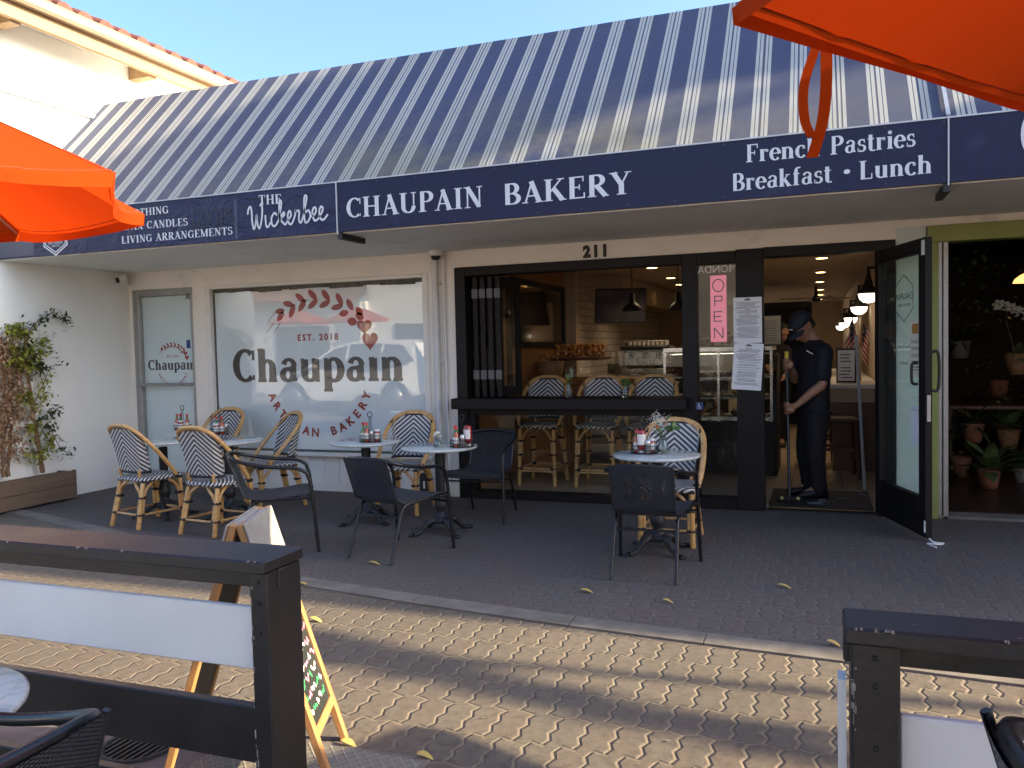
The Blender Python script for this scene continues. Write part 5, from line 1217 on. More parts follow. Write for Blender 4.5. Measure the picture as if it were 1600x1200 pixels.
# leaning pole, mat, sweepings
q = PZ(1351, 765, FZ); p = PY(1337.5, 524, FY+.6)
tag(MB().tube([(q.x, q.y, FZ), (p.x, FY+.6, p.z)], .014, 8).build('leaning_pole', M_plain('pale_grey_pole', (.42, .44, .48), .4, .04, 8, 0)), 'pale metal pole leaning inside the right side of the doorway', 'pole')
t = NT('ribbed_rubber'); X, Y, Z = t.xyz(t.coord()); w_ = t.mth('SINE', t.mth('MULTIPLY', Y, 260)); m_mat = t.done(t.pbsdf((.016, .015, .015), .7, 0, t.bump(w_, .6, .004)))
tag(MB().box((-.38, FY+.02, FZ+.001), (.42, 7.93, FZ+.013), .004).build('door_mat', m_mat), 'black ribbed mat across the bakery doorway', 'mat')
rr = random.Random(31)
for i in range(9):
    x, y = rr.uniform(-.05, .40), rr.uniform(7.2, 7.85); tag(MB().obox((x, y, FZ+.019), (rr.uniform(.04, .12), .012, .008), (0, 0, rr.uniform(-.5, .5))).build('crumb_scrap', m_ink), 'small grey scrap swept onto the black doorway mat', 'scrap', 'scraps on the doorway mat')
# ------------------------------------------------------------------ inside the plant shop
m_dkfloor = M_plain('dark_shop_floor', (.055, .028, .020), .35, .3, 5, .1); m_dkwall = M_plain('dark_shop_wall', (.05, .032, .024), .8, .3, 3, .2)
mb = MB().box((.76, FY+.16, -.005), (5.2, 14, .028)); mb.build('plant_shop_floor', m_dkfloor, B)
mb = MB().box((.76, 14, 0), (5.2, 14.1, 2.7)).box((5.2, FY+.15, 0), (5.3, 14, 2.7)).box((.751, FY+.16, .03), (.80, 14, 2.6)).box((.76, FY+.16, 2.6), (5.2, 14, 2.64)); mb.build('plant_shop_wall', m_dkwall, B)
m_panel = M_emit('pale_light_panel', (.55, .72, .85), 1.3)
p = PZ(1555, 408, 2.55); o = thing('light_panel', 'pale blue ceiling light panel in the plant shop', 'light', (p.x+.3, p.y, 2.59)); MB().box((-.7, -.3, -.02), (.7, .3, .0)).build('frame', m_alu, o); MB().box((-.66, -.26, -.024), (.66, .26, -.021)).build('diffuser', m_panel, o)
ld = bpy.data.lights.new('panel_lamp', 'AREA'); ld.energy = 1.4; ld.color = (.9, .95, 1); ld.size = 1.0; lo = bpy.data.objects.new('panel_lamp', ld); COL.objects.link(lo); lo.parent = o; lo.location = (0, 0, -.05)
p = PY(1594, 436, 10); o = thing('amber_lamp', 'small amber lamp glowing in the plant shop', 'lamp', (p.x+.05, 10, p.z)); MB().lathe([(.12, -.04), (.10, .0), (.05, .04), (.01, .06)], 16).build('shade', m_emit_amber if False else M_emit('amber_glow', (1, .45, .12), .8), o); MB().tube([(0, 0, .06), (0, 0, 2.6-p.z)], .005, 5).build('cord', m_blk, o)
p = PY(1495, 381, 7.6); 
m_dkleaf = M_plain('dark_houseplant_leaf', (.028, .050, .022), .45, .5, 12, 0); m_ltleaf = M_plain('pale_houseplant_leaf', (.09, .13, .05), .45, .4, 12, 0); m_pot = M_plain('terracotta_pot', (.22, .09, .05), .8, .2, 12, .2); m_pot2 = M_plain('grey_pot', (.22, .22, .22), .7, .2, 12, .2)
def leafm(mb, b, d, up, L, W, fold=.25, n=4):
    """one bent blade with a midrib"""
    d = Vector(d).normalized(); s = d.cross(Vector(up)); s = (s if s.length > 1e-4 else d.orthogonal()).normalized(); u = s.cross(d)
    vs = []; 
    for i in range(n+1):
        t_ = i/n; c = Vector(b)+d*(L*t_)-u*(L*fold*t_*t_); w = W*math.sin(PI*min(1, .12+t_*.88))**.8*(1-.15*t_)
        vs += [c-s*w+u*w*.25, c, c+s*w+u*w*.25]
    mb.add(vs, [(3*i+k, 3*i+k+1, 3*i+k+4, 3*i+k+3) for i in range(n) for k in (0, 1)], True)
def houseplant(px, py, Y, label, kind, seed, sc=1.0, pot=True):
    rr = random.Random(seed); p = PY(px, py, Y); o = thing('potted_plant', label, 'plant', (p.x, Y, max(.03, p.z)), 0, 'plants crowding the plant shop')
    ph = .20*sc; 
    if pot: MB().lathe([(0, 0), (.08*sc, 0), (.115*sc, ph), (.10*sc, ph), (.09*sc, ph*.8), (0, ph*.8)], 18).build('pot', rr.choice([m_pot, m_pot2, m_wickb]), o)
    mb = MB()
    n = {'fern': 60, 'broad': 22, 'trail': 90, 'orchid': 12}[kind]
    for i in range(n):
        a = rr.uniform(0, 2*PI); e = rr.uniform(.1, 1.3); d = Vector((math.cos(a)*math.cos(e), math.sin(a)*math.cos(e), math.sin(e)))
        if kind == 'fern': leafm(mb, (0, 0, ph*.8), d, (0, 0, 1), rr.uniform(.25, .48)*sc, .016*sc, .7)
        elif kind == 'broad': leafm(mb, Vector((0, 0, ph*.8))+d*.10*sc, d, (0, 0, 1), rr.uniform(.18, .36)*sc, .07*sc, .4)
        elif kind == 'trail': c = Vector((rr.gauss(0, .13), rr.gauss(0, .13), ph+rr.uniform(-.5, .35)*sc)); leafm(mb, c, (rr.gauss(0, 1), rr.gauss(0, 1), rr.gauss(0, .6)), (0, 0, 1), .07*sc, .028*sc, .3, 2)
        else: leafm(mb, (0, 0, ph*.8), d, (0, 0, 1), rr.uniform(.15, .25)*sc, .035*sc, .5)
    mb.build('foliage', m_ltleaf if rr.random() < .4 else m_dkleaf, o)
    if kind == 'orchid':
        mb = MB(); 
        for k in range(3):
            for i in range(8): c = Vector((-.18+.05*i+rr.gauss(0, .01), rr.gauss(0, .03), ph+.42*sc-.004*i*i+.03*k)); blob_flower(mb, c, .032*sc, 12, rr)
        mb.build('blossom', m_petw, o); MB().tube(smooth_path([(0, 0, ph*.8), (-.1, 0, ph+.35*sc), (.0, 0, ph+.45*sc), (.15, 0, ph+.38*sc)], 4), .005, 5).build('stem', m_dkleaf, o)
    return o
houseplant(1545, 800, 8.4, 'leafy plant in a pot low at the plant shop entrance', 'broad', 1, .85); houseplant(1500, 760, 9.2, 'dark trailing plant beside the door track', 'trail', 2, .9)
houseplant(1520, 690, 8.9, 'spiky fern in a tub in the plant shop', 'fern', 3, .9); houseplant(1530, 470, 9.5, 'hanging trailing plant high in the plant shop', 'trail', 4, 1.0, False); houseplant(1590, 585, 9.0, 'white orchid in a pot at the right edge', 'orchid', 5, 1.0)
houseplant(1575, 700, 9.8, 'broad leaved dark plant behind the fern', 'broad', 6, 1.0); houseplant(1500, 560, 10.5, 'feathery dark plant on the shelf in the plant shop', 'fern', 7, 1.0); houseplant(1560, 620, 10.2, 'pale leaved plant deep in the plant shop', 'trail', 8, .9)
houseplant(1598, 780, 8.8, 'low broad plant at the right edge of the picture', 'broad', 9, .7)
o = thing('plant_bench', 'dark timber bench of pots in the plant shop', 'bench', (1.75, 9.9, .028)); MB().box((-.5, -.3, .62), (.9, .35, .66), .005).build('top', m_darkwood, o)
for sx in (-.45, .85):
    for sy in (-.25, .3): MB().box((sx-.025, sy-.025, 0), (sx+.025, sy+.025, .619)).build('leg', m_darkwood, o)
# ------------------------------------------------------------------ people
m_skin = M_plain('tanned_skin', (.34, .18, .115), .55, .10, 9, .15, bscale=150)
m_shirt = M_plain('navy_cotton', (.008, .010, .019), .85, .2, 10, 1.0, bscale=14); m_trou = M_plain('black_trouser_cloth', (.007, .007, .010), .85, .2, 9, 1.0, bscale=11)
m_cap = M_plain('washed_navy_cap', (.020, .026, .042), .8, .15, 14, .3); m_hair = M_plain('dark_brown_hair', (.016, .011, .008), .6, .3, 60, .5)
m_shoe = M_plain('black_shoe', (.010, .010, .011), .45, .2, 15, .15)
def soft(o, vox, it=4):
    r = o.modifiers.new('one_surface', 'REMESH'); r.mode = 'VOXEL'; r.voxel_size = vox; r.use_smooth_shade = True
    s = o.modifiers.new('soften', 'SMOOTH'); s.iterations = it; s.factor = .5
    return o
def limb(mb, pts, rad, k=4, n=12):
    P = smooth_path(pts, k); R_ = []
    for i in range(len(pts)-1):
        for j in range(k): R_.append(rad[i]+(rad[i+1]-rad[i])*j/k)
    R_.append(rad[-1]); mb.tube(P, R_, n); mb.ball(P[0], rad[0], 8); mb.ball(P[-1], rad[-1], 8)
def loft(mb, secs, n=20):
    """secs: (centre, right vector, front vector) ellipses joined"""
    vs = []
    for c, a, b in secs:
        for k in range(n):
            t_ = 2*PI*k/n; vs.append(Vector(c)+Vector(a)*math.cos(t_)+Vector(b)*math.sin(t_))
    fs = [(j*n+k, j*n+(k+1) % n, (j+1)*n+(k+1) % n, (j+1)*n+k) for j in range(len(secs)-1) for k in range(n)]
    mb.add(vs, fs+[tuple(range(n))[::-1], tuple(range((len(secs)-1)*n, len(secs)*n))], True)
def hand_grip(mb, c, axis, out, side, s=1.0):
    """fist round a pole: c = pole centre, axis along the pole (thumb end), out = from pole to the knuckles, side = towards the wrist"""
    c = Vector(c); ax = Vector(axis).normalized(); o_ = Vector(out); o_ = (o_-ax*o_.dot(ax)).normalized(); w = ax.cross(o_)
    sgn = 1 if w.dot(Vector(side)) > 0 else -1; w = w*sgn
    R0 = .024*s
    mb.ball(c+o_*.030*s+w*.020*s, .036*s, 8, (1, 1, 1))
    for i in range(4):
        h = (-.033+.0215*i)*s; L = (.82, 1.0, 1.05, .92)[i]; pts = []
        for a in (60, 20, -25, -75, -125, -165):
            t_ = math.radians(a); pts.append(c+ax*h+(o_*math.sin(t_+1.2)-w*math.cos(t_+1.2)*-1)*(R0+.004*s)*L if False else c+ax*h+(w*math.cos(math.radians(50+(60-a)*L*1.05))*1.0+o_*math.sin(math.radians(50+(60-a)*L*1.05)))*(R0))
        limb(mb, pts, [.0105*s, .0105*s, .010*s, .0095*s, .009*s, .008*s], 2, 8)
    limb(mb, [c+o_*.03*s+w*.03*s+ax*.025*s, c+o_*.024*s+w*.005*s+ax*.046*s, c+o_*.014*s-w*.018*s+ax*.052*s, c-o_*.006*s-w*.026*s+ax*.048*s], [.014*s, .012*s, .0105*s, .009*s], 3, 8)
def head(mb, c, fwd, up, s=1.0):
    c = Vector(c); f = Vector(fwd).normalized(); u = Vector(up); u = (u-f*u.dot(f)).normalized(); r = f.cross(u)
    P = lambda x, y, z: c+r*(x*s)+f*(y*s)+u*(z*s)
    loft(mb, [(P(0, .045, -.118), r*.018*s, f*.016*s), (P(0, .040, -.105), r*.040*s, f*.045*s), (P(0, .025, -.075), r*.056*s, f*.072*s), (P(0, .012, -.035), r*.066*s, f*.085*s), (P(0, .0, .01), r*.073*s, f*.094*s), (P(0, -.008, .05), r*.075*s, f*.097*s), (P(0, -.010, .085), r*.066*s, f*.085*s), (P(0, -.012, .112), r*.040*s, f*.052*s), (P(0, -.012, .122), r*.012*s, f*.016*s)])
    limb(mb, [P(0, .092, .012), P(0, .108, -.018), P(0, .118, -.036)], [.010*s, .013*s, .016*s], 3, 8)           # nose
    limb(mb, [P(-.012, .108, -.042), P(.012, .108, -.042)], [.010*s, .010*s], 2, 8)
    limb(mb, [P(-.024, .086, -.070), P(0, .097, -.068), P(.024, .086, -.070)], [.007*s, .010*s, .007*s], 3, 8)    # lips
    limb(mb, [P(-.020, .084, -.079), P(0, .094, -.080), P(.020, .084, -.079)], [.007*s, .010*s, .007*s], 3, 8)
    limb(mb, [P(-.050, .078, .026), P(-.02, .094, .028), P(0, .093, .022), (P(.02, .094, .028)), P(.050, .078, .026)], [.009*s, .011*s, .010*s, .011*s, .009*s], 3, 8)   # brow
    mb.ball(P(0, .066, -.108), .022*s, 8)
    for q in (-1, 1):
        mb.ball(P(q*.032, .076, .008), .0135*s, 8)
        limb(mb, [P(q*.074, -.008, .028), P(q*.084, -.018, .018), P(q*.083, -.016, -.010), P(q*.073, -.004, -.028)], [.009*s, .012*s, .010*s, .008*s], 3, 8)   # ear
    return P, r, f, u
def person(name, label, J, fwd, hfwd, hup, shirt, trousers, cap=True, grips=None, sc=1.0):
    T = thing(name, label, 'person', (0, 0, 0)); f = Vector(fwd).normalized(); r = Vector((f.y, -f.x, 0))
    up = Vector((0, 0, 1))
    mb = MB()
    P, hr, hf, hu = head(mb, J['head'], hfwd, hup, sc)
    limb(mb, [J['neck'], J['neck'].lerp(P(0, -.02, -.05), .55), P(0, -.02, -.03)], [.060*sc, .053*sc, .055*sc])
    sp = [J['pelvis'], J['waist'], J['chest'], J['neck']]
    loft(mb, [(J['pelvis']-up*.08, r*.13, f*.09), (J['pelvis'], r*.155, f*.105), (J['waist'], r*.140, f*.098), (J['chest'], r*.160, f*.108), (J['chest'].lerp(J['neck'], .6), r*.150, f*.09), (J['neck'], r*.06, f*.058)])
    for s in ('L', 'R'):
        limb(mb, [J[s+'sh'], J[s+'sh'].lerp(J[s+'el'], .45), J[s+'el'], J[s+'el'].lerp(J[s+'wr'], .3), J[s+'wr']], [.056, .046, .039, .041, .027])
        limb(mb, [J[s+'hip'], J[s+'hip'].lerp(J[s+'kn'], .4), J[s+'kn'], J[s+'kn'].lerp(J[s+'an'], .35), J[s+'an']], [.088, .076, .052, .055, .036])
        limb(mb, [J[s+'an'], J[s+'toe']], [.036, .028])
        if grips and s in grips:
            g = grips[s]; limb(mb, [J[s+'wr'], Vector(g[0])+Vector(g[2]).normalized()*.03], [.027, .030], 3); hand_grip(mb, *g)
        else:
            d = (J[s+'wr']-J[s+'el']).normalized(); limb(mb, [J[s+'wr'], J[s+'wr']+d*.07], [.027, .033], 3)
            sd = d.cross(f).normalized()
            for i in range(4):
                b = J[s+'wr']+d*.085+f*(.024-.016*i); L = (.068, .076, .072, .056)[i]; limb(mb, [b, b+d*L*.5+sd*.004, b+d*L+sd*.016], [.009, .0085, .007], 3, 8)
            b = J[s+'wr']+d*.035+f*.03; limb(mb, [b, b+d*.035+f*.018, b+d*.065+f*.018], [.011, .0095, .008], 3, 8)
    soft(mb.build('body', m_skin, T), .0065, 3)
    # shirt
    mb = MB()
    loft(mb, [(J['pelvis']-up*.06, r*.178, f*.125), (J['pelvis']+up*.04, r*.172, f*.122), (J['waist'], r*.165, f*.118), (J['chest'], r*.182, f*.126), (J['chest'].lerp(J['neck'], .55), r*.170, f*.104), (J['neck']-up*.025, r*.085, f*.075), (J['neck']+up*.004, r*.068, f*.065)], 24)
    for s in ('L', 'R'):
        a = J[s+'sh']; b = J[s+'sh'].lerp(J[s+'el'], .74); limb(mb, [J['chest'].lerp(J['neck'], .55).lerp(a, .5), a, a.lerp(b, .5), b], [.09, .072, .066, .070], 4, 14)
    soft(mb.build('shirt', shirt, T), .010, 3)
    mb = MB(); loft(mb, [(J['pelvis']+up*.03, r*.166, f*.115), (J['pelvis']-up*.06, r*.172, f*.122), (J['pelvis']-up*.13, r*.160, f*.115), (J['pelvis']-up*.17, r*.10, f*.09)], 24)
    for s in ('L', 'R'):
        mid = J[s+'kn'].lerp(J[s+'an'], .5)
        limb(mb, [J[s+'hip'], J[s+'hip'].lerp(J[s+'kn'], .5), J[s+'kn'], mid, J[s+'an'].lerp(mid, .3), J[s+'an']-up*.01], [.105, .092, .078, .072, .066, .070], 4, 14)
    soft(mb.build('trousers', trousers, T), .010, 3)
    for s in ('L', 'R'):
        mb = MB(); d = J[s+'toe']-J[s+'an']; d.z = 0; d.normalize(); w = Vector((-d.y, d.x, 0)); g = J[s+'toe'].z-.03; b = Vector((J[s+'an'].x, J[s+'an'].y, g))
        loft(mb, [(b-d*.075+up*.035, w*.018, up*.030), (b-d*.065+up*.040, w*.036, up*.040), (b-d*.02+up*.050, w*.040, up*.050), (b+d*.06+up*.042, w*.042, up*.042), (b+d*.13+up*.030, w*.048, up*.030), (b+d*.185+up*.024, w*.038, up*.022), (b+d*.20+up*.022, w*.014, up*.012)], 14)
        mb.build('shoe', m_shoe, T)
    # hair, cap
    mb = MB(); loft(mb, [(P(0, -.052, -.055), hr*.060*sc, hf*.046*sc), (P(0, -.045, -.02), hr*.076*sc, hf*.058*sc), (P(0, -.028, .03), hr*.081*sc, hf*.082*sc), (P(0, -.016, .075), hr*.078*sc, hf*.096*sc), (P(0, -.014, .115), hr*.05*sc, hf*.065*sc), (P(0, -.014, .131), hr*.012*sc, hf*.016*sc)])
    soft(mb.build('hair', m_hair, T), .008, 2)
    if cap:
        mb = MB(); loft(mb, [(P(0, -.006, .030), hr*.088*sc, hf*.112*sc), (P(0, -.008, .065), hr*.089*sc, hf*.112*sc), (P(0, -.012, .100), hr*.078*sc, hf*.098*sc), (P(0, -.014, .128), hr*.052*sc, hf*.064*sc), (P(0, -.014, .142), hr*.02*sc, hf*.024*sc)], 24)
        C_ = mb.build('cap', m_cap, T)
        mb = MB()
        def brim(u_, v_):
            a = (u_-.5)*2.5; x = .086*math.sin(a)*(1+.05*v_); y = .098*math.cos(a)*.95+.02+v_*.085*math.cos(a*.72); return tuple(P(x, y, .034-.018*(u_*2-1)**2*1.3-v_*.022))
        mb.grid(brim, 18, 5).grid(lambda u_, v_: tuple(Vector(brim(1-u_, v_))-hu*.005), 18, 5); mb.build('brim', m_cap, C_)
        mb = MB()
        for i in range(7): mb.obox(P(-.026+.0085*i, .1065, .062), (.004, .006, .010))
        mb.build('emblem', m_white, C_)
    return T, P
D0 = 7.60
def JP(px, py, dy=0.0): return PY(px, py, D0+dy)
pt = JP(1229, 556, -.20); pbz = PZ(1233.5, 781, .06); pb = Vector((pbz.x, pbz.y, .06))
def onpole(py):
    t_ = (py-556)/(781-556); return pt.lerp(pb, t_)
pole_ax = (pt-pb).normalized()
gU = onpole(571); gL = onpole(640)
Jm = dict(head=JP(1255, 510, .0), neck=JP(1273, 532, .01), chest=JP(1273, 570, .02), waist=JP(1271, 610, .02), pelvis=JP(1271, 645, .02),
   Lsh=JP(1288, 550, -.15), Lel=JP(1285, 600, -.22), Lwr=JP(1246, 632, -.22), Rsh=JP(1252, 548, .15), Rel=JP(1243, 592, .10), Rwr=JP(1235, 574, -.10),
   Lhip=JP(1276, 655, -.07), Lkn=JP(1274, 705, -.12), Lan=JP(1280, 757, -.08), Ltoe=JP(1256, 766, -.12), Rhip=JP(1265, 655, .10), Rkn=JP(1258, 702, .08), Ran=JP(1264, 752, .10), Rtoe=JP(1241, 759, .05))
for s in ('L', 'R'):
    Jm[s+'toe'].z = FZ+.045; Jm[s+'an'].z = FZ+.105
T, P = person('person', 'man in a navy cap and T-shirt stooping to sweep in the bakery doorway', Jm, (-.86, -.50, 0), (-.60, -.42, -.68), (-.50, -.30, .80), m_shirt, m_trou, True,
   {'L': (gL, pole_ax, (.25, -.9, 0), (.9, -.1, 0)), 'R': (gU, pole_ax, (.1, -.85, 0), (.6, .6, 0))})
q = JP(1265, 549, -.16); mb = MB()
for i in range(9): mb.obox(q+Vector((-.024+.006*i, -.004, .006-.0035*i)), (.0045, .006, .010))
mb.build('shirt_print', m_white, T)
o = thing('broom', 'long handled black broom with a yellow grip held by the stooping man', 'broom', pb); 
MB().tube([(0, 0, .03), pt-pb], .0125, 10).build('handle', M_plain('blue_black_pole', (.03, .04, .055), .35, .1, 20, 0, metal=.3), o)
MB().tube([(pt-pb)*.975, (pt-pb)*1.03], .018, 10).build('grip', M_plain('yellow_plastic', (.70, .55, .03), .4, .1, 20, 0), o)
MB().box((-.10, -.03, -.005), (.10, .03, .03), .012).build('head', m_blk, o); mb = MB(); rr = random.Random(6)
for i in range(220): x, y = rr.uniform(-.1, .1), rr.uniform(-.03, .03); mb.beam((x, y, 0), (x+rr.gauss(0, .012), y+rr.gauss(0, .012), -.046), .003, .003)
mb.build('bristles', m_blk, o); MB().ball((-.06, -.035, .02), .016, 6).ball((.07, -.035, .02), .016, 6).build('end_cap', M_plain('pale_yellow_plastic', (.5, .45, .16), .5, .1, 20, 0), o)
# a second worker further in, seen past the first man's shoulder
D0 = 11.2
Jb = dict(head=JP(1221, 519, 0), neck=JP(1216, 538, 0), chest=JP(1215, 560, 0), waist=JP(1215, 585, 0), pelvis=JP(1215, 608, 0), Lsh=JP(1228, 548, -.06), Lel=JP(1236, 570, -.12), Lwr=JP(1228, 585, -.28), Rsh=JP(1203, 548, .04), Rel=JP(1200, 572, -.08), Rwr=JP(1210, 586, -.26),
   Lhip=JP(1221, 612), Lkn=JP(1221, 645), Lan=JP(1221, 680), Ltoe=JP(1223, 684, -.15), Rhip=JP(1210, 612), Rkn=JP(1210, 645), Ran=JP(1210, 680), Rtoe=JP(1209, 684, -.15))
for s in ('L', 'R'): Jb[s+'toe'].z = FZ+.045; Jb[s+'an'].z = FZ+.10
person('person', 'dark haired worker in black standing inside behind the stooping man', Jb, (.25, -.97, 0), (.55, -.7, -.45), (.2, -.2, .9), m_trou, m_trou, False)
# ------------------------------------------------------------------ foreground fences
m_fblk = M_plain('scuffed_black_fence_paint', (.016, .015, .017), .42, .3, 5, .25, bscale=60, stain=(26, .70, (.10, .09, .08), .8))
m_fwht = M_plain('white_fence_board', (.66, .66, .67), .5, .05, 3, .1, bscale=40, stain=(9, .68, (.42, .40, .38), .6))
FT = .95
m_chip = M_plain('chipped_paint', (.24, .21, .19), .8, .3, 60, 0)
def fence(name, label, x0, x1, end, yy, back, zw):
    """end = x of the post that shows"""
    T = thing(name, label, 'fence', (end, yy, 0)); e = end
    L = lambda x: x-e
    MB().box((L(x0), -.085, FT-.028), (L(x1), back, FT), .004).build('cap_board', m_fblk, T)
    MB().box((L(x0), -.03, FT-.075), (L(x1), -.002, FT-.029), .003).build('rail', m_fblk, T)
    s = 1 if x0 < x1 and abs(e-x1) < .2 else -1
    MB().box((L(e)-.048, -.066, 0), (L(e), min(.060, back), FT-.029), .004).build('post', m_fblk, T) if s == 1 else MB().box((L(e), -.066, 0), (L(e)+.072, min(.06, back), FT-.029), .004).build('post', m_fblk, T)
    a, b = (L(x0), L(e)-.049) if s == 1 else (L(e)+.073, L(x1))
    MB().box((a, -.04, zw-.142), (b, -.022, zw), .003).build('white_board', m_fwht, T)
    rr = random.Random(int(abs(e)*100)); mb = MB()
    for i in range(20):                                      # chipped paint along the edges
        x = rr.uniform(max(a, -1.4), min(b, 1.4)) if rr.random() < .75 else L(e)+(rr.uniform(-.04, -.01) if s == 1 else rr.uniform(.0, .06)); w_ = rr.uniform(.001, .006); mb.box((x, -.0865, FT-.0015-rr.random()*.002), (x+w_, -.080, FT+.0006))
    for i in range(22): x = rr.uniform(max(a, -1.2), min(b, 1.2)); y_ = rr.uniform(-.07, back-.01); s_ = rr.uniform(.0015, .0045); mb.add([(x-s_, y_, FT+.0007), (x, y_-s_*.6, FT+.0007), (x+s_*1.4, y_, FT+.0007), (x, y_+s_*.7, FT+.0007)], [(0, 1, 2, 3)])
    for i in range(16): z_ = rr.uniform(.45, FT-.06); x = (L(e)-.048 if s == 1 else L(e))+rr.uniform(.0, .006); mb.box((x, -.0668, z_), (x+rr.uniform(.001, .004), -.064, z_+rr.uniform(.003, .02)))
    mb.build('paint_chips', m_chip, T)['kind'] = 'stuff'
    mb = MB(); px_ = (L(e)-.024 if s == 1 else L(e)+.036)
    for z_ in (FT-.055, FT-.10, zw-.05, zw-.29): mb.lathe([(.0055, 0), (.0048, .003), (0, .0036)], 10) if False else mb.box((px_-.004, -.0695, z_), (px_+.004, -.0662, z_+.008), .002)
    mb.build('bolt_head', m_iron, T)
    MB().box((a, -.05, zw-.352), (b, -.022, zw-.223), .003).build('rail', m_fblk, T)
    MB().box((a, -.05, zw-.56), (b, -.022, zw-.43), .003).build('rail', m_fblk, T)
    return T
fence('timber_fence', 'black timber fence with one white board, standing at the left', -4.2, -1.12, -1.125, 1.54, .065, .832)
RF = fence('timber_fence', 'black timber fence with one white board, standing at the right corner', .038, 3.2, .048, 1.455, .022, .80)
MB().box((-.018, -.03, .3), (-.0055, .01, .845)).build('side_board', m_fwht, RF)
# near table and chairs on this side of the fences
o = dup(tb0, (-1.86, 1.11, 0), .3, 'pale tabletop at the lower left corner, this side of the fence', 'near side tables'); 
o = dup(bk0, (-1.52, .93, 0), face(180), 'black wicker chair cropped at the lower left corner', 'near side chairs'); NEARL = o; o.scale = (1, 1, 1.03)
o = dup(bk0, (.56, 1.10, 0), face(8), 'black wicker chair cropped at the lower right corner', 'near side chairs'); NEARR = o; o.scale = (1.05, 1.05, 1.21)
# ------------------------------------------------------------------ folding sign behind the left fence
m_sfr = M_wood('sign_frame_pine', (.36, .17, .06), (.50, .27, .11), .55, (30, 30, 3), .15); m_chalk = M_plain('chalkboard', (.018, .022, .022), .6, .3, 6, .05); m_swh = M_plain('weathered_white_wood', (.28, .265, .24), .75, .15, 18, .5)
m_chg = M_plain('green_chalk', (.04, .32, .12), .8, .2, 20, 0); m_chp = M_plain('pink_chalk', (.62, .22, .32), .8, .2, 20, 0)
th = 1.957; e = Vector((math.cos(th), math.sin(th), 0)); nrm = Vector((e.y, -e.x, 0)); c = Vector((-1.80, 2.28, 0)); h, s, w = .853, .258, .16
A = thing('folding_sign', 'pine framed folding chalkboard sign standing behind the left fence', 'sign', (c.x, c.y, 0))
for sg, nm in ((1, 'facing right'), (-1, 'facing left')):
    mb = MB(); up = (nrm*(-sg*s)+Vector((0, 0, h))); Lq = up.length; up.normalize(); n2 = up.cross(e)*(1 if sg > 0 else -1)
    n2 = (nrm*sg*h+Vector((0, 0, s))).normalized()
    base = nrm*(sg*(s+.010))
    F = Matrix(((e.x, up.x, n2.x, base.x), (e.y, up.y, n2.y, base.y), (e.z, up.z, n2.z, base.z), (0, 0, 0, 1)))
    mb.M = F; mb.box((-w, 0, -.012), (-w+.034, Lq, .012), .003).box((w-.034, 0, -.012), (w, Lq, .012), .003); mb.box((-w+.035, .14, -.010), (w-.035, .175, .010), .003)
    PN = mb.build('panel_frame', m_sfr, A)
    mb = MB(); mb.M = F; mb.box((-w+.035, .176, -.006), (w-.035, Lq-.05, .004)); mb.build('chalkboard', m_chalk, PN)
    mb = MB(); mb.M = F; mb.box((-w-.004, Lq-.16, .013), (w+.004, Lq-.002, .021), .003); mb.box((-w+.035, Lq-.049, -.010), (w-.035, Lq, .010), .003); mb.build('header_board', m_swh, PN)
    rr = random.Random(3+sg); mb = MB(); mb.M = F; mb2 = MB(); mb2.M = F; mb3 = MB(); mb3.M = F
    for k in range(11):
        y = .22+k*.045; x = -w+.05; 
        while x < w-.06:
            q = rr.choice([mb, mb, mb2, mb3]); L = rr.uniform(.015, .05); pts = [((x+L*i/4, y+rr.uniform(-.010, .014)), .011) for i in range(5)]; 
            strokes(q, [pts], lambda u, v, h_: (u, v, .0052+h_)); x += L+.012
    mb.build('chalk_writing', m_white, PN); mb2.build('chalk_drawing', m_chg, PN); mb3.build('chalk_drawing', m_chp, PN)
# ------------------------------------------------------------------ umbrellas
t = NT('orange_umbrella_cloth'); wv = t.noise(500, 2); f = t.noise(2.5, 4); col = t.mix(f, (.36, .044, .0025), (.41, .052, .003))
pb_ = t.n.new('ShaderNodeBsdfPrincipled'); t.set(pb_.inputs['Base Color'], col); pb_.inputs['Roughness'].default_value = .85; pb_.inputs['Specular IOR Level'].default_value = .12; t.link(t.bump(t.mth('ADD', wv, t.mth('MULTIPLY', t.noise(7, 3), 4.0)), .25, .006), pb_.inputs['Normal'])
tl = t.n.new('ShaderNodeBsdfTranslucent'); t.set(tl.inputs[0], (.70, .055, .005)); mx = t.n.new('ShaderNodeMixShader'); mx.inputs[0].default_value = .36; t.link(pb_.outputs[0], mx.inputs[1]); t.link(tl.outputs[0], mx.inputs[2])
m_orange = t.done(mx.outputs[0])
m_seam = M_plain('dark_orange_stitching', (.30, .035, .004), .9, .2, 60, 0)
m_mast = M_plain('silver_mast', (.45, .45, .44), .35, .1, 10, 0, metal=.8)
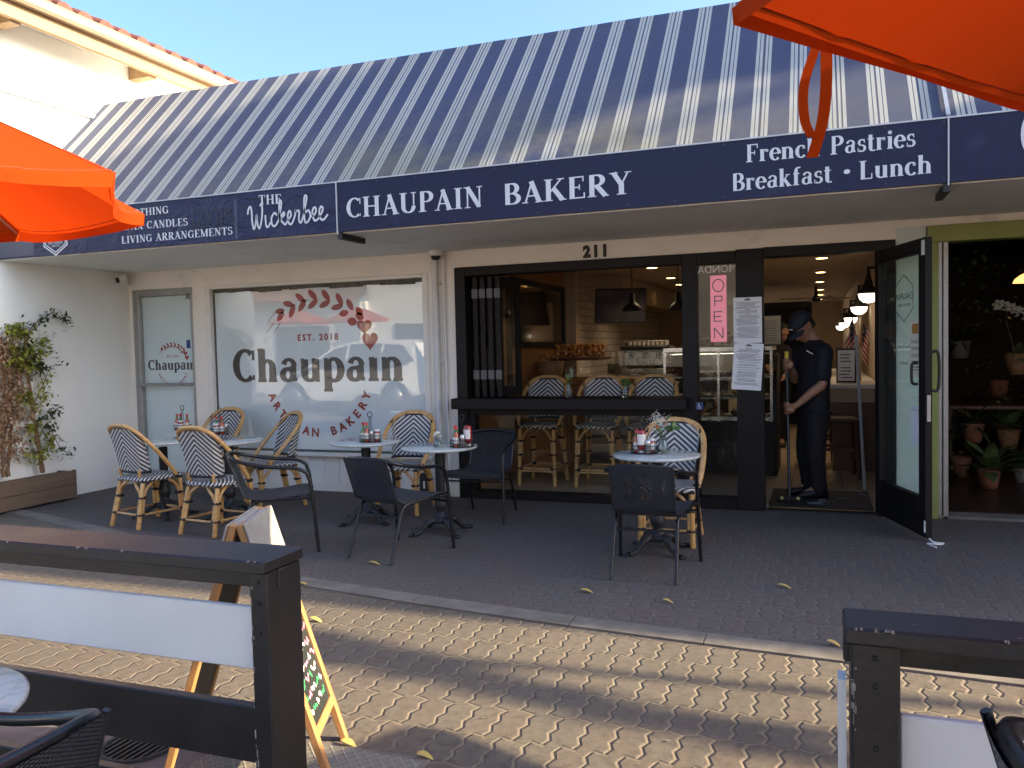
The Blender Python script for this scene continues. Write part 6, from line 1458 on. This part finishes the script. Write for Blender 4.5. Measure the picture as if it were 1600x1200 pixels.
def umbrella(label, c, r, n, a0, zr=2.1, rise=.52, strap=None, val=.06):
    T = thing('patio_umbrella', label, 'umbrella', (c[0], c[1], 0), 0, 'orange patio umbrellas')
    R0 = math.radians(a0); mb = MB(); K = 6; M_ = 8
    def pt(k, u, v):                                     # segment k, u across 0..1, v from hub 0 to rim 1
        a = R0+2*PI*k/n; b = R0+2*PI*(k+1)/n; p = Vector((math.cos(a), math.sin(a), 0)).lerp(Vector((math.cos(b), math.sin(b), 0)), u)
        hang = .10*(4*u*(1-u))*v
        inw = 1-.045*(4*u*(1-u))*v**2
        return (p.x*r*v*inw, p.y*r*v*inw, zr+rise*(1-v**1.12)-hang*.55)
    for k in range(n): mb.grid(lambda u, v: pt(k, u, .02+.98*v), K, M_)
    CN = mb.build('canopy', m_orange, T)
    mb = MB()
    for k in range(n):
        mb.grid(lambda u, v: tuple(Vector(pt(k, u, 1.0))+Vector((0, 0, -val*v*(1-.25*(4*u*(1-u)))))+Vector((pt(k, u, 1)[0], pt(k, u, 1)[1], 0)).normalized()*(-.012*v+.01*math.sin(u*9+k)*v)), K, 2)
    mb.build('valance', m_orange, CN)
    for k in range(n):
        a = R0+2*PI*k/n; MB().tube([(.03*math.cos(a), .03*math.sin(a), zr+rise-.03), (.5*r*math.cos(a), .5*r*math.sin(a), zr+rise*.55-.018), (r*.985*math.cos(a), r*.985*math.sin(a), zr-.014)], .008, 6).build('rib', m_mast, T)
    mb = MB()
    for k in range(n):
        for u_ in (.014, .986): mb.tube([Vector(pt(k, u_, v_))+Vector((0, 0, .002)) for v_ in (.03, .2, .4, .6, .8, 1.0)], .0028, 4)
        mb.tube([Vector(pt(k, u_/10, .985))+Vector((0, 0, .002)) for u_ in range(11)], .0024, 4)
    mb.build('stitching', m_seam, CN)
    MB().tube([(0, 0, .05), (0, 0, zr+rise+.05)], .022, 10).build('mast', m_mast, T); MB().lathe([(.27, 0), (.27, .03), (.08, .07), (.04, .25), (.03, .26)], 20).build('base', m_fblk, T)
    return T
umbrella('orange umbrella at the left with its sunlit top showing', (-3.75, 2.10), 1.30, 8, 16, 2.10, .56, val=.055)
UR = umbrella('orange umbrella overhead at the upper right, seen from below', (1.43, 1.65), 1.60, 6, 174, 2.10, .52, val=.035)
umbrella('unseen orange umbrella beyond the right edge, added to shade the street', (3.75, 2.48), 1.36, 6, 44, 2.12, .5)  # unseen, added and turned so its rim shades the near street
umbrella('unseen orange umbrella farther right, added to cast shade', (6.5, 1.1), 1.4, 6, 20, 2.12, .5)  # unseen, added as a shadow caster
umbrella('unseen orange umbrella at the far right, added to cast shade', (7.2, 3.0-1.0), 1.4, 6, 10, 2.12, .5)  # unseen, added as another shadow caster
a = PZ(1287, 62, 2.09); mb = MB()
def strap(p0, p1, p2, p3, w):
    P = smooth_path([p0, p1, p2, p3], 8); L = []
    for i, p in enumerate(P): L += [p+Vector((-w/2, -.0*w, 0)), p+Vector((w/2, .15*w, 0))]
    mb.add(L, [(2*i, 2*i+1, 2*i+3, 2*i+2) for i in range(len(P)-1)], True)
Y0 = a.y+.01
strap(PY(1281, 58, Y0), PY(1257, 130, Y0), PY(1257, 185, Y0-.005), PY(1269, 214, Y0-.01), .022)
strap(PY(1291, 60, Y0+.012), PY(1291, 130, Y0+.012), PY(1285, 190, Y0+.006), PY(1269, 246, Y0), .026)
o = mb.build('tie_strap', m_orange, UR); o.location = (-UR.location.x, -UR.location.y, 0)
# ------------------------------------------------------------------ planter and climbers by the white wall
m_plank = M_wood('weathered_planter_board', (.13, .085, .055), (.21, .145, .095), .8, (20, 2, 30), .5); m_soil = M_plain('dry_soil', (.06, .04, .028), .95, .4, 25, .8)
PXF = -6.88
PL = thing('planter_box', 'long weathered timber planter against the white wall', 'planter', (0, 0, 0))
for k, (z0, z1) in enumerate(((.02, .147), (.150, .285))): MB().box((PXF-.022, 4.95, z0), (PXF, 6.07, z1), .004).build('board', m_plank, PL)
MB().box((WX+.004, 6.05, .02), (PXF-.0225, 6.072, .283), .003).box((PXF-.03, 6.071, .015), (PXF+.006, 6.10, .292), .003).build('board', m_plank, PL); MB().box((WX+.004, 4.95, .02), (WX+.02, 6.049, .27)).build('board', m_plank, PL)
MB().box((WX+.021, 4.96, .03), (PXF-.023, 6.048, .235)).build('soil', m_soil, PL)
def PV(px, py, X=-6.97): return PX(px, py, X)
def M_leaf(name, a, b, tr=.35):
    t = NT(name); oi = t.n.new('ShaderNodeNewGeometry'); v = oi.outputs['Random Per Island']; c = t.ramp(v, [(0, a), (1, b)])
    p = t.n.new('ShaderNodeBsdfPrincipled'); t.link(c, p.inputs['Base Color']); p.inputs['Roughness'].default_value = .55; q = t.n.new('ShaderNodeBsdfTranslucent'); t.link(c, q.inputs[0]); m_ = t.n.new('ShaderNodeMixShader'); m_.inputs[0].default_value = tr
    t.link(p.outputs[0], m_.inputs[1]); t.link(q.outputs[0], m_.inputs[2]); return t.done(m_.outputs[0])
m_vine = M_leaf('sun_tinted_vine_leaf', (.15, .18, .03), (.50, .50, .08)); m_vdark = M_leaf('dark_vine_leaf', (.022, .04, .012), (.07, .10, .03)); m_dry = M_leaf('dry_pinkish_leaf', (.30, .16, .08), (.58, .40, .26)); m_stem = M_plain('brown_stem', (.19, .11, .055), .85, .3, 30, .3)  # bright vine colour lightened towards yellow in place of sunlight on the climber
def climber(label, stems, twigs, seed, mats, nl, lf=.034, spread=.05):
    rr = random.Random(seed); s0 = stems[0][0]; T = thing('climbing_plant', label, 'plant', (0, 0, 0), 0, 'climbers growing in the planter box'); mb = MB()
    for st_ in stems:
        P = smooth_path([PV(*q) for q in st_], 4); n = len(P); mb.tube([p+Vector((rr.gauss(0, .006), rr.gauss(0, .006), 0)) for p in P], [.018*(1-.6*i/n) for i in range(n)], 6)
    lv = [MB() for _ in mats]
    for tw, dens, mi in twigs:
        P = smooth_path([PV(*q) for q in tw], 5); n = len(P); off = rr.uniform(-.02, .08); P = [p+Vector((off*i/n, 0, 0)) for i, p in enumerate(P)]
        mb.tube(P, [.005*(1-.7*i/n)+.0012 for i in range(n)], 5)
        for i in range(int(dens*nl)):
            k = rr.randrange(n); c = P[k]+Vector((rr.gauss(0, spread), rr.gauss(0, spread), rr.gauss(0, spread))); 
            if c.x < WX+.02: c.x = WX+.02+rr.random()*.05
            leafm(lv[mi], c, (rr.gauss(.3, 1), rr.gauss(0, 1), rr.gauss(0, .8)), (0, 0, 1), lf*rr.uniform(.6, 1.4), lf*.42*rr.uniform(.7, 1.2), .4, 2)
    mb.build('stem', m_stem, T)
    for m_, q in zip(mats, lv):
        if q.v: q.build('foliage', m_, T)
    return T
climber('tall green climber with leaves yellowed to look sunlit at the right end of the planter',
  [[(68, 738), (58, 690), (50, 640), (43, 590), (40, 545), (36, 515)], [(66, 738), (62, 700), (52, 650), (46, 600), (44, 570)]],
  [([(40, 540), (46, 518), (56, 505), (70, 497), (84, 488), (98, 498), (110, 501)], 1.0, 1), ([(40, 548), (52, 540), (66, 533), (74, 531)], .8, 0), ([(38, 520), (25, 515), (12, 518)], 1.5, 0), ([(40, 560), (30, 550), (18, 545), (8, 540)], 1.6, 0), ([(42, 575), (32, 572), (20, 566), (10, 560)], 1.3, 0), ([(42, 560), (55, 565), (62, 572)], .7, 1), ([(45, 590), (60, 582), (80, 572), (98, 570)], .25, 1), ([(46, 552), (60, 552), (78, 548)], .5, 0),
   ([(50, 640), (60, 615), (68, 600), (74, 582)], .5, 0), ([(55, 670), (68, 650), (80, 642), (90, 634)], .5, 1), ([(58, 690), (72, 662), (82, 680), (94, 702), (106, 708)], .8, 1), ([(52, 650), (66, 628), (76, 618)], .3, 0), ([(48, 620), (36, 618), (28, 625)], .7, 0), ([(55, 665), (46, 672), (38, 668)], .5, 0), ([(62, 715), (70, 700), (72, 688)], .5, 0), ([(60, 715), (50, 705), (42, 712)], .4, 0)], 11, (m_vine, m_vdark), 150, .040, .034)
climber('dry brown bougainvillea with papery leaves at the left end of the planter',
  [[(6, 745), (4, 680), (8, 620), (4, 560)], [(12, 745), (16, 690), (18, 640), (14, 590)], [(-14, 745), (-10, 650), (-16, 560)]],
  [([(4, 700), (12, 660), (20, 640)], 1.2, 0), ([(8, 640), (18, 610), (28, 600)], 1.6, 0), ([(6, 600), (12, 570), (20, 555)], 1.6, 0), ([(4, 580), (-4, 550), (-10, 530)], 1.4, 0), ([(14, 660), (26, 640), (36, 645)], .9, 0), ([(10, 690), (22, 680), (34, 690)], .8, 0), ([(8, 720), (20, 705), (30, 700)], .6, 0), ([(4, 650), (-6, 620), (-12, 600)], 1.5, 0), ([(14, 620), (24, 590), (30, 575)], 1.2, 0), ([(6, 560), (10, 540), (16, 530)], 1.2, 0), ([(-6, 690), (2, 660), (6, 640)], 1.2, 0)], 13, (m_dry, m_vine), 150, .034, .040)
# fallen leaves
m_fall = M_leaf('fallen_yellow_leaf', (.55, .36, .03), (.62, .50, .20), .2)
rr = random.Random(17)
for px, py, lab in ((492, 965, 'large yellow leaf near the fence post'), (474, 911, 'yellow leaf on the curb by the fence post'), (916, 921, 'yellow leaf on the patio before the lone table'), (1045, 937, 'pale leaf on the patio below the wicker chair'), (1303, 1001, 'yellow leaf on the curb at the right fence'), (664, 1178, 'yellow leaf by the utility cover'), (545, 1157, 'small brown yellow leaf on the utility cover'), (583, 878, 'pale leaf between the two left chair legs'), (1224, 913, 'tiny yellow leaf in the open patio')):
    p = PZ(px, py, .02); mb = MB(); a = rr.uniform(-.5, .5); leafm(mb, (-.03, 0, .006), (math.cos(a), math.sin(a)*.6, .12), (0, 0, 1), rr.uniform(.05, .085), .018, .5, 5)
    tag(mb.build('fallen_leaf', m_fall, None, (p.x, p.y, .012)), lab, 'leaf', 'fallen leaves on the paving')
mb = MB(); rr = random.Random(23)
for i in range(420):
    x, y = rr.uniform(-5, 2.2), rr.uniform(2.5, 6.9); s_ = rr.uniform(.003, .011); a = rr.uniform(0, 3); mb.add([(x-s_, y, .005), (x, y-s_*.5, .008), (x+s_, y+s_*.2, .006), (x, y+s_*.6, .005)], [(0, 1, 2, 3)])
tag(mb.build('paving_litter', M_leaf('pale_litter', (.30, .25, .16), (.42, .38, .30), 0)), 'tiny pale leaf scraps and crumbs scattered on the paving', 'litter', None, 'stuff')
# ------------------------------------------------------------------ across the street: what the panes reflect and unseen trees added to cast the long shadows
m_car = M_plain('white_car_paint', (.86, .86, .84), .25, .02, 3, 0, Coat_Weight=1.0, Coat_Roughness=.03); m_carglass = M_plain('dark_car_glass', (.05, .06, .075), .05, .1, 3, 0); m_tyre = M_plain('tyre_rubber', (.02, .02, .02), .8, .2, 20, .2)
SV = thing('parked_car', 'white parked estate car mirrored in the large bakery window', 'car', (-10.3, -3.2, 0))
L = 4.5; yw = .90
prof = [(-2.2, .42), (-2.22, .62), (-2.1, .80), (-1.1, .98), (-.35, 1.48), (.15, 1.62), (1.2, 1.64), (1.78, 1.55), (2.15, 1.10), (2.22, .95), (2.20, .45)]
arch = lambda cx: [(cx+.40*math.cos(math.radians(a)), .33+.40*math.sin(math.radians(a))) for a in range(10, 171, 20)]
low = [(2.0, .28)]+arch(1.32)+[(.75, .26), (-.75, .26)]+arch(-1.38)+[(-2.0, .30)]
body = prof+low
mb = MB(); n = len(body)
rows = []
for y, k in ((-yw, 0), (-yw*.97, 1), (yw*.97, 1), (yw, 0)):
    pass
def tuck(x, z): return yw-(max(0, z-.95)*.32)
vsA = [(x, tuck(x, z), z) for x, z in body]; vsB = [(x, -tuck(x, z), z) for x, z in body]
mb.add(vsA+vsB, [tuple(range(n))[::-1], tuple(range(n, 2*n))]+[(i, (i+1) % n, n+(i+1) % n, n+i) for i in range(n)]); mb.build('body', m_car, SV)
mb = MB()
for sy in (1, -1):
    for pts in ([(-.98, 1.02), (-.30, 1.44), (.05, 1.54), (.05, 1.02)], [(.11, 1.02), (.11, 1.55), (.95, 1.56), (.95, 1.03)], [(1.01, 1.03), (1.01, 1.56), (1.45, 1.52), (1.85, 1.12)]): mb.poly([(x, sy*(tuck(x, z)+.006), z) for x, z in (pts if sy < 0 else pts[::-1])])
mb.poly([(-1.06, -.80, 1.01), (-1.06, .80, 1.01), (-.37, .70, 1.475), (-.37, -.70, 1.475)][::-1]); mb.build('windows', m_carglass, SV)
for cx in (-1.38, 1.32):
    for sy in (1, -1):
        o = MB().lathe([(.335, -.1), (.335, .1)], 28).build('wheel', m_tyre, SV, (cx, sy*.80, .335)); o.rotation_euler = (PI/2, 0, 0); MB().lathe([(0, -.104), (.22, -.104), (.22, .104), (0, .104)], 20).build('rim', m_steel, o)
for sy in (1, -1): MB().obox((-.72, sy*(yw+.08), 1.05), (.12, .18, .12), (0, 0, 0), .04).build('mirror', m_car, SV)
for x in (-.25, .75): MB().box((x, .893, .86), (x+.18, .912, .885), .006).build('door_handle', m_car, SV)
OB = thing('opposite_building', 'cream stucco building with a tile roof across the street', 'building', (0, 0, 0))
MB().box((-34, -16, 0), (-14.6, -10.4, 3.1)).box((-14.59, -15, 0), (22, -10.9, 4.6)).build('wall', m_wwall, OB)  # right wing lengthened to bounce warm light into the shade
mb = MB()
for i in range(78):
    x = -34+i*.25; ring = [[(x+.10*math.cos(PI*k/6), y, z+.09*math.sin(PI*k/6)) for k in range(7)] for y, z in ((-9.9, 3.12), (-14, 4.6))]; mb.add(ring[0]+ring[1], [(k, k+1, 8+k, 7+k) for k in range(6)], True)
mb.quad((-34.2, -9.95, 3.1), (-14.5, -9.95, 3.1), (-14.5, -14, 4.58), (-34.2, -14, 4.58)); mb.build('roof_tiles', m_tile, OB)
for x in (-30, -24, -18): MB().box((x, -10.399, .1), (x+2.2, -10.36, 2.3)).build('window', m_carglass, OB)
MB().box((-13.5, -10.899, 0), (-11, -10.86, 2.3)).build('window', m_carglass, OB)
m_pinkum = m_orange
def farumb(x, y, lab): return umbrella(lab, (x, y), .95, 8, 10, 2.35, .36)
farumb(PY(465, 495, 21.6).x, -7.46, 'orange umbrella across the street, left of the parked car'); farumb(PY(556, 490, 21.6).x, -7.46, 'orange umbrella across the street behind the parked car')
def palm(x, y, lean, hgt, label, seed):
    rr = random.Random(seed); T = thing('palm_tree', label, 'tree', (x, y, 0), 0, 'palms across the street'); P = smooth_path([(0, 0, 0), (lean*.3, 0, hgt*.4), (lean, 0, hgt)], 6); MB().tube(P, [.16-.05*i/len(P) for i in range(len(P))], 10).build('trunk', m_bark, T); mb = MB()
    for i in range(26):
        a = rr.uniform(0, 6.28); e = rr.uniform(-.3, 1.2); d = Vector((math.cos(a)*math.cos(e), math.sin(a)*math.cos(e), math.sin(e))); L = rr.uniform(1.2, 1.9)
        for j in range(14):
            t_ = .15+.85*j/14; b = P[-1]+d*L*t_-Vector((0, 0, .55*L*t_*t_)); s_ = d.cross(Vector((0, 0, 1))).normalized()
            for q in (-1, 1): leafm(mb, b, s_*q+d*.8-Vector((0, 0, .3)), (0, 0, 1), .42*(1-.5*t_), .022, .5, 2)
    mb.build('crown', m_vdark, T); return T
palm(-9.3, -9.0, .4, 6.5, 'slender palm with a leaning trunk across the street', 4); palm(-8.9, -9.3, -.1, 7.2, 'straight slender palm across the street', 5)
def tree(name, label, base, hgt, clumps, n, leafsize, seed, mat=None):
    rr = random.Random(seed); T = thing(name, label, 'tree', base, 0); b = Vector(base); mb = MB()
    top = sum((Vector(c[0]) for c in clumps), Vector())/len(clumps)-b; fork = Vector((0, 0, hgt*.45))
    mb.tube(smooth_path([(0, 0, 0), (.05, .03, hgt*.25), fork], 4), [.17-.0055*i for i in range(9)], 10)
    for c, rad, *_a in clumps:
        q = Vector(c)-b; mb.tube(smooth_path([fork-Vector((0, 0, .1)), fork.lerp(q, .5)+Vector((rr.gauss(0, .15), rr.gauss(0, .15), .15)), q], 4), [.075-.006*i for i in range(9)], 7)
    mb.build('trunk', m_bark, T); mb = MB(); vol = lambda r: (r[0]*r[1]*r[2])**.6; tot = sum(vol(r) for _, r, *_a in clumps)
    for c, rad, *_a in clumps:
        an_ = _a[0] if _a else 0.0
        for i in range(int(n*vol(rad)/tot)):
            d = Vector((rr.gauss(0, 1), rr.gauss(0, 1), rr.gauss(0, 1))).normalized()*rr.random()**.45; w_ = Vector((d.x*rad[0], d.y*rad[1], d.z*rad[2])); w_.rotate(Euler((0, 0, an_))); p = Vector(c)-b+w_; leafm(mb, p, (rr.gauss(0, 1), rr.gauss(0, 1), rr.gauss(0, .7)), (0, 0, 1), leafsize*rr.uniform(.7, 1.3), leafsize*.36, .3, 2)
    mb.build('crown', mat or m_vdark, T); return T
tree('shadow_band_tree', 'unseen low tree added with a long level limb to band the street with shadow', (15.1, 5.0, 0), 5.0, [((9.24, 5.94, 5.0), (1.0, .12, .11), -.16), ((10.54, 5.72, 5.0), (1.1, .07, .08), -.16), ((11.74, 5.53, 5.0), (.9, .06, .06), -.16), ((15.1, 5.1, 5.5), (1.0, .6, .5), 0)], 5200, .09, 21)  # added out of view; limb clumps placed to cast the street's shadow bands
tree('awning_shading_tree', 'unseen tall tree added behind the row to shade the left of the awning', (18.2, 11.0, 0), 11.0, [((17.6, 10.85, 12.8), (.9, .8, .55)), ((18.9, 10.85, 12.75), (.9, .7, .55)), ((19.8, 11.15, 12.95), (.7, .7, .6)), ((18.3, 11.35, 13.35), (1.2, .6, .5)), ((17.3, 10.4, 12.3), (.45, .5, .16)), ((18.6, 10.15, 12.4), (.5, .4, .12))], 5600, .17, 22)  # added out of view; crown placed to dapple the awning's left part
